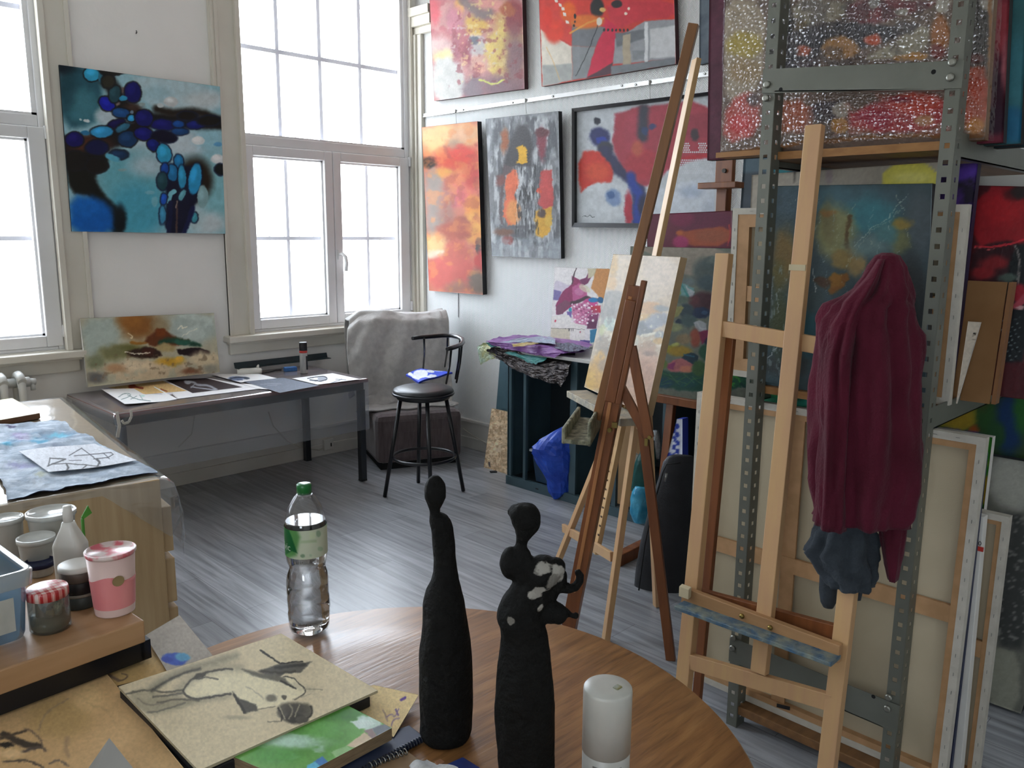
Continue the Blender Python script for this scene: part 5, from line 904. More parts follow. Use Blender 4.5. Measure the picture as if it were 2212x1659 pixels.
def cross(z0a, z1a, z0b, z1b, bolts, holes):
    mb = MB(); ya, yb = 1.258, .722
    mb.hexa([(RX-.006, yb, z0b), (RX-.003, yb, z0b), (RX-.003, ya, z0a), (RX-.006, ya, z0a), (RX-.006, yb, z1b), (RX-.003, yb, z1b), (RX-.003, ya, z1a), (RX-.006, ya, z1a)])
    mb.hexa([(RX-.006, yb+.04, z0b), (RX+.02, yb+.04, z0b), (RX+.02, ya-.04, z0a), (RX-.006, ya-.04, z0a), (RX-.006, yb+.04, z0b+.003), (RX+.02, yb+.04, z0b+.003), (RX+.02, ya-.04, z0a+.003), (RX-.006, ya-.04, z0a+.003)])
    c = build(mb, 'cross_member', GM, rk)
    for x, y in bolts:
        p = atX(x, y, RX-.007); b = MB(); b.tube([p+A([.002, 0, 0]), p+A([-.004, 0, 0]), p+A([-.006, 0, 0])], [.010, .010, .006], 14); build(b, 'bolt', BOLT, c)
    for x, y in holes:
        p = atX(x, y, RX-.0065); b = MB(); b.disc(p, .006, 14, 0, (-1, 0, 0)); build(b, 'hole', M('black_hole', '050505', .9, c2='070707'), c)
cross(2.00, 2.066, 1.955, 2.02, cq('c4', 0, 0) and [cq('c4', 465, 541), cq('c4', 458, 628), cq('c4', 1650, 398), cq('c4', 1638, 495)], [cq('c4', 552, 573), cq('c4', 1530, 460)])
cross(.225, .31, .215, .30, [cq('d5', 292, 1090), cq('d5', 288, 1134), cq('d5', 972, 1350), cq('d5', 966, 1399)], [cq('d5', 905, 1347)])
SHW = M('brown_shelf_board', '6a4a2c', .6, c2='7e5a36', scale=(3, 40, 40), det=6, bump=.06); SHE = M('raw_shelf_edge', '8a6034', .65, c2='9a6e3e', scale=(20, 20, 60))
for z, x0 in ((1.815, RX+.04), (1.112, RX+.07)):
    mb = MB(); mb.box((x0, .745, z), (3.95, 1.25, z+.022)); mb.box((x0-.002, .746, z), (x0, 1.249, z+.022), 1); build(mb, 'shelf_board', [SHW, SHE], rk)
mb = MB(); mb.box((RX+.005, .60, .045), (RX+.17, 1.225, .075)); build(mb, 'bottom_plank', SHW, rk, bev=.003)
for y in (.735, 1.25):
    for z in (1.795, 1.085):
        mb = MB(); mb.box((RX+.04, y-.004, z), (3.95, y, z+.062)); mb.box((RX+.04, y-.004, z), (3.95, y+.02, z+.003)); build(mb, 'side_beam', GM, rk)

# upper shelf: bubble-wrapped painting and its neighbours
bw = root('bubble_wrapped_painting', (2.4, 1.05, 1.84), 'red, yellow and grey painting wrapped in bubble film on the upper rack shelf', 'painting')
def lean(X, k, *p): return [atP(x, y, (X, 0, 1.85), (1, 0, -k)) for x, y in p]
o9 = [P([(180,0),(460,0),(440,560),(200,700),(190,300)],'8c7f6c',30), E(320,290,110,80,'948234',35), E(320,450,100,80,'857050',40), P([(190,670),(400,560),(430,850),(190,930)],'9c4038',30), E(290,790,70,60,'a83434',30), E(380,640,40,40,'4a3a3a',25), P([(480,0),(640,0),(640,460),(480,480)],'23221f',20), P([(620,0),(1000,0),(960,130),(640,200)],'6f6858',25), E(790,70,120,60,'7c7464',30), E(680,170,40,30,'6e5c34',20), P([(1000,0),(1560,0),(1500,60),(1300,100),(1100,180),(950,100)],'5e2a30',25), E(1120,100,80,40,'66282c',25), E(1150,20,40,35,'9a958a',10), P([(1550,0),(1640,0),(1610,80),(1560,80)],'8a8478',8), E(1320,75,45,25,'7f796e',8), P([(640,200),(960,130),(1200,180),(1460,130),(1340,230),(1000,330),(880,270),(700,430),(560,480),(560,240)],'2c2a30',22), E(930,310,120,75,'8a6234',18), E(1140,255,55,35,'a04428',14), E(690,325,50,35,'8a4028',14), E(720,400,80,40,'3a3034',20), E(990,400,40,25,'40322c',14), P([(1060,380),(1280,270),(1500,130),(1500,330),(1200,390)],'7f7866',18), E(1570,210,60,110,'8a5428',25), P([(1280,350),(1490,330),(1490,380),(1280,400)],'95682c',12), E(1560,330,50,40,'6a2c28',20),
 P([(520,640),(740,640),(700,830),(520,860)],'7a4224',25), P([(740,650),(1000,640),(980,760),(760,790)],'3c3438',25), P([(880,660),(1000,650),(980,760),(890,740)],'847c70',12), P([(880,760),(990,750),(980,840),(880,850)],'8f6428',12), P([(1000,680),(1600,590),(1600,840),(990,850)],'8c2c30',30), E(1420,660,160,70,'a83a2c',30), E(1150,760,120,60,'862034',30), E(1470,770,60,40,'9a6a48',20), E(1300,640,80,20,'6a2030',20), P([(1720,0),(1910,0),(1900,420),(1720,430)],'2e2b28',30), E(1880,30,60,40,'7a746a',14), E(1800,380,50,30,'4c2824',20), P([(1710,430),(1890,430),(1880,840),(1700,800)],'8a3c26',30), E(1800,800,60,50,'94602c',30), E(1810,560,60,80,'963c28',30)]
z1 = 1.8375
def tobase(q, z):
    q = [A(p) for p in q]; k = (q[0][2]-z)/(q[0][2]-q[3][2]); q[3] = q[0]+(q[3]-q[0])*k; k = (q[1][2]-z)/(q[1][2]-q[2][2]); q[2] = q[1]+(q[2]-q[1])*k; return q
bq = tobase(lean(2.405, .02, (1572, -140), (2160, -190), (2128, 288), (1556, 318)), z1+.004)
o9 += [S([(100,1010),(470,940),(1000,880),(1900,860)],26,'6a4420',6), S([(1895,0),(1890,840)],24,'6e4a26',8), E(860,170,30,20,'4a4440',10), E(600,330,60,50,'26252a',25), E(1350,180,60,40,'4a4444',25), N(90,.56,'3a3436',.5,[480,0,1500,480]), N(120,.56,'a04a38',.4,[500,600,1650,860])]
panel('canvas', bq, '5a4a40', o9, 'c4', 260, .03, M('brown_canvas_edge', '6a4a2a', .7, c2='785632'), parent=bw, gain=1.3, warp=14, ws=70, seed=71)
def bubble_mat():
    mt = bpy.data.materials.new('bubble_wrap_film'); mt.use_nodes = True; N_ = mt.node_tree.nodes; L = mt.node_tree.links; N_.remove(N_['Principled BSDF']); out = N_['Material Output']
    tc = N_.new('ShaderNodeTexCoord'); v = N_.new('ShaderNodeTexVoronoi'); v.inputs['Scale'].default_value = 75; v.inputs['Randomness'].default_value = .85; L.new(tc.outputs['Object'], v.inputs['Vector'])
    bp = N_.new('ShaderNodeBump'); bp.inputs['Strength'].default_value = 1; bp.inputs['Distance'].default_value = .006; bp.invert = True; L.new(v.outputs['Distance'], bp.inputs['Height'])
    no = N_.new('ShaderNodeTexNoise'); no.inputs['Scale'].default_value = 7; L.new(tc.outputs['Object'], no.inputs['Vector'])
    g = N_.new('ShaderNodeBsdfGlossy'); g.inputs['Roughness'].default_value = .1; L.new(bp.outputs[0], g.inputs['Normal'])
    d = N_.new('ShaderNodeBsdfDiffuse'); d.inputs[0].default_value = (.75, .75, .73, 1); L.new(bp.outputs[0], d.inputs['Normal'])
    t = N_.new('ShaderNodeBsdfTransparent'); t.inputs[0].default_value = (.97, .97, .97, 1)
    m1 = N_.new('ShaderNodeMixShader'); m1.inputs[0].default_value = .012; L.new(t.outputs[0], m1.inputs[1]); L.new(d.outputs[0], m1.inputs[2])
    mr = N_.new('ShaderNodeMapRange'); mr.inputs[3].default_value = .03; mr.inputs[4].default_value = .12; L.new(no.outputs[0], mr.inputs[0])
    m2 = N_.new('ShaderNodeMixShader'); L.new(mr.outputs[0], m2.inputs[0]); L.new(m1.outputs[0], m2.inputs[1]); L.new(g.outputs[0], m2.inputs[2]); L.new(m2.outputs[0], out.inputs[0])
    return mt
wq = tobase(lean(2.385, .02, (1556, -150), (2166, -200), (2136, 300), (1545, 330)), z1+.002); TL, TR, BR, BL = wq
u = np.linspace(0, 1, 70)[None, :, None]; v = np.linspace(0, 1, 60)[:, None, None]; Gw = TL*(1-u)*(1-v)+TR*u*(1-v)+BR*u*v+BL*(1-u)*v
wob = (fbm(u[..., 0]*1.0+0*v[..., 0], v[..., 0]*1.0-u[..., 0]*.8, .16, 77)-.5)*.016; Gw[..., 0] -= np.clip(wob+.002, -.008, .012)
edge = np.minimum(np.minimum(u[..., 0], 1-u[..., 0]), 1-v[..., 0]); Gw[..., 0] += np.where(edge < .02, (.02-edge)*2.2, 0)
mb = MB(); mb.grid(Gw); build(mb, 'bubble_film', bubble_mat(), bw, label='clear bubble film with sparkling creases')
mb = MB(); a, b = A([2.42, wq[3][1]-.002, z1+.008]), A([2.42, 1.262, z1+.008]); mb.beam(a, b, .016, .07, (0, 0, 1)); build(mb, 'folded_tape', M('brown_tape', '8a5e2c', .4, c2='9a6c36'), bw)
z1 = 1.8375
def tobase(q, z):
    q = [A(p) for p in q]; k = (q[0][2]-z)/(q[0][2]-q[3][2]); q[3] = q[0]+(q[3]-q[0])*k; k = (q[1][2]-z)/(q[1][2]-q[2][2]); q[2] = q[1]+(q[2]-q[1])*k; return q
def upr(X, k, pts, base, ops, name, label, seed, **kw): return panel('canvas_painting', tobase(lean(X, k, *pts), z1+.0005), base, ops, 'px', 80, .03, kw.pop('side', BKE), gain=kw.pop('gain', 1.7), seed=seed, label=label, cat='painting', **kw)
upr(2.455, .02, ((1534, -140), (1650, -150), (1650, 316), (1528, 322)), '3a1a26', [N(80,.5,'44202e',.7)], '', 'dark maroon canvas standing directly behind the bubble-wrapped painting', 81)
upr(2.47, .02, ((2050, -180), (2190, -190), (2168, 288), (2040, 292)), '5a2430', [E(2165,60,30,60,'7a3038',14), E(2160,200,16,70,'2a1420',12), E(2175,140,10,60,'8a5058',6), E(2150,260,30,30,'2a1824',12)], '', 'red and plum canvas to the right behind the bubble-wrapped painting', 82)
upr(2.53, .02, ((2080, -180), (2230, -190), (2206, 285), (2070, 292)), '2c5458', [E(2196,160,20,90,'30606a',12), E(2190,270,30,40,'205470',10)], '', 'teal canvas, third behind the bubble-wrapped painting', 83)
upr(2.62, .02, ((2120, -180), (2300, -190), (2290, 285), (2110, 296)), '1c2a30', [E(2208,120,10,60,'3c4a20',8), E(2190,292,40,10,'20304a',5)], '', 'dark green-blue canvas, rearmost at the right of the upper rack shelf', 84)
# middle shelf: teal painting in front of other canvases
o10 = [P([(500,300),(1480,270),(1440,1450),(440,1430)],'2e3d42',10), E(900,360,330,80,'36525a',60), E(1100,470,160,110,'2f6068',70), E(620,370,110,80,'33444c',50), E(1400,500,80,200,'3a4448',50), E(900,560,120,160,'6a6a48',60), E(860,500,40,120,'5e5a3a',30), E(860,440,50,20,'6e5228',16), S([(985,470),(970,540),(960,640),(990,690)],26,'46361a',8), E(1290,510,60,40,'70602a',25), E(1280,620,60,70,'54583a',40), E(600,700,70,160,'5c4a24',50), E(560,820,40,100,'4a4420',30), E(1020,720,60,100,'766440',30), E(930,720,60,60,'6c5c34',30), P([(860,880),(960,790),(990,830),(930,900),(870,940)],'6a4416',14), E(900,850,40,40,'74501a',14), E(820,860,50,30,'3a2818',14), E(700,650,40,60,'4c4a34',25), E(740,1180,200,150,'1c4048',70), E(560,1100,60,180,'30361c',50), E(600,1350,140,60,'262c2c',40), E(1350,1000,100,300,'171c1e',60), E(1100,640,120,60,'4f6464',50), E(1200,560,60,60,'3c6062',40), E(760,960,80,60,'2c3a3c',30), E(580,1250,60,80,'2a342c',30)]
o10 += [S([(700+((i*97) % 640), 300+((i*61) % 560)), (640+((i*97) % 640)+(i % 5)*25, 380+((i*61) % 560)+(i % 3)*30)], 2.2, ('8c9a98', '9a9c88', '76888a')[i % 3], 1.5, .55) for i in range(24)] + [S([(1340,330),(1200,470),(1000,640)],3,'8c9a90',2,.8), S([(1290,420),(1060,600),(960,760)],3,'7c8a80',2,.7), S([(470,1330),(560,1220),(600,1190)],4,'8c9494',2), S([(500,760),(530,900),(490,1000)],5,'6c7474',3), S([(560,920),(540,1060)],4,'6a7270',3), S([(770,760),(770,920)],5,'7c8484',2), N(24,.66,'6c7878',.6,[440,700,620,1400],.6,1.5,.05)]
tq = lean(2.40, .03, (1662, 402), (2014, 396), (2000, 846), (1640, 826)); zt = 1.1355
def tobase(q, z):
    q = [A(p) for p in q]; k = (q[0][2]-z)/(q[0][2]-q[3][2]); q[3] = q[0]+(q[3]-q[0])*k; k = (q[1][2]-z)/(q[1][2]-q[2][2]); q[2] = q[1]+(q[2]-q[1])*k; return q
panel('canvas_painting', tobase(tq, zt), '2c3c40', o10, 'd4', 240, .03, BKE, paintmat('glossy_oil', .42, .3, 80, .08, .3), gain=1.15, warp=22, ws=70, seed=91, label='dark teal and ochre abstract on the middle rack shelf, partly behind the maroon coat', cat='painting')
wq_ = lean(2.505, .03, (1624, 378), (2028, 350), (2010, 700), (1610, 700))
panel('canvas_painting', tobase(wq_, zt), '6a655c', [P([(1180,140),(1510,140),(1500,400),(1180,400)],'8a8438',12), E(1350,230,120,30,'8f8a4a',20), E(860,220,20,50,'5c5256',10,.7), S([(655,190),(655,260)],3,'35322e',1.5)], 'd4', 90, .025, M('white_canvas_edge'), gain=2.6, warp=2, seed=92, label='pale canvas with a yellow corner behind the dark teal abstract', cat='painting')
# stretched canvases seen from the back
CV = M('canvas_back', 'a99c82', .85, c2='b2a58c', scale=(3, 3, 3), bump=.12, bscale=500); STB = M('pine_stretcher', 'a68058', .6, c2='b48c64', scale=(25, 25, 25), bump=.03); FOLD = M('primed_white_fold', 'b9b4a8', .75, c2='c5c0b4', scale=(25, 25, 25), bump=.25, bscale=60, g=.95)
def backcanvas(name, TLp, TRp, BRp, BLp, label, bw_=.045, fold=.03, brace=True, thick=.025, group=None, vbrace=None, cvm=None):
    """TL.. as seen from the camera, looking at the back: folded primed edge, stretcher bars, cloth"""
    TLp, TRp, BRp, BLp = map(lambda q: A(q, float), (TLp, TRp, BRp, BLp)); n = nrm(np.cross(BLp-TLp, TRp-TLp))
    r = root(name, (TLp+TRp+BRp+BLp)/4*A([1, 1, 0])+A([0, 0, min(BLp[2], BRp[2])]), label, 'canvas', group)
    c = [TLp, TRp, BRp, BLp]; cen = (TLp+TRp+BRp+BLp)/4
    def ins(d):
        w, h = np.linalg.norm(TRp-TLp), np.linalg.norm(BLp-TLp); U, V = nrm(TRp-TLp), nrm(BLp-TLp)
        return [TLp+U*d+V*d, TRp-U*d+V*d, BRp-U*d-V*d, BLp+U*d-V*d]
    i1, i2 = ins(fold), ins(fold+bw_)
    mb = MB(); mb.hexa([p-n*thick for p in ins(.004)]+[p-n*(thick-.003) for p in ins(.004)]); build(mb, 'canvas_cloth', cvm or CV, r)
    f = MB(); s = MB()
    for a in range(4):
        b = (a+1) % 4
        f.hexa([c[a]-n*thick, c[b]-n*thick, i1[b]-n*.002, i1[a]-n*.002, c[a], c[b], i1[b], i1[a]])
        s.hexa([i1[a]-n*(thick-.003), i1[b]-n*(thick-.003), i2[b]-n*(thick-.003), i2[a]-n*(thick-.003), i1[a]-n*.002, i1[b]-n*.002, i2[b]-n*.004, i2[a]-n*.004])
    build(f, 'folded_edge', FOLD, r); build(s, 'stretcher_frame', STB, r)
    if brace:
        U, V = nrm(TRp-TLp), nrm(BLp-TLp)
        mL, mR = (i1[0]*.5+i1[3]*.5), (i1[1]*.5+i1[2]*.5)
        b = MB(); b.beam(mL-n*.012, mR-n*.012, .05, .012, V); build(b, 'cross_brace', STB, r)
        if vbrace:
            t, bo_ = i1[0]*(1-vbrace)+i1[1]*vbrace, i1[3]*(1-vbrace)+i1[2]*vbrace; b = MB(); b.beam(t-n*.014, bo_-n*.014, .045, .008, U); build(b, 'cross_brace', STB, r)
    # staples along the folded edge
    st_ = MB(); 
    for a, b in ((1, 2), (0, 3), (0, 1)):
        L_ = np.linalg.norm(c[b]-c[a]); k = int(L_/.055)
        for j in range(1, k): p = (c[a]*.5+i1[a]*.5)*(1-j/k)+(c[b]*.5+i1[b]*.5)*(j/k); dr = nrm(c[b]-c[a]); st_.obox(p+n*.0008, dr*.005, nrm(np.cross(n, dr))*.0006, n*.0006)
    build(st_, 'staples', M('staple_steel', '85847e', .4, .7, c2='908f8a'), r)
    return r
q = [A(p) for p in lean(2.462, .02, (1583, 450), (2093, 441))]; q = [q[0], q[1], A([2.452, q[1][1]-.004, zt]), A([2.452, q[0][1]-.01, zt])]
backcanvas('stretched_canvas', *q, 'back of a stretched canvas behind the dark teal abstract on the middle rack shelf', .04, .02)
panel('canvas_painting', [A([3.80, *atX(1607, 334, 3.80)[1:]]), A([3.80, 1.77, atX(1607, 334, 3.80)[2]]), A([3.76, 1.77, .889]), A([3.76, atX(1607, 334, 3.80)[1]-.01, .889])], '3a4a52', [P([(1600,372),(1680,372),(1680,760),(1600,760)],'2a3238',3), E(1690,362,30,12,'1f6a70',5), S([(1680,390),(1705,388)],6,'b04048',2)], 'px', 70, .03, BKE, gain=1.5, warp=1, label='blue-grey canvas standing on the slate cabinet, showing just left of the rack post', cat='painting')
q = [A(p) for p in lean(2.575, .03, (1700, 372), (2113, 352))]; q = [q[0], q[1], A([2.55, q[1][1], zt]), A([2.55, q[0][1], zt])]
panel('canvas_painting', q, '2a1c44', [N(30,.5,'14101c',.9), N(26,.6,'3c2468',.7,None,1,1,.08,4), E(2080,375,40,14,'40287a',10)], 'px', 120, .03, M('dark_violet_edge', '1c1430', .6, c2='261a40'), gain=2.0, warp=8, seed=93, label='dark violet and black canvas behind the stretched canvas on the middle rack shelf', cat='painting')
o11 = [P([(1740,280),(2100,280),(2100,600),(1880,650),(1720,650)],'7c1a20',16), E(1900,420,120,90,'8e1c22',50), E(1960,330,60,40,'4a1418',25), E(2000,320,50,40,'241c1c',20), P([(1720,640),(2030,600),(2030,850),(1700,850)],'2a1418',20), E(1850,740,90,40,'6a1c20',25), E(1780,800,70,40,'701c20',20), S([(1730,645),(1880,650),(2020,605)],9,'b02a34',3), S([(1730,655),(1850,662)],5,'c86060',2,.8), P([(1950,640),(2060,620),(2060,1330),(1860,1330),(1900,1050)],'14181a',16), S([(1970,640),(2005,720),(1990,850),(1975,950)],9,'6a6462',3), E(2000,930,40,60,'7c1c28',14), P([(1930,1010),(2060,900),(2060,960),(1990,1020)],'8c3a44',8), E(2000,1010,30,10,'a08080',5), E(1930,830,60,25,'3e4a44',12)] + [E(1880+((i*41) % 120), 1060+((i*67) % 260), 5, 4, '5c6466', 2) for i in range(40)]
q = tx_(2.75, (2095, 400), (2300, 405)); q = [q[0], q[1], A([2.71, q[1][1], zt]), A([2.71, q[0][1], zt])]
panel('canvas_painting', q, '3a1418', o11, 'd4', 160, .03, BKE, paintmat('glossy_oil'), gain=1.8, warp=10, ws=60, seed=95, label='red and black abstract at the right end of the middle rack shelf', cat='painting')
q = tx_(2.80, (2108, 381), (2300, 372)); mb = MB(); mb.box((2.80, q[1][1], zt), (2.83, q[0][1], q[0][2])); build(mb, 'blank_canvas', M('white_canvas_edge'), label='blank white canvas whose top edge shows above the red and black abstract', cat='canvas', bev=.002)
CARD = M('brown_cardboard', '7e5a34', .8, c2='8a6640', scale=(6, 6, 6), bump=.03)
q = tx_(2.60, (2085, 606), (2176, 606)); yr, yl = q[1][1], q[0][1]; zt2 = q[0][2]
mb = MB(); k = MB()
mb.hexa([(2.56, yr, zt), (2.568, yr, zt), (2.568, yl, zt), (2.56, yl, zt), (2.60, yr, zt2), (2.608, yr, zt2), (2.608, yl, zt2), (2.60, yl, zt2)])
build(mb, 'cardboard_sheet', CARD, label='brown cardboard sheet leaning on the red and black abstract', cat='cardboard')
mb = MB(); mb.hexa([(2.565, yr-.014, zt), (2.60, yr-.014, zt), (2.60, yr-.003, zt), (2.565, yr-.003, zt), (2.605, yr-.014, zt2), (2.64, yr-.014, zt2), (2.64, yr-.003, zt2), (2.605, yr-.003, zt2)])
build(mb, 'wooden_batten', M('mid_brown_wood'), label='thin wooden batten beside the cardboard sheet on the middle shelf', cat='batten')
fq = [atX(*cq('d4', x, y), 2.53) for x, y in ((1690, 1090), (1768, 1095))]; fq = [fq[0], fq[1], A([2.50, fq[1][1]+.03, zt]), A([2.50, fq[0][1], zt])]
panel('white_card', fq, '8c8478', [E(1728,1163,9,7,'14120f',2), S([(1718,1178),(1735,1170)],3,'1c1812',1.5), S([(1715,1200),(1740,1203)],3,'3c3228',1.5)], 'd4', 90, .003, PAPER, gain=2.4, warp=1, label='white card with a small dark face drawing in front of the cardboard', cat='card')
# floor level canvases under the rack
q = lean(2.345, .02, (1506, 845), (2130, 949)); zb = .0765
q = [atP(1506, 845, (2.36, 0, 1), (1, 0, -.02)), atP(2130, 949, (2.36, 0, 1), (1, 0, -.02))]; zt_ = (q[0][2]+q[1][2])/2
q = [A([q[0][0], q[0][1], zt_]), A([q[1][0], q[1][1], zt_]), A([2.338, atX(2044, 1659, 2.338)[1], zb]), A([2.338, q[0][1]-.015, zb])]
big = backcanvas('stretched_canvas', *q, 'large stretched canvas standing with its back to the room under the rack', .018, .021, True, .03, vbrace=.40)
n_ = A([-1., 0, 0]); p = atX(1685, 1530, 2.333)
t1 = MB(); p_ = atX(1692, 1527, 2.334); t1.obox(p_, (0, .022, -.004), (.001, 0, 0), (0, 0, .006)); build(t1, 'scribble', M('black_plastic'), big, label='black scribble on the lower fold')
panel('canvas_painting', [A([2.405, 1.36, 1.03]), A([2.405, atX(2133, 955, 2.405)[1], 1.03]), A([2.395, atX(2054, 1659, 2.395)[1], .08]), A([2.395, 1.36, .08])], '3a4260', [], 'px', 20, .02, M('dark_blue_edge', '1f2640', .6, c2='28304c'), gain=1.4, label='dark blue edged canvas pressed behind the large stretched canvas', cat='painting')
q = tx_(2.52, (2060, 1098), (2110, 1108)); za = q[1][2]
nb_ = [A([2.545, q[1][1]+.03, za]), atX(2181, 1118, 2.545), None, None]; nb_[1][2] = za; nb_[2] = A([2.52, atX(2114, 1659, 2.52)[1], .012]); nb_[3] = A([2.52, nb_[0][1], .012])
backcanvas('stretched_canvas', *nb_, 'narrow stretched canvas seen from the back at the far right under the rack', .013, .018, True, .03)
wb_ = root('blank_canvas', (2.48, .69, .012), 'white canvas edge with a red mark, between the large and the narrow stretched canvases', 'canvas')
yb0, yt0 = atX(2078, 1659, 2.445)[1], atX(2127, 1110, 2.46)[1]; mb = MB(); mb.hexa([(2.44, yb0, .012), (2.475, yb0, .012), (2.475, .95, .012), (2.44, .95, .012), (2.46, yt0, za+.01), (2.495, yt0, za+.01), (2.495, .95, za+.01), (2.46, .95, za+.01)]); build(mb, 'canvas_body', M('white_canvas_edge'), wb_, bev=.002)
p = atX(2106, 1185, 2.455); mb = MB(); p = atX(2114, 1185, 2.455); mb.box((2.452, p[1]-.012, p[2]-.006), (2.4575, p[1]+.014, p[2]+.006)); build(mb, 'red_mark', M('red_label'), wb_, label='red mark')
text('size_number', '80', .018, (2.4555, p[1]+.012, p[2]+.009), (0, -1, 0), (0, 0, 1), M('black_label'), wb_)
q = tx_(2.62, (2100, 938), (2144, 945)); 
panel('canvas_painting', [A([2.62, q[0][1]+.1, q[0][2]]), A([2.62, q[1][1], q[1][2]]), A([2.60, q[1][1], .02]), A([2.60, q[0][1]+.1, .02])], '2c6a24', [E(2125,970,20,50,'2f7a24',10), P([(2100,1030),(2150,1030),(2150,1090),(2100,1085)],'8a7018',8), E(2130,1000,8,6,'7a8a30',4), P([(2100,1095),(2150,1095),(2150,1700),(2100,1700)],'142a1c',8)], 'px', 100, .03, M('white_canvas_edge'), gain=1.5, warp=3, label='green and yellow canvas edge behind the narrow stretched canvas', cat='painting')
q = tx_(2.80, (2005, 850), (2300, 850)); 
o12 = [P([(1150,0),(1360,0),(1360,190),(1160,160)],'6f6c20',12), E(1280,130,70,50,'857020',25), E(1250,60,60,40,'6a7028',25), E(1345,180,20,20,'7a3c14',10), P([(1160,165),(1380,195),(1380,215),(1160,185)],'24305a',4), E(1400,100,40,120,'20401c',25), E(1500,150,60,140,'10284a',35), E(1560,100,40,100,'1c4a1c',25), E(1440,200,40,60,'1c3c20',20), E(1380,40,30,60,'303c1c',20)]
panel('canvas_painting', [A([3.13, 1.2, 1.075]), A([3.13, .40, 1.075]), A([3.08, .40, .012]), A([3.08, 1.2, .012])], '24361c', o12, 'd5', 130, .03, BKE, gain=1.6, warp=8, seed=97, label='yellow, green and blue canvas under the middle rack shelf, behind the grey and white canvas', cat='painting')
o13 = [P([(1410,280),(1600,290),(1600,560),(1420,500)],'4a4a46',25), E(1500,420,80,110,'54544e',40), P([(1420,560),(1600,540),(1600,1150),(1420,1120)],'1c1d1c',30), E(1470,620,40,80,'2c2d2b',30), P([(1410,1130),(1550,1150),(1540,1430),(1400,1390)],'46463e',14), N(14,.66,'50504c',.6,[1400,560,1600,1100],1,1,.05)]
panel('canvas_painting', [A([3.0, 1.0, .885]), A([3.0, .45, .885]), A([3.03, .575, .012]), A([3.03, 1.0, .012])], '34342f', o13, 'd5', 110, .03, BKE, gain=4.2, warp=8, seed=98, label='grey, white and black canvas standing on the floor at the far right', cat='painting')
panel('canvas_painting', tx_(2.43, (1640, 838), (1752, 850), (1752, 884), (1640, 868)), '1f5a40', [S([(1650,845),(1690,862)],6,'2f7a48',3), S([(1700,850),(1745,866)],6,'1f6a60',3), E(1730,870,20,8,'2a8070',4)], 'px', 50, .015, M('dark_green_edge', '12382c', .6, c2='184436'), gain=1.6, label='small green canvas strip below the dark teal abstract', cat='painting')
# ============================================================ FOREGROUND: round table
TZ = .75; TC = A([.721, .982, 0]); TR0 = .588
def oak_mat():
    mt, N_, L, b = nodes_mat('brown_oak_veneer'); tc = N_.new('ShaderNodeTexCoord'); mp = N_.new('ShaderNodeMapping'); mp.inputs['Rotation'].default_value = (0, 0, math.radians(28)); mp.inputs['Scale'].default_value = (3.0, 22, 2); L.new(tc.outputs['Object'], mp.inputs[0])
    n1 = N_.new('ShaderNodeTexNoise'); n1.inputs['Scale'].default_value = 1.2; n1.inputs['Detail'].default_value = 8; n1.inputs['Distortion'].default_value = 1.1; L.new(mp.outputs[0], n1.inputs['Vector'])
    r = N_.new('ShaderNodeValToRGB'); e = r.color_ramp.elements; e[0].position = .3; e[0].color = C4('75502f'); e[1].position = .74; e[1].color = C4('a2774a'); k = e.new(.5); k.color = C4('8c623a'); L.new(n1.outputs[0], r.inputs[0])
    m2 = N_.new('ShaderNodeMapping'); m2.inputs['Rotation'].default_value = (0, 0, math.radians(28)); m2.inputs['Scale'].default_value = (14, 160, 10); L.new(tc.outputs['Object'], m2.inputs[0])
    n2 = N_.new('ShaderNodeTexNoise'); n2.inputs['Scale'].default_value = 1; n2.inputs['Detail'].default_value = 3; L.new(m2.outputs[0], n2.inputs['Vector'])
    mr = N_.new('ShaderNodeMapRange'); mr.inputs[1].default_value = .35; mr.inputs[2].default_value = .5; mr.inputs[3].default_value = .78; mr.inputs[4].default_value = 1.06; L.new(n2.outputs[0], mr.inputs[0])
    s = N_.new('ShaderNodeVectorMath'); s.operation = 'SCALE'; L.new(r.outputs[0], s.inputs[0]); L.new(mr.outputs[0], s.inputs['Scale']); L.new(s.outputs[0], b.inputs['Base Color'])
    b.inputs['Roughness'].default_value = .36
    bp = N_.new('ShaderNodeBump'); bp.inputs['Strength'].default_value = .25; bp.inputs['Distance'].default_value = .002; L.new(n2.outputs[0], bp.inputs['Height']); L.new(bp.outputs[0], b.inputs['Normal'])
    return mt
OAK = oak_mat()
rt_ = root('round_table', TC, 'round brown oak table in the foreground carrying the sculptures and drawings', 'table')
mb = MB(); mb.lathe([(.3, TZ-.03), (TR0-.012, TZ-.03), (TR0, TZ-.022), (TR0, TZ-.006), (TR0-.006, TZ), (.4, TZ), (.001, TZ)], TC, 96); build(mb, 'tabletop', OAK, rt_)
mb = MB(); mb.lathe([(.3, TZ-.10), (.3, TZ-.03)], TC, 48); build(mb, 'apron', OAK, rt_)
mb = MB(); mb.lathe([(.10, .08), (.06, .14), (.045, .3), (.06, .5), (.045, .58), (.08, TZ-.03)], TC, 32); build(mb, 'pedestal', OAK, rt_)
for k in range(4): a = k*PI/2+.5; d = A([math.cos(a), math.sin(a), 0]); mb = MB(); mb.beam(TC+d*.05+zz*.11, TC+d*.36+zz*.03, .05, .05, (0, 0, 1)); build(mb, 'foot', OAK, rt_, bev=.008)

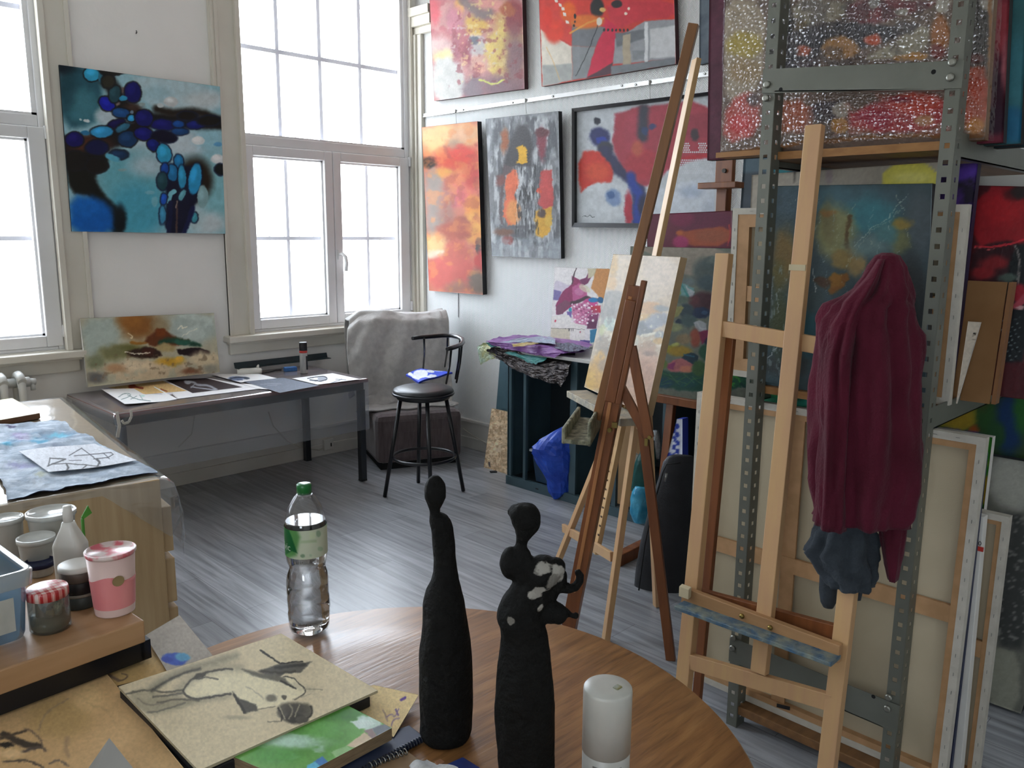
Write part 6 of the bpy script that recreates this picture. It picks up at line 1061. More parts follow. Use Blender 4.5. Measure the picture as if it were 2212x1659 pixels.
# water bottle
wb0 = atZ(669, 1362, TZ); bt = root('water_bottle', A([wb0[0], wb0[1], TZ]), 'clear plastic water bottle with green cap and label on the round table', 'bottle')
B0 = BASE[bt.name]; HB = .33
PET = thin('clear_pet', 'fbfcfc', .04, .16, 'e8eef0', .02)
def br(z, a):
    return 0
prof = [(.030, .0), (.038, .006), (.043, .02), (.0445, .045), (.0435, .05), (.0445, .056), (.0445, .08), (.0432, .086), (.0442, .092), (.044, .118), (.0425, .13), (.0385, .142), (.0375, .147), (.0385, .152), (.0425, .168), (.0435, .182), (.0435, .236), (.0425, .246), (.041, .252), (.0395, .264), (.034, .282), (.025, .298), (.0165, .309), (.0145, .314), (.0145, .318)]
def pet(r, z, a): return r*(1+(.05*abs(math.sin(2.5*a)) if z < .02 else 0) + (.02*math.sin(3*a+z*60) if .05 < z < .16 else 0))
fine = []
for (r0, z0_), (r1, z1_) in zip(prof[:-1], prof[1:]):
    for k in range(2): fine.append((r0+(r1-r0)*k/2, z0_+(z1_-z0_)*k/2))
fine.append(prof[-1])
mb = MB(); mb.lathe(fine, B0, 48, cap=False, fn=pet); build(mb, 'body', PET, bt)
WLV = .252
mb = MB(); wp_ = [(r-.0012, z+.003) for r, z in fine if z < WLV]; mb.lathe([(.002, .012)]+wp_+[(wp_[-1][0], WLV), (.001, WLV)], B0, 48, fn=pet)
build(mb, 'water', M('water', 'fbfdfd', .0, trans=1., ior=1.33), bt)
mb = MB(); mb.lathe([(.0152, .309), (.0152, .3285), (.0145, .330), (.001, .330)], B0, 36, fn=lambda r, z, a: r*(1+.015*math.cos(24*a)) if r > .01 else r); build(mb, 'cap', M('green_cap', '14602c', .35, c2='1a6e34'), bt)
mb = MB(); mb.lathe([(.0165, .3065), (.0165, .3085)], B0, 36); build(mb, 'neck_ring', PET, bt)
# label wraps the waist; colours laid on it
nu_, nv_ = 40, 120; zc = np.linspace(.242, .180, nu_); th = np.linspace(0, 2*PI, nv_); Pl = np.zeros((nu_, nv_, 3))
for i in range(nu_):
    for j in range(nv_): Pl[i, j] = B0+A([.0442*math.cos(th[j]), .0442*math.sin(th[j]), zc[i]])
lx, ly = proj(Pl.reshape(-1, 3)); front = ((Pl.reshape(-1, 3)-CAMP)[:, :2]*(Pl.reshape(-1, 3)-B0)[:, :2]).sum(1) < 0
lops = [P([(610,1128),(635,1126),(648,1160),(640,1200),(612,1210)],'4a7a44',8), P([(614,1140),(622,1138),(643,1196),(630,1190),(618,1198),(614,1196)],'14502a',1.5), E(688,1153,5,7,'7c9078',1.5), E(692,1186,6,5,'8a9c84',1.5), E(654,1201,5,4,'6a8068',1.2), E(671,1200,3,3,'90a08a',1.2), P([(640,1128),(715,1122),(715,1135),(640,1142)],'84a88a',4), P([(668,1150),(682,1150),(682,1164),(668,1164)],'a9b496',2), P([(648,1168),(684,1166),(684,1172),(648,1174)],'93a184',2)]
lc_ = paint(lx.reshape(nu_, nv_), ly.reshape(nu_, nv_), 'a5ac98', lops, 'px', .6, 20, 5, 1.25, 0)
lc_[~front.reshape(nu_, nv_)] = lin(hx('a5ac98'))*1.2
mb = MB(); mb.grid(Pl); lb = build(mb, 'label', paintmat('bottle_label', .35, 0, 50, .03), bt, label='pale green paper label')
at_ = lb.data.attributes.new('Col', 'FLOAT_COLOR', 'POINT'); arr = np.ones((len(lb.data.vertices), 4), np.float32); arr[:, :3] = lc_.reshape(-1, 3); at_.data.foreach_set('color', arr.ravel())
cdir = nrm((CAMP-B0)*A([1, 1, 0])); rdir = A([-cdir[1], cdir[0], 0])
ca_ = math.atan2(cdir[1], cdir[0])
tw = text('label_lettering', 'Volvic', .022, (0, 0, 0), (1, 0, 0), (0, 1, 0), M('label_white', 'd8e0d4', .5, c2='dfe6da'), lb)
for v_ in tw.data.vertices:
    x, y, z = v_.co + Vector(BASE[bt.name]); s_ = x-.052; a = ca_-.85+ s_/.0446; rr = .0446+z*0
    v_.co = (rr*math.cos(a), rr*math.sin(a), .196+y+.12*s_*0)
BASE[lb.name] = BASE[bt.name]

# black sculptures
def blackmat(name, patches=()):
    mt, N_, L, b = nodes_mat(name); tc = N_.new('ShaderNodeTexCoord'); no = N_.new('ShaderNodeTexNoise'); no.inputs['Scale'].default_value = 60; no.inputs['Detail'].default_value = 6; L.new(tc.outputs['Object'], no.inputs['Vector'])
    r = N_.new('ShaderNodeValToRGB'); r.color_ramp.elements[0].color = (.0035, .0035, .003, 1); r.color_ramp.elements[1].color = (.008, .0078, .007, 1); L.new(no.outputs[0], r.inputs[0]); last = r.outputs[0]
    n2 = N_.new('ShaderNodeTexNoise'); n2.inputs['Scale'].default_value = 45; n2.inputs['Detail'].default_value = 5; L.new(tc.outputs['Object'], n2.inputs['Vector'])
    for (c, rad, col) in patches:
        d = N_.new('ShaderNodeVectorMath'); d.operation = 'DISTANCE'; L.new(tc.outputs['Object'], d.inputs[0]); d.inputs[1].default_value = [float(q) for q in c]
        m_ = N_.new('ShaderNodeMath'); m_.operation = 'MULTIPLY_ADD'; L.new(n2.outputs[0], m_.inputs[0]); m_.inputs[1].default_value = rad*2.2; L.new(d.outputs['Value'], m_.inputs[2])
        mr = N_.new('ShaderNodeMapRange'); L.new(m_.outputs[0], mr.inputs[0]); mr.inputs[1].default_value = rad*1.95; mr.inputs[2].default_value = rad*1.75; mr.inputs[3].default_value = 0; mr.inputs[4].default_value = 1
        mx = N_.new('ShaderNodeMix'); mx.data_type = 'RGBA'; L.new(mr.outputs[0], mx.inputs[0]); L.new(last, mx.inputs[6]); mx.inputs[7].default_value = col; last = mx.outputs[2]
    L.new(last, b.inputs['Base Color']); b.inputs['Roughness'].default_value = .75; b.inputs['Specular IOR Level'].default_value = .12
    bp = N_.new('ShaderNodeBump'); bp.inputs['Strength'].default_value = 1; bp.inputs['Distance'].default_value = .008; L.new(no.outputs[0], bp.inputs['Height']); L.new(bp.outputs[0], b.inputs['Normal'])
    return mt
lump = lambda sd, amp: (lambda a, t: amp*((fbm(A([a*2.0+3]), A([t*22.]), .9, sd, 3)[0]-.5)*2))
s1 = atZ(963, 1592, TZ)[:2]
rows = [(1036, 934, 946), (1042, 926, 954), (1056, 918, 962), (1070, 916, 964), (1084, 918, 963), (1096, 923, 958), (1108, 927, 951), (1116, 928, 951), (1122, 928, 966), (1134, 928, 974), (1150, 931, 979), (1180, 934, 983), (1215, 937, 985), (1245, 936, 989), (1262, 930, 992), (1280, 922, 997), (1310, 914, 1004), (1345, 911, 1009), (1380, 908, 1014), (1420, 905, 1019), (1470, 904, 1020), (1530, 905, 1021), (1580, 906, 1020), (1600, 909, 1016)]
mb = MB(); rg = silhouette(s1, rows, .95, 30, fold=lump(3, .09), sub=3); zmin = rg[-1][0][2]
rg = [[A([p[0], p[1], TZ+(p[2]-zmin)*1.0]) for p in r] for r in rg]
mb.loft(rg); build(mb, 'sculpture', blackmat('black_plaster'), sub=1, label='tall slender black figure sculpture with oval head, left of the two on the round table', cat='sculpture')
s2 = atZ(1135, 1672, TZ)[:2]
def sp(x, y): return onvert(s2, x, y)
rows = [(1088, 1122, 1146), (1093, 1106, 1158), (1102, 1099, 1164), (1116, 1100, 1168), (1132, 1105, 1168), (1146, 1111, 1162), (1160, 1115, 1150), (1172, 1115, 1140), (1185, 1112, 1138), (1196, 1105, 1146), (1215, 1100, 1152), (1240, 1100, 1156), (1262, 1108, 1162), (1280, 1099, 1182), (1300, 1086, 1186), (1322, 1075, 1176), (1345, 1073, 1178), (1362, 1080, 1180), (1385, 1083, 1183), (1420, 1079, 1188), (1460, 1073, 1193), (1510, 1069, 1197), (1570, 1069, 1199), (1640, 1073, 1198), (1690, 1076, 1197)]
mb = MB(); rg = silhouette(s2, rows, .9, 30, fold=lump(7, .10), sub=2)
z0s, z1s = rg[0][0][2], rg[-1][0][2]; mb.loft([[A([p[0], p[1], TZ+(p[2]-z1s)*(z0s-TZ)/(z0s-z1s)]) for p in r] for r in rg])
cd2 = nrm((CAMP-A([s2[0], s2[1], 1.0]))*A([1, 1, 0]))
def blob(x, y, rx, ry, dep=1., off=0., ang=0, n=20):
    c = sp(x, y)+cd2*off; e = sp(x+10, y)-sp(x, y); px_ = np.linalg.norm(e)/10; ex = nrm(e*A([1, 1, 0])); a = math.radians(ang)
    U = (ex*math.cos(a)-zz*math.sin(a)); V = (ex*math.sin(a)+zz*math.cos(a)); W = np.cross(U, V); V_ = []
    for i in range(n):
        t = PI*(i+.5)/n
        for j in range(n): f = 2*PI*j/n; k = 1+.14*(fbm(A([f*1.3]), A([t*2.]), .8, int(x+y), 3)[0]-.5); V_.append(c+k*px_*(U*rx*math.sin(t)*math.cos(f)+W*min(rx, ry)*dep*math.sin(t)*math.sin(f)+V*ry*math.cos(t)))
    o = len(mb.v); mb.add(V_, [(i*n+j, i*n+(j+1) % n, (i+1)*n+(j+1) % n, (i+1)*n+j) for i in range(n-1) for j in range(n)], 0, True)
    mb.f.append(tuple(o+j for j in range(n))[::-1]); mb.f.append(tuple(o+(n-1)*n+j for j in range(n))); mb.mi += [0, 0]; mb.sm += [True, True]
blob(1104, 1216, 25, 37); blob(1104, 1106, 8, 10); blob(1170, 1236, 40, 42, 1, .005, 35); blob(1190, 1225, 34, 26, 1, .01, -30); blob(1200, 1250, 26, 30, .9); blob(1150, 1270, 40, 40, .9); blob(1185, 1280, 22, 26, .9)
px_ = np.linalg.norm(sp(1110, 1250)-sp(1100, 1250))/10
mb.tube([sp(*q) for q in ((1195, 1262), (1210, 1270), (1228, 1273), (1243, 1268), (1252, 1255), (1253, 1243), (1248, 1236), (1242, 1237))], [px_*k for k in (14, 11, 10, 10, 9.5, 9, 8, 6)], 14)
blob(1192, 1322, 28, 26, .9); blob(1208, 1325, 18, 22, .9, .005, 20); mb.tube([sp(*q) for q in ((1205, 1312), (1222, 1322), (1236, 1330), (1244, 1332))], [px_*k for k in (12, 9, 5, 6)], 12); blob(1244, 1330, 7, 8)
obase = A([0, 0, 0])
V = A(mb.v); o2_ = A([(V[:, 0].min()+V[:, 0].max())/2, (V[:, 1].min()+V[:, 1].max())/2, V[:, 2].min()])
W_ = (.30, .285, .25, 1); G_2 = (.16, .15, .13, 1)
pt_ = [(sp(x, y)+cd2*.03-o2_, r, c) for x, y, r, c in ((1163, 1206, .017, W_), (1172, 1212, .014, W_), (1152, 1204, .011, W_), (1212, 1230, .018, W_), (1195, 1240, .014, G_2), (1160, 1265, .014, W_), (1190, 1272, .013, G_2), (1171, 1300, .011, W_), (1187, 1283, .012, G_2), (1102, 1322, .008, G_2), (1214, 1318, .009, G_2))]
build(mb, 'sculpture', blackmat('black_plaster_worn', pt_), remesh=.0028, label='black sculpture with round head, curled arm and worn white patches on the round table', cat='sculpture')

# white spray can with frosted cap in front
cb0 = atZ(1307, 1690, TZ); cs_ = root('spray_can', A([cb0[0], cb0[1], TZ]), 'white capped aerosol can with a paint dab on the cap at the table front', 'spray can')
c = BASE[cs_.name]; top = onvert(c, 1307, 1482)[2]-TZ; rr = np.linalg.norm(onvert(c, 1360, 1530)-onvert(c, 1254, 1530))/2; jz = onvert(c, 1307, 1614)[2]-TZ
mb = MB(); mb.lathe([(rr*.94, 0), (rr*.985, .003), (rr*.985, jz-.002), (rr*.9, jz)], c, 40); build(mb, 'body', M('white_can_print', 'a8a8a2', .4, c2='b4b4ae', scale=(6, 6, 40)), cs_)
mb = MB(); mb.lathe([(rr, jz-.001), (rr, top-.006), (rr*.985, top-.002), (rr*.95, top-.0003), (rr*.5, top), (.001, top)], c, 48); cp_ = build(mb, 'cap', M('milky_cap', 'b4b4ac', .35, c2='bcbcb4', scale=(20, 20, 20)), cs_)
mb = MB(); d = c+A([0, 0, top])+(atZ(1328, 1503, TZ+top)-atZ(1307, 1500, TZ+top)); mb.obox(d, (.006, 0, 0), (0, .005, 0), (0, 0, .002)); build(mb, 'paint_dab', M('ochre_dab', '8a8450', .6, c2='9aa09a', scale=(90, 90, 90)), cs_, bev=.001, label='grey-ochre paint dab')
cdc = nrm((CAMP-c)*A([1, 1, 0])); 
mb = MB(); al = math.atan2(cdc[1], cdc[0])
for (a0, a1, z0_, z1_) in ((-.55, -.1, jz-.012, jz-.016), (-.55, -.2, jz-.02, jz-.023), (.1, .7, jz-.012, jz-.014), (.1, .6, jz-.018, jz-.02), (.1, .65, jz-.024, jz-.026)):
    k = 8; ang_ = np.linspace(al+a0, al+a1, k); r1 = rr*.985+.0004; mb.add([c+A([r1*math.cos(a), r1*math.sin(a), z]) for z in (z1_, z0_) for a in ang_], [(i, i+1, k+i+1, k+i) for i in range(k-1)])
build(mb, 'print_lines', M('grey_print', '70706c', .5, c2='787874'), cs_)

# drawings, books and notebooks on the left of the table
pf = M('black_portfolio', '141517', .6, c2='1b1c1f', bump=.1, bscale=120)
def slab(name, pts, z, th, mat, label, cat, bev=.002, **kw):
    q = [atZ(x, y, z+th) for x, y in pts]; mb = MB(); mb.hexa([p*A([1, 1, 0])+zz*z for p in q]+[p*A([1, 1, 0])+zz*(z+th) for p in q]); return build(mb, name, mat, bev=bev, label=label, cat=cat, **kw)
slab('portfolio', [(-180, 1560), (250, 1455), (520, 1680), (420, 1850), (0, 1850)], TZ+.001, .012, pf, 'black portfolio under the kraft drawings at the left of the round table', 'portfolio')
KR = M('kraft_paper', '8a7150', .8, c2='937a58', scale=(8, 8, 8))
def fsheet(name, pts, z, base, ops, label, crop='c8', res=150, thick=.001, gain=3.0, cat='drawing', side=None, curl=None, seed=3, warp=4, **kw):
    return panel(name, [atZ(*cq(crop, x, y), z) for x, y in pts], base, ops, crop, res, thick, side or KR, paintmat('drawing_paper'), None, curl, gain=gain, warp=warp, ws=25, seed=seed, label=label, cat=cat, **kw)
zk = TZ+.016
fsheet('white_sketch', [(740,245),(915,140),(1090,330),(860,420)], zk+.004, '857f76', [P([(975,165),(1020,150),(1130,270),(1070,310)],'68756a',4), E(890,345,65,28,'34488c',6), E(930,335,40,18,'4a7a96',6), E(850,350,30,14,'2c3c80',4)], 'white sheet with a blue patch and green strip, leaning out behind the kraft drawings', gain=1.7, curl=lambda u, v: .012*(1-v))
fsheet('kraft_drawing', [(-60,400),(715,220),(860,400),(560,520),(-60,660)], zk, '7c6642', [E(700,260,120,40,'8a744e',40), S([(440,440),(430,415),(470,402),(520,408),(560,420),(600,450),(640,440),(650,420),(620,412)],7,'4a3d30',3), S([(560,420),(600,448)],14,'54463a',5), E(250,380,200,40,'75603c',40)], 'kraft paper sheet with a charcoal curl, under the wooden-topped stand') if False else None
def poly_sheet(*a, **k): return fsheet(*a, **k)
fsheet('kraft_drawing', [(-60,395),(718,215),(865,405),(-60,640)], zk, '7a6542', [E(700,260,120,40,'8a744e',40), S([(440,440),(430,415),(470,402),(520,408),(560,420),(600,450),(640,440),(650,420),(620,412)],7,'4a3d30',3), S([(560,420),(600,448)],14,'54463a',5), E(250,380,200,40,'75603c',40), S([(625,236),(640,250)],4,'3c3022',2)], 'kraft paper sheet with a charcoal curl, directly in front of the wooden-topped stand')
fsheet('kraft_drawing', [(-60,620),(545,415),(945,905),(-60,1100)], zk+.004, '80694a', [E(300,640,160,100,'74603f',60), E(450,540,80,60,'8a7452',50), S([(20,720),(110,770),(200,780)],34,'2a241e',8), S([(0,740),(60,730),(130,700)],14,'332b22',6), S([(60,830),(140,800),(200,780),(230,800)],16,'38302a',6), S([(130,690),(200,730),(230,800)],8,'4c4034',5), S([(200,700),(210,640),(270,580),(350,540)],7,'5c5040',6,.7), S([(20,860),(120,850),(190,870),(220,892)],12,'3a322a',5), E(60,820,60,20,'8c7656',10), S([(250,870),(300,850),(350,880)],9,'4a4036',4), S([(340,740),(330,800),(350,830)],22,'62523e',12,.7), E(30,775,40,14,'1d1915',6), S([(440,560),(560,600),(590,680)],6,'6e5c42',8,.6)], 'kraft paper figure drawing in dark charcoal at the left front of the table', warp=8, seed=6)
# white folded card / box corner at the bottom
fc = root('paper_fold', atZ(240, 1659, zk+.01), 'white folded paper box corner standing on the kraft drawing', 'paper'); b = BASE[fc.name]
tpk = atZ(235, 1600, zk+.03); tpk = A([b[0]+.012, b[1]+.01, zk+.075]); tp = atP(236, 1594, b, nrm((CAMP-b)*A([1, 1, 0])))
l, r__, f_ = atZ(182, 1672, zk+.008), atZ(312, 1690, zk+.008), atZ(200, 1690, zk+.008); 
mb = MB(); mb.add([tp, l, f_, r__, atZ(240, 1640, zk+.008)], [(0, 1, 2), (0, 2, 3), (0, 3, 4), (0, 4, 1), (1, 4, 3, 2)]); build(mb, 'paper_faces', M('grey_white_paper', '8f8d88', .7, c2='989690'), fc)
# charcoal nude on a cream board
zd = TZ+.040
nude = [P([(935,495),(955,455),(1030,408),(1130,388),(1200,388),(1310,412),(1430,430),(1485,425),(1515,455),(1555,492),(1540,522),(1490,548),(1400,580),(1310,592),(1215,560),(1180,508),(1100,528),(1010,545),(950,530)],'aca48a',12), S([(900,520),(930,470),(1010,412),(1120,380),(1220,382)],46,'6f6a5a',26,.55), S([(960,552),(1100,540),(1180,520)],30,'6f6a5a',18,.5), S([(640,560),(760,580),(900,560)],60,'7c7664',34,.5), S([(1500,470),(1590,500)],30,'7c7664',20,.4), P([(640,510),(760,480),(800,510),(900,540),(1040,545),(950,580),(800,620),(720,610)],'6a6553',20,.5), S([(640,515),(770,490),(830,510),(930,495)],9,'4a473e',5), S([(770,490),(850,430),(960,385),(1060,360),(1200,320)],34,'6b6758',22,.8), S([(770,500),(860,440),(960,400),(1020,385)],12,'3c3a34',8), S([(930,500),(960,450),(1030,410),(1120,388),(1180,390)],10,'3f3c36',5), S([(930,500),(950,530),(1010,545),(1100,525),(1170,515)],11,'3c3934',5), S([(780,530),(860,520),(930,510)],10,'524f46',5), S([(800,560),(900,540),(1010,548)],9,'4c4840',6), S([(750,610),(830,600),(940,560)],7,'55524a',5), S([(700,540),(760,580),(830,560)],7,'5e5a50',5,.8), P([(1000,410),(1060,400),(1030,440),(980,440)],'3a3730',8), S([(1010,435),(1060,430),(1110,440)],6,'4c4840',4),
 S([(1325,293),(1430,365)],9,'2e2c28',3), P([(1310,400),(1430,360),(1585,352),(1530,405),(1450,410),(1400,440)],'44413a',8), S([(1430,360),(1540,350)],7,'25231f',3), S([(1400,385),(1480,375),(1550,365)],14,'2c2a26',5), S([(1330,400),(1420,410),(1500,400)],10,'333029',5), P([(1200,380),(1320,410),(1430,420),(1500,485),(1420,450),(1300,430)],'504c42',10), S([(1430,450),(1505,488)],8,'2b2925',4), S([(1440,430),(1480,425),(1510,455),(1555,490),(1545,520),(1500,545)],6,'3c3932',3), S([(1545,490),(1640,495)],5,'6e6858',4), S([(1490,545),(1580,515)],5,'7a7362',5,.8), P([(1180,505),(1220,540),(1300,570),(1310,600),(1240,612),(1210,570)],'3f3c35',8), S([(1190,520),(1225,580),(1245,608)],12,'2e2b26',5), E(1380,535,28,18,'5c574b',10), E(1445,532,13,12,'4c473d',5), S([(1310,595),(1400,580)],5,'6a6454',3), E(1455,605,46,44,'4a463e',16), E(1545,600,42,38,'47433a',16), E(1500,600,50,40,'3b3832',18), E(1500,640,50,26,'2f2c27',12), S([(1415,590),(1440,620),(1430,650)],10,'2f2c27',5), S([(1580,580),(1590,610),(1560,640)],10,'2f2c27',5), S([(1470,570),(1490,600),(1470,640)],8,'6a6454',5), E(1535,645,34,18,'3c3932',6), S([(1420,580),(1450,640)],6,'7a7462',3), S([(1520,570),(1500,630)],6,'6a6454',3), E(1200,635,60,10,'6e6858',10,.6), S([(1360,658),(1420,655)],5,'5c574b',4), S([(1340,540),(1280,490),(1250,480)],6,'7c7564',5,.7)]
fsheet('figure_drawing_board', [(602,478),(1430,208),(1920,497),(1010,905)], zd, 'a0957c', nude, 'cream board with a charcoal drawing of a reclining figure, on top of the stack', res=330, thick=.005, gain=1.95, side=M('cream_board_edge', 'a59c80', .7, c2='b0a78c'), warp=5, seed=9)
slab('drawing_pad', [(258, 1492), (590, 1380), (800, 1505), (440, 1670)], TZ+.0135, .0195, M('black_portfolio'), 'dark pad under the cream figure drawing board', 'pad')
# green magazine
gq_ = [atZ(*cq('c8', x, y), TZ+.035) for x, y in ((1180, 880), (1800, 585), (1990, 690), (1560, 900))]
zg = TZ+.031
gops = [E(1500,720,260,110,'3d6a2a',60), E(1780,620,140,40,'2c5a1c',40), N(70,.52,'7a9482',.7,[1250,680,1650,860],2,.7), E(1480,760,160,30,'86a08e',30), E(1400,830,120,40,'3f7430',30), E(1640,700,90,40,'4a7a38',25), P([(1800,640),(1860,615),(1960,670),(1880,720)],'8fa095',12), P([(1780,655),(1850,640),(1910,665),(1830,695)],'9caaa2',6), P([(1760,780),(1850,710),(1900,740),(1800,790)],'9a8a72',6), P([(1890,690),(1960,665),(1990,690),(1920,735)],'54585c',6), P([(1850,700),(1890,690),(1920,735),(1890,745)],'6a5a58',5), P([(1590,860),(1640,835),(1680,870),(1640,892)],'2f5a86',6), P([(1560,880),(1600,860),(1640,895),(1560,900)],'4a8aa0',5), P([(1680,810),(1760,780),(1800,800),(1720,850)],'6a8a5a',6)] + [S([(1800+i*14,655-i*1),(1815+i*14,672-i*1)],3,'a9b4ac',1.5,.8) for i in range(7)]
mg = panel('green_magazine', [atZ(*cq('c8', x, y), TZ+.036) for x, y in ((1150, 820), (1740, 560), (1992, 688), (1480, 960))], '4e7a38', gops, 'c8', 170, .0215, M('magazine_pages', '6e5c44', .7, c2='8a765a', scale=(30, 30, 400)), paintmat('glossy_cover', .5, 0, 50, .05, .25), gain=1.9, warp=5, ws=30, seed=14, label='thick green-covered magazine under the cream drawing board', cat='magazine')
# cream sheet with violet scribbles
fsheet('scribbled_sheet', [(1700,520),(1900,470),(2128,535),(2000,735)], TZ+.0125, '8f7f5e', [S([(2040,555),(2060,545)],14,'3c2c5a',3), S([(1960,640),(1990,620),(2010,640),(2025,600)],6,'5a4a5c',3), S([(1990,680),(2000,650),(2030,645)],6,'5a4a5c',3), S([(1945,600),(1970,655)],5,'6a5a58',3), S([(2010,600),(2025,630)],8,'4a3a58',3)], 'cream sheet with violet ink scribbles poking out from under the magazine', res=100, curl=lambda u, v: .006*u*v)
# spiral notebook (dark blue) with wire
nbk = root('spiral_notebook', atZ(*cq('c8', 2000, 790), TZ), 'dark blue spiral-bound notebook beside the taller sculpture base', 'notebook')
q = [atZ(*cq('c8', x, y), TZ+.011) for x, y in ((1640, 830), (2080, 672), (2158, 730), (1780, 930))]
mb = MB(); mb.hexa([p*A([1, 1, 0])+zz*(TZ+.001) for p in q]+[p for p in q]); build(mb, 'cover', M('navy_cover', '222c44', .5, c2='2a3550', scale=(9, 9, 9)), nbk, bev=.002)
a, b = q[2], q[3]
for i in range(26):
    p = a+(b-a)*(i+.5)/26; dr = nrm((q[1]-q[2])*A([1, 1, 0])); mb = MB(); mb.tube([p+dr*.006+zz*.001+(dr*-.008*(1-math.cos(t))*.75+zz*(.005*math.sin(t)-.004)) for t in np.linspace(0, 2*PI, 12, endpoint=False)], .0009, 5, closed=True); build(mb, 'wire_loop', M('black_wire', '303238', .35, .6, c2='3a3c42'), nbk)
nb3 = root('spiral_notebook', atZ(*cq('c8', 1900, 870), TZ), 'brown spiral-bound notebook at the front edge, beneath the navy one', 'notebook')
q = [atZ(x, y, TZ+.006) for x, y in ((790, 1652), (880, 1622), (940, 1665), (830, 1700))]
mb = MB(); mb.hexa([p*A([1, 1, 0])+zz*(TZ+.0008) for p in q]+[p for p in q]); build(mb, 'cover', M('brown_card_cover', '7a6246', .7, c2='866c4e'), nb3, bev=.001)
a, b = atZ(795, 1655, TZ+.011), atZ(880, 1622, TZ+.011)
for i in range(9):
    p = a+(b-a)*(i+.5)/9; dr = nrm((q[2]-q[1])*A([1, 1, 0])); mb = MB(); mb.tube([p+dr*.004*math.cos(t)*1.4+zz*.0045*math.sin(t) for t in np.linspace(0, 2*PI, 12, endpoint=False)], .001, 5, closed=True); build(mb, 'wire_loop', M('bright_wire', '8a8a84', .3, .9, c2='9a9a94'), nb3)
fsheet('white_sheet', [(2080,880),(2170,835),(2330,905),(2150,990)], TZ+.0135, '9c9c9c', [], 'crumpled white sheet at the bottom edge in front of the tall sculpture', res=40, gain=1.5, cat='paper', side=PAPER, curl=lambda u, v: .006*np.sin(u*5)*np.sin(v*4+1))
slab('blue_booklet', [(965, 1650), (1000, 1634), (1050, 1665), (990, 1690)], TZ+.0005, .008, M('royal_blue_cover', '1e2c64', .5, c2='26377a', scale=(30, 30, 30)), 'royal blue booklet at the front edge between the two sculptures', 'booklet')
slab('orange_card', [(938, 1645), (952, 1638), (962, 1646), (946, 1655)], TZ+.0085, .002, M('orange_card', '84583a', .7, c2='8f6242'), 'small orange card beside the royal blue booklet', 'card')

# ------------------------------------------------ drawer unit at the left with cover, cloth and papers
DZ = .80; k0, k1, k2_ = atZ(359, 1033, DZ), atZ(140, 860, DZ), atZ(0, 1090, DZ)
eL = nrm(k1-k0); eW = nrm(A([-eL[1], eL[0], 0])); 
LD, WD = 1.66, 1.05
def dz(a, b, z): return A([k0[0], k0[1], 0]) + eL*a + eW*b + zz*z     # a along the drawer front, b into the unit (left)
OKW = M('pale_oak_laminate', 'b0946c', .5, c2='bfa47c', scale=(40, 40, 2.5), det=7, bump=.05)
du = root('drawer_unit', dz(LD/2, WD/2, 0), 'pale oak drawer unit at the left covered by clear plastic', 'drawer unit')
mb = MB(); mb.hexa([dz(0, 0.02, .03), dz(LD, .02, .03), dz(LD, WD, .03), dz(0, WD, .03), dz(0, .02, DZ), dz(LD, .02, DZ), dz(LD, WD, DZ), dz(0, WD, DZ)]); build(mb, 'body', OKW, du, bev=.003)
mb = MB(); mb.hexa([dz(.03, .05, 0), dz(LD-.03, .05, 0), dz(LD-.03, WD-.03, 0), dz(.03, WD-.03, 0), dz(.03, .05, .03), dz(LD-.03, .05, .03), dz(LD-.03, WD-.03, .03), dz(.03, WD-.03, .03)]); build(mb, 'plinth', M('black_plinth_and_gap'), du)
for (z0_, z1_) in ((.05, .17), (.19, .345), (.365, .52), (.545, .70)):
    for (a0, a1) in ((.01, LD/2-.005), (LD/2+.005, LD-.01)):
        mb = MB(); mb.hexa([dz(a0, -.012, z0_), dz(a1, -.012, z0_), dz(a1, .02, z0_), dz(a0, .02, z0_), dz(a0, -.012, z1_), dz(a1, -.012, z1_), dz(a1, .02, z1_), dz(a0, .02, z1_)]); build(mb, 'drawer_front', OKW, du, bev=.003)
# clear cover: lies on top and hangs over front corner
def cover():
    na, nb_n = 70, 60; aa = np.linspace(-.20, LD, na); bb = np.linspace(-.24, WD, nb_n); Pq = np.zeros((na, nb_n, 3))
    for i, a in enumerate(aa):
        for j, b_ in enumerate(bb):
            ha, hb = max(0, -a), max(0, -b_); dzv = max(ha, hb) if min(ha, hb) == 0 else (ha+hb)*.62
            if ha > 0: dzv *= max(.12, min(1, 1-b_/.22)) if b_ > 0 else 1
            w_ = .03*(fbm(A([a]), A([b_]), .18, 4)[0]-.3)*min(1, dzv/.08)
            fl = .02*(min(dzv, .12)/.12)
            Pq[i, j] = dz(max(a, 0)-(.004+fl+w_ if ha > 0 else 0), max(b_, 0)-(.016+fl+w_ if hb > 0 else 0), DZ+.003-dzv+.004*(fbm(A([a*3]), A([b_*3]), .3, 8)[0]-.3))
    return Pq
mb = MB(); mb.grid(cover()); build(mb, 'plastic_sheet', thin('clear_plastic_thin', 'f2f4f6', .1, .22, 'd4d8dc', .10), label='clear plastic sheet covering the oak drawer unit and hanging off its near corner', cat='plastic sheet')
cops = [N(60,.5,'7c8794',.8,None,3,.5), N(50,.58,'a3acb6',.7,None,3,.5,.06,3), S([(60,470),(200,440),(340,430),(420,420)],30,'5a7a94',20,.7), E(230,460,50,14,'4a8aa8',10,.8), E(340,430,60,10,'5fa0b4',8,.8), E(120,440,50,20,'8a7aa0',14,.7), E(30,485,30,12,'3f8aa8',8,.8), E(300,500,90,14,'6a7484',12,.7), E(120,610,80,14,'7a78a0',12,.6), E(240,660,40,12,'9a9a80',10,.6), E(60,380,30,6,'3c3a54',3,.8), E(330,345,40,8,'6a7a8c',6,.6), N(24,.62,'b9c0c8',.5,None,3,.5,.06,9)]
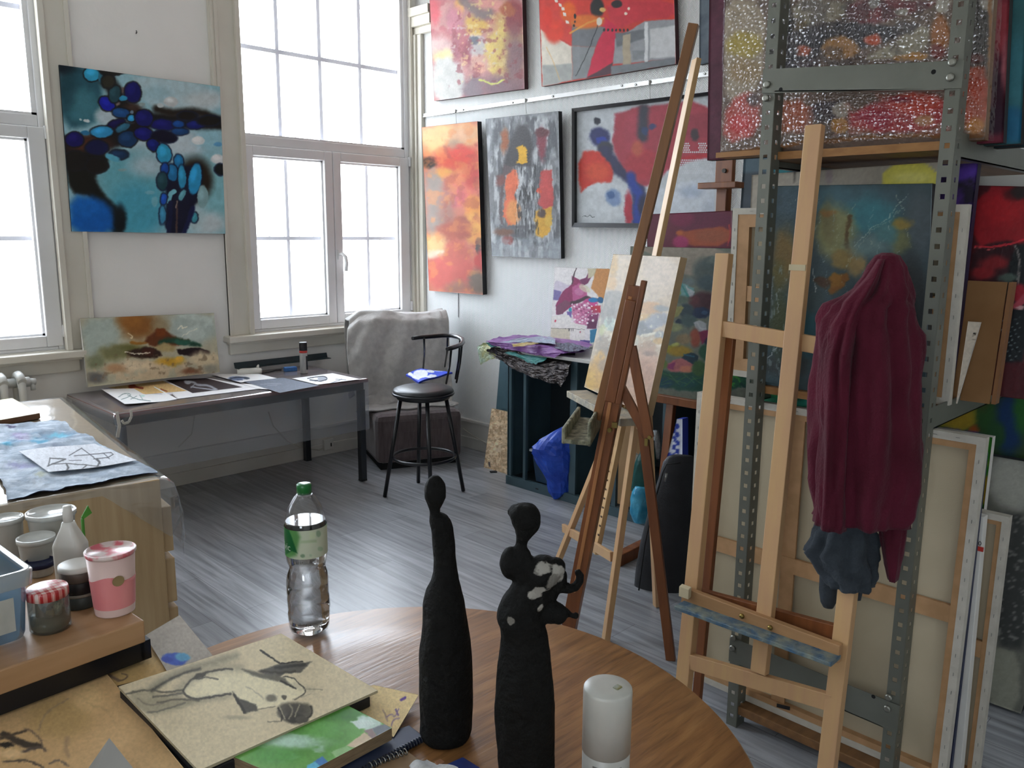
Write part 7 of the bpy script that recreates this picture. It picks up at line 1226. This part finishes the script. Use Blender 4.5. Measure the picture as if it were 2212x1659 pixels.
def clothdisp(u, v): return .010*np.abs(fbm(u*1.4, v*3., .25, 5)-.5)*2 + .004*np.sin(v*24+u*5)
cl = [atZ(*cq('c7', x, y), DZ+.012) for x, y in ((-220, 400), (330, 338), (900, 640), (60, 800))]
panel('painted_cloth', cl, '8b96a2', cops, 'c7', 180, .003, M('dark_blue_cloth_back', '23263c', .9, c2='2c3048'), paintmat('cloth_paint', .85, .4, 160, .1, .2), disp=clothdisp, gain=1.45, warp=12, ws=40, seed=17, ragged=.025, label='crumpled grey-blue paint-stained cloth lying on the drawer unit', cat='cloth')
dops = [S([(280,610),(290,565),(380,568),(300,600),(275,612)],7,'3a3a3c',2.5), S([(300,600),(380,592),(490,595),(590,605)],5,'3c3c3e',2), S([(380,645),(395,615),(385,598)],10,'303032',3), S([(455,635),(500,598)],6,'3a3a3c',2), S([(400,545),(470,500),(540,550),(580,590)],5,'34343a',2), S([(430,545),(520,535),(640,525),(655,538),(620,555),(540,560)],5,'38383c',2), S([(555,620),(575,580),(560,560)],9,'2c2c2e',3), S([(600,530),(630,560)],5,'34343a',2), S([(470,570),(400,575)],4,'44444a',2)]
dops = [S([u_, v_], o[2], o[3], o[4], o[5]) for o in dops for u_, v_ in zip(o[1][:-1], o[1][1:])]
panel('line_drawing', [atZ(*cq('c7', x, y), DZ+.026) for x, y in ((108, 520), (545, 472), (790, 575), (280, 645))], 'a3a6ac', dops, 'c7', 170, .001, PAPER, paintmat('drawing_paper'), disp=lambda u, v: .003*np.sin(u*5+v*2), gain=1.75, warp=2, seed=18, label='white sheet with bold angular line drawing on the paint-stained cloth', cat='drawing')
bops = [E(100,270,120,40,'857a54',30), E(180,290,60,20,'8a6a54',20), E(40,240,40,20,'a09a48',14), E(60,300,60,14,'7a7a5c',12)]
panel('painted_board', [atZ(*cq('c7', x, y), DZ+.03) for x, y in ((-250, 260), (70, 213), (230, 300), (-250, 385))], '8a8058', bops, 'c7', 90, .024, M('board_edge_brown', '6a4c38', .7, c2='74563e'), gain=1.4, warp=6, label='thick ochre painted board lying at the far left on the drawer unit', cat='board')

# ------------------------------------------------ wooden-topped stand with jars at the lower left
SZ = .86; sA, sB, sC = atZ(312, 1340, SZ), atZ(0, 1448, SZ), atZ(205, 1312, SZ)
eS = nrm(sB-sA); eD = nrm(A([eS[1], -eS[0], 0])); eD = eD if eD[1] > 0 else -eD
def ss(a, b, z): return A([sA[0], sA[1], 0])+eS*a+eD*b+zz*z
sd_ = root('wooden_topped_stand', ss(.3, .2, 0), 'low stand with thick wooden top and black frame holding jars at the lower left', 'stand')
mb = MB(); mb.hexa([ss(0, 0, SZ-.045), ss(.62, 0, SZ-.045), ss(.62, .46, SZ-.045), ss(0, .46, SZ-.045), ss(0, 0, SZ), ss(.62, 0, SZ), ss(.62, .46, SZ), ss(0, .46, SZ)])
build(mb, 'top', M('warm_pine_top', 'a07a54', .5, c2='ae8862', scale=(4, 40, 40), det=6, bump=.05), sd_, bev=.003)
mb = MB()
for b in (.008, .43): mb.hexa([ss(.0, b, SZ-.085), ss(.62, b, SZ-.085), ss(.62, b+.02, SZ-.085), ss(0, b+.02, SZ-.085), ss(0, b, SZ-.046), ss(.62, b, SZ-.046), ss(.62, b+.02, SZ-.046), ss(0, b+.02, SZ-.046)])
for a in (-.012, .6): mb.hexa([ss(a, .008, SZ-.085), ss(a+.02, .008, SZ-.085), ss(a+.02, .45, SZ-.085), ss(a, .45, SZ-.085), ss(a, .008, SZ-.046), ss(a+.02, .008, SZ-.046), ss(a+.02, .45, SZ-.046), ss(a, .45, SZ-.046)])
build(mb, 'frame', M('black_steel'), sd_)
for a in (.0, .59):
    for b in (.03, .42):
        mb = MB(); mb.hexa([ss(a, b, 0), ss(a+.025, b, 0), ss(a+.025, b+.025, 0), ss(a, b+.025, 0), ss(a, b, SZ-.085), ss(a+.025, b, SZ-.085), ss(a+.025, b+.025, SZ-.085), ss(a, b+.025, SZ-.085)]); build(mb, 'leg', M('black_steel'), sd_)
def foot(x, y): return atZ(x, y, SZ+.0005)
def scale_at(c): return np.linalg.norm(onvert(c, 200, 1250)-onvert(c, 100, 1250))/100.*(1)
def upto(c, x, y): return onvert(c, x, y)[2]-c[2]
MILK = M('milky_plastic', 'b9b6ae', .4, c2='c2c0b8', scale=(12, 12, 12)); CLR = thin('clear_tub', 'f2f3f2', .1, .2, 'd6d8d4', .22)
# pink cup
c = foot(249, 1318); pk = root('paint_cup', c, 'clear plastic cup half filled with pink paint, lidded, at the right end of the stand', 'cup'); s = scale_at(c)
hc = upto(c, 249, 1190); r0, r1 = 46*s, 56*s
mb = MB(); mb.lathe([(r0, 0), (r0, .002), (r0+(r1-r0)*.15, hc*.13), (r1, hc)], c, 44); build(mb, 'cup_wall', M('frosted_pink_white', 'd8bab2', .35, c2='dcc2ba', scale=(10, 10, 10)), pk)
nz, na = 24, 90; Pc = np.zeros((nz, na, 3)); k = np.linspace(.62, .13, nz); th = np.linspace(0, 2*PI, na)
for i in range(nz):
    for j in range(na): rr2 = r0+(r1-r0)*k[i]+.0006; Pc[i, j] = c+A([rr2*math.cos(th[j]), rr2*math.sin(th[j]), hc*(k[i] + (.035*math.sin(3*th[j]+1)+.05*math.sin(th[j]*2) if i == 0 else 0))])
mb = MB(); mb.grid(Pc[::-1]); build(mb, 'pink_paint', M('pink_paint', 'd67c80', .45, c2='de8e8e', scale=(18, 18, 6)), pk)
mb = MB(); mb.lathe([(r1*1.02, hc-.003), (r1*1.06, hc), (r1*1.06, hc+.005), (r1*1.0, hc+.006), (r1*.97, hc+.001), (.001, hc+.001)], c, 44); build(mb, 'lid', M('pink_smeared_lid', 'd2c0ba', .3, c2='c8606a', scale=(28, 28, 28), thr=(.52, .62)), pk)
cdp = nrm((CAMP-c)*A([1, 1, 0])); rr2 = (r0+r1)/2+.003; pa_ = math.atan2(cdp[1], cdp[0])+.22
mb = MB(); p = c+A([rr2*math.cos(pa_), rr2*math.sin(pa_), hc*.62]); mb.disc(p, .011, 16, 0, (math.cos(pa_), math.sin(pa_), -.1)); build(mb, 'sticker', M('ochre_sticker', '8a744e', .6, c2='93805a'), pk, label='ochre sticker')
# gingham jar
c = foot(110, 1356); gj = root('glass_jar', c, 'glass jar with red gingham lid in front on the stand', 'jar'); s = scale_at(c); h0 = upto(c, 110, 1272); r = 45*s
JG = thin('jar_glass', 'dfe4e2', .05, .35, '8a8f88', .30)
mb = MB(); mb.lathe([(r*.9, 0), (r, .004), (r, h0*.88), (r*.94, h0*.97), (r*.9, h0)], c, 40, cap=False); mb.lathe([(r*.9, 0), (.001, .0005)], c, 40, cap=False); build(mb, 'jar_body', JG, gj)
mb = MB(); mb.lathe([(r*.88, .004), (r*.94, .008), (r*.94, h0*.35), (.001, h0*.36)], c, 40); build(mb, 'murky_water', M('murky_water', '6c6c5c', .2, c2='7c7a68', scale=(20, 20, 20)), gj)
mb = MB()
for i, (sx_, sy_) in enumerate(((-.4, .1), (.2, .3), (.35, -.2), (-.1, -.3))): mb.tube([c+A([sx_*r, sy_*r, .01]), c+A([sx_*r*.9, sy_*r*.8, h0*.8])], .009, 10)
build(mb, 'stored_items', M('grey_brown_bits', '5a5448', .7, c2='7a7464', scale=(30, 30, 30)), gj)
def gingham():
    mt, N_, L, b = nodes_mat('red_gingham'); tc = N_.new('ShaderNodeTexCoord'); ck = []
    sx_ = N_.new('ShaderNodeSeparateXYZ'); L.new(tc.outputs['Object'], sx_.inputs[0])
    for k_ in (0, 1):
        m_ = N_.new('ShaderNodeMath'); m_.operation = 'PINGPONG'; m_.inputs[1].default_value = .0065; L.new(sx_.outputs[k_], m_.inputs[0]); g_ = N_.new('ShaderNodeMath'); g_.operation = 'GREATER_THAN'; g_.inputs[1].default_value = .00325; L.new(m_.outputs[0], g_.inputs[0]); ck.append(g_)
    a_ = N_.new('ShaderNodeMath'); a_.operation = 'ADD'; L.new(ck[0].outputs[0], a_.inputs[0]); L.new(ck[1].outputs[0], a_.inputs[1]); m_ = N_.new('ShaderNodeMath'); m_.operation = 'MULTIPLY'; m_.inputs[1].default_value = .5; L.new(a_.outputs[0], m_.inputs[0])
    r_2 = N_.new('ShaderNodeValToRGB'); r_2.color_ramp.interpolation = 'CONSTANT'; e = r_2.color_ramp.elements; e[0].color = C4('d8c4bc'); e[1].position = .75; e[1].color = C4('a8282a'); k_ = e.new(.25); k_.color = C4('c8807a'); L.new(m_.outputs[0], r_2.inputs[0]); L.new(r_2.outputs[0], b.inputs['Base Color']); b.inputs['Roughness'].default_value = .35
    return mt
mb = MB(); mb.lathe([(r*.98, h0-.012), (r*1.02, h0-.012), (r*1.02, h0+.002), (r*.98, h0+.005), (.001, h0+.006)], c, 40); build(mb, 'lid', gingham(), gj, label='red and white gingham lid')
# dark banded jar behind
c = foot(176, 1303); dj = root('paint_jar', c, 'stacked dark paint jar with a white lid behind the pink cup', 'jar'); s = scale_at(c); h1 = upto(c, 176, 1220); r = 43*s
for nm, za, zb_, m_ in (('jar_body', 0, .30, M('grey_green_paint', '3c4444', .4, c2='4a5250')), ('pale_band', .30, .38, M('pale_band', '8a8478', .5, c2='959084')), ('dark_band', .38, .68, M('dark_band', '1c1c1e', .4, c2='28282a')), ('neck', .68, .93, M('brown_grey_jar', '5a5048', .4, c2='665c52'))):
    mb = MB(); mb.lathe([(r*.97, h1*za), (r, h1*(za+.02)), (r, h1*(zb_-.02)), (r*.97, h1*zb_)], c, 40); build(mb, nm, m_, dj)
mb = MB(); mb.lathe([(r*1.03, h1*.93), (r*1.05, h1*.95), (r*1.03, h1*1.04), (r*.9, h1*1.06), (.001, h1*1.06)], c, 40); build(mb, 'lid', M('milky_plastic'), dj, label='white lid')
# white squeeze bottle
c = foot(160, 1262); wq2 = root('squeeze_bottle', c, 'white bottle with sloping shoulders behind the paint jars', 'bottle'); s = scale_at(c); hz_ = upto(c, 160, 1122)
def sq(h, w, d): return [c+nrm(RT*A([1, 1, 0]))*w*s*a_+nrm(FW*A([1, 1, 0]))*d*s*b_+zz*h for a_, b_ in [(math.copysign(abs(math.cos(t))**.5, math.cos(t)), math.copysign(abs(math.sin(t))**.5, math.sin(t))) for t in np.linspace(0, 2*PI, 32, endpoint=False)]]
mb = MB(); mb.loft([sq(0, 30, 26), sq(hz_*.04, 34, 28), sq(hz_*.62, 36, 28), sq(hz_*.66, 34, 27), sq(hz_*.9, 16, 15), sq(hz_*.98, 12, 12)]); build(mb, 'body', M('white_plastic'), wq2)
mb = MB(); mb.lathe([(11*s, hz_*.96), (11*s, hz_*1.12), (9*s, hz_*1.22), (.001, hz_*1.22)], c, 24); build(mb, 'cap', M('white_plastic'), wq2)
# tubs
def tub(x, y, ytop, rad, label, m_, lidm, name='plastic_tub'):
    c = foot(x, y); t = root(name, c, label, 'tub', None); s = scale_at(c); h_ = upto(c, x, ytop); r = rad*s
    mb = MB(); mb.lathe([(r*.82, 0), (r*.84, .003), (r*.97, h_*.93), (r*.97, h_)], c, 40); build(mb, 'body', m_, t)
    mb = MB(); mb.lathe([(r*.99, h_-.006), (r*1.04, h_-.006), (r*1.04, h_+.004), (r*.98, h_+.005), (r*.94, h_), (.001, h_+.0005)], c, 40); build(mb, 'lid', lidm, t); return t
MK2 = M('translucent_tub', 'a8a69e', .3, c2='b4b2aa', scale=(16, 16, 16)); LID = M('clear_lid', 'bcbdb8', .15, c2='cccdc8', scale=(24, 24, 24))
tub(84, 1225, 1162, 40, 'white lidded tub behind the clear bin', MK2, LID)
tub(118, 1190, 1106, 52, 'tallest lidded tub with a shiny clear lid, beside the green tag', MK2, LID)
tub(20, 1200, 1120, 36, 'clear lidded tub at the far left behind the bin', MK2, LID)
tub(88, 1240, 1215, 32, 'low navy-lidded tub behind the gingham jar', MK2, M('navy_lid', '161c3c', .4, c2='1c2448'))
p = foot(190, 1225); mb = MB(); g0 = onvert(p, 176, 1118); g1 = onvert(p, 190, 1092); g2 = onvert(p, 199, 1108); g3 = onvert(p, 180, 1122); gb = foot(186, 1225)
mb.add([g0, g1, g2, g3, g0+eD*.003, g1+eD*.003, g2+eD*.003, g3+eD*.003], [(0, 1, 2, 3), (7, 6, 5, 4), (0, 4, 5, 1), (1, 5, 6, 2), (2, 6, 7, 3), (3, 7, 4, 0)]); mb.tube([gb, (g0+g3)/2], .0035, 8); build(mb, 'green_tag', M('leaf_green_card', '3c7a1e', .6, c2='468a26'), label='bright green tag on a stick behind the white tubs', cat='tag')
c = foot(207, 1262); mb = MB(); s = scale_at(c); h_ = upto(c, 207, 1178); mb.lathe([(13*s, 0), (13*s, h_*.8), (8*s, h_*.95), (.001, h_)], c, 24); build(mb, 'small_vial', M('glassy_vial', '8f959a', .15, c2='a5abb0'), label='small glassy vial between the white bottle and the pink cup', cat='vial')
# translucent blue bin at the left edge
bi = root('plastic_bin', foot(20, 1385), 'translucent plastic bin with blue liquid bottle inside, cut by the left picture edge', 'bin'); b = BASE[bi.name]
cR = foot(58, 1376); s = scale_at(cR); hb_ = upto(cR, 70, 1222)
def rq(a0, a1, b0, b1, z, infl, n=8, rad=.02):
    a0 -= infl; a1 += infl; b0 -= infl; b1 += infl; out = []
    for (ca, cbv, t0) in ((a0+rad, b0+rad, PI), (a1-rad, b0+rad, 1.5*PI), (a1-rad, b1-rad, 0), (a0+rad, b1-rad, .5*PI)):
        for t in np.linspace(t0, t0+PI/2, n): out.append(A([cR[0], cR[1], 0])+eS*(ca+rad*math.cos(t))+eD*(cbv+rad*math.sin(t))+zz*z)
    return out
BINM = thin('translucent_blue', 'a9c4d8', .2, .2, '8fb0c8', .42)
mb = MB(); mb.loft([rq(0, .22, 0, .16, SZ+.001, 0), rq(0, .22, 0, .16, SZ+.01, .003), rq(0, .22, 0, .16, SZ+hb_, .012)], cap=False); build(mb, 'bin_wall', BINM, bi)
mb = MB(); mb.loft([rq(0, .22, 0, .16, SZ+hb_-.03, .018), rq(0, .22, 0, .16, SZ+hb_-.004, .020), rq(0, .22, 0, .16, SZ+hb_, .017), rq(0, .22, 0, .16, SZ+hb_, .011), rq(0, .22, 0, .16, SZ+hb_-.012, .010)], cap=False); build(mb, 'bin_rim', thin('milky_rim', 'd8dcda', .2, .25, 'c8ccca', .6), bi)
bb_ = root('blue_bottle', ss(sA[0]*0+.36, .08, SZ), 'blue plastic bottle with black cap standing in the translucent bin', 'bottle')
c = A([cR[0], cR[1], SZ+.002])+eS*.06+eD*.07; BASE[bb_.name] = c; bb_.location = c; hh = .14
mb = MB(); mb.lathe([(.034, 0), (.036, .005), (.036, hh*.82), (.03, hh*.95), (.022, hh)], c, 36); build(mb, 'body', M('bright_blue_plastic', '0f4c9a', .35, c2='1556a8'), bb_)
mb = MB(); mb.lathe([(.03, hh), (.03, hh+.03), (.026, hh+.034), (.001, hh+.034)], c, 30); build(mb, 'cap', M('black_plastic'), bb_)
c2_ = c+eS*.09+A([0, 0, 0]); b2 = root('paint_bottle', c2_, 'second bottle with a dark cap and pale label in the bin at the picture edge', 'bottle')
mb = MB(); mb.lathe([(.036, 0), (.038, .005), (.038, .11), (.03, .125), (.02, .13)], c2_, 36); build(mb, 'body', M('blue_grey_plastic'), b2)
mb = MB(); mb.lathe([(.0385, .02), (.0385, .09)], c2_, 36, cap=False); build(mb, 'label_band', M('pale_bottle_label', 'a9aaa2', .6, c2='b6b7ae', scale=(40, 40, 20)), b2)
mb = MB(); mb.lathe([(.022, .13), (.022, .165), (.001, .167)], c2_, 24); build(mb, 'cap', M('black_plastic'), b2)
# white print label on the bin front
p0 = A([cR[0], cR[1], 0])+eD*(-.0135); mb = MB(); mb.hexa([p0+eS*.02+zz*(SZ+.025), p0+eS*.14+zz*(SZ+.025), p0+eS*.14+zz*(SZ+.025)+eD*.001, p0+eS*.02+zz*(SZ+.025)+eD*.001, p0+eS*.02+zz*(SZ+.09)-eD*.004, p0+eS*.14+zz*(SZ+.09)-eD*.004, p0+eS*.14+zz*(SZ+.09)-eD*.003, p0+eS*.02+zz*(SZ+.09)-eD*.003]); build(mb, 'print_label', M('pale_bottle_label'), bi, label='pale printed label')
c = foot(18, 1240); 
# ------------------------------------------------ sets of like things
def setgroup(test, name):
    for o in bpy.data.objects:
        if o.parent is None and o.get('label') and test(o): o['group'] = name
setgroup(lambda o: o['category'] == 'painting' and o.location.x > 3.9, 'paintings on the white wall')
setgroup(lambda o: o['category'] == 'easel', 'wooden easels')
setgroup(lambda o: o['category'] == 'tissue paper', 'tissue papers on the slate cabinet')
setgroup(lambda o: o['category'] == 'sculpture', 'black sculptures on the round table')
setgroup(lambda o: o['category'] in ('drawing', 'paper') and o.location.y > 4.2, 'drawings and papers on the long table')
setgroup(lambda o: o['category'] in ('tub', 'jar', 'cup') and o.location.x < .7, 'pots on the wooden-topped stand')
setgroup(lambda o: o['category'] == 'painting' and 2.3 < o.location.x < 2.7 and o.location.z > 1.8, 'paintings on the upper rack shelf')
setgroup(lambda o: o['category'] == 'painting' and 2.3 < o.location.x < 2.8 and 1.1 < o.location.z < 1.8, 'paintings on the middle rack shelf')
setgroup(lambda o: o['category'] == 'notebook', 'spiral notebooks on the round table')
# ------------------------------------------------------------ view
SC.view_settings.view_transform = 'Standard'; SC.view_settings.look = 'None'; SC.view_settings.gamma = 1; SC.view_settings.use_curve_mapping = False
SC.view_settings.exposure = EXPO
SC.cycles.max_bounces = 10; SC.cycles.diffuse_bounces = 6; SC.cycles.glossy_bounces = 4; SC.cycles.transmission_bounces = 8; SC.cycles.transparent_max_bounces = 16
SC.cycles.caustics_reflective = False; SC.cycles.caustics_refractive = False; SC.cycles.sample_clamp_indirect = 6
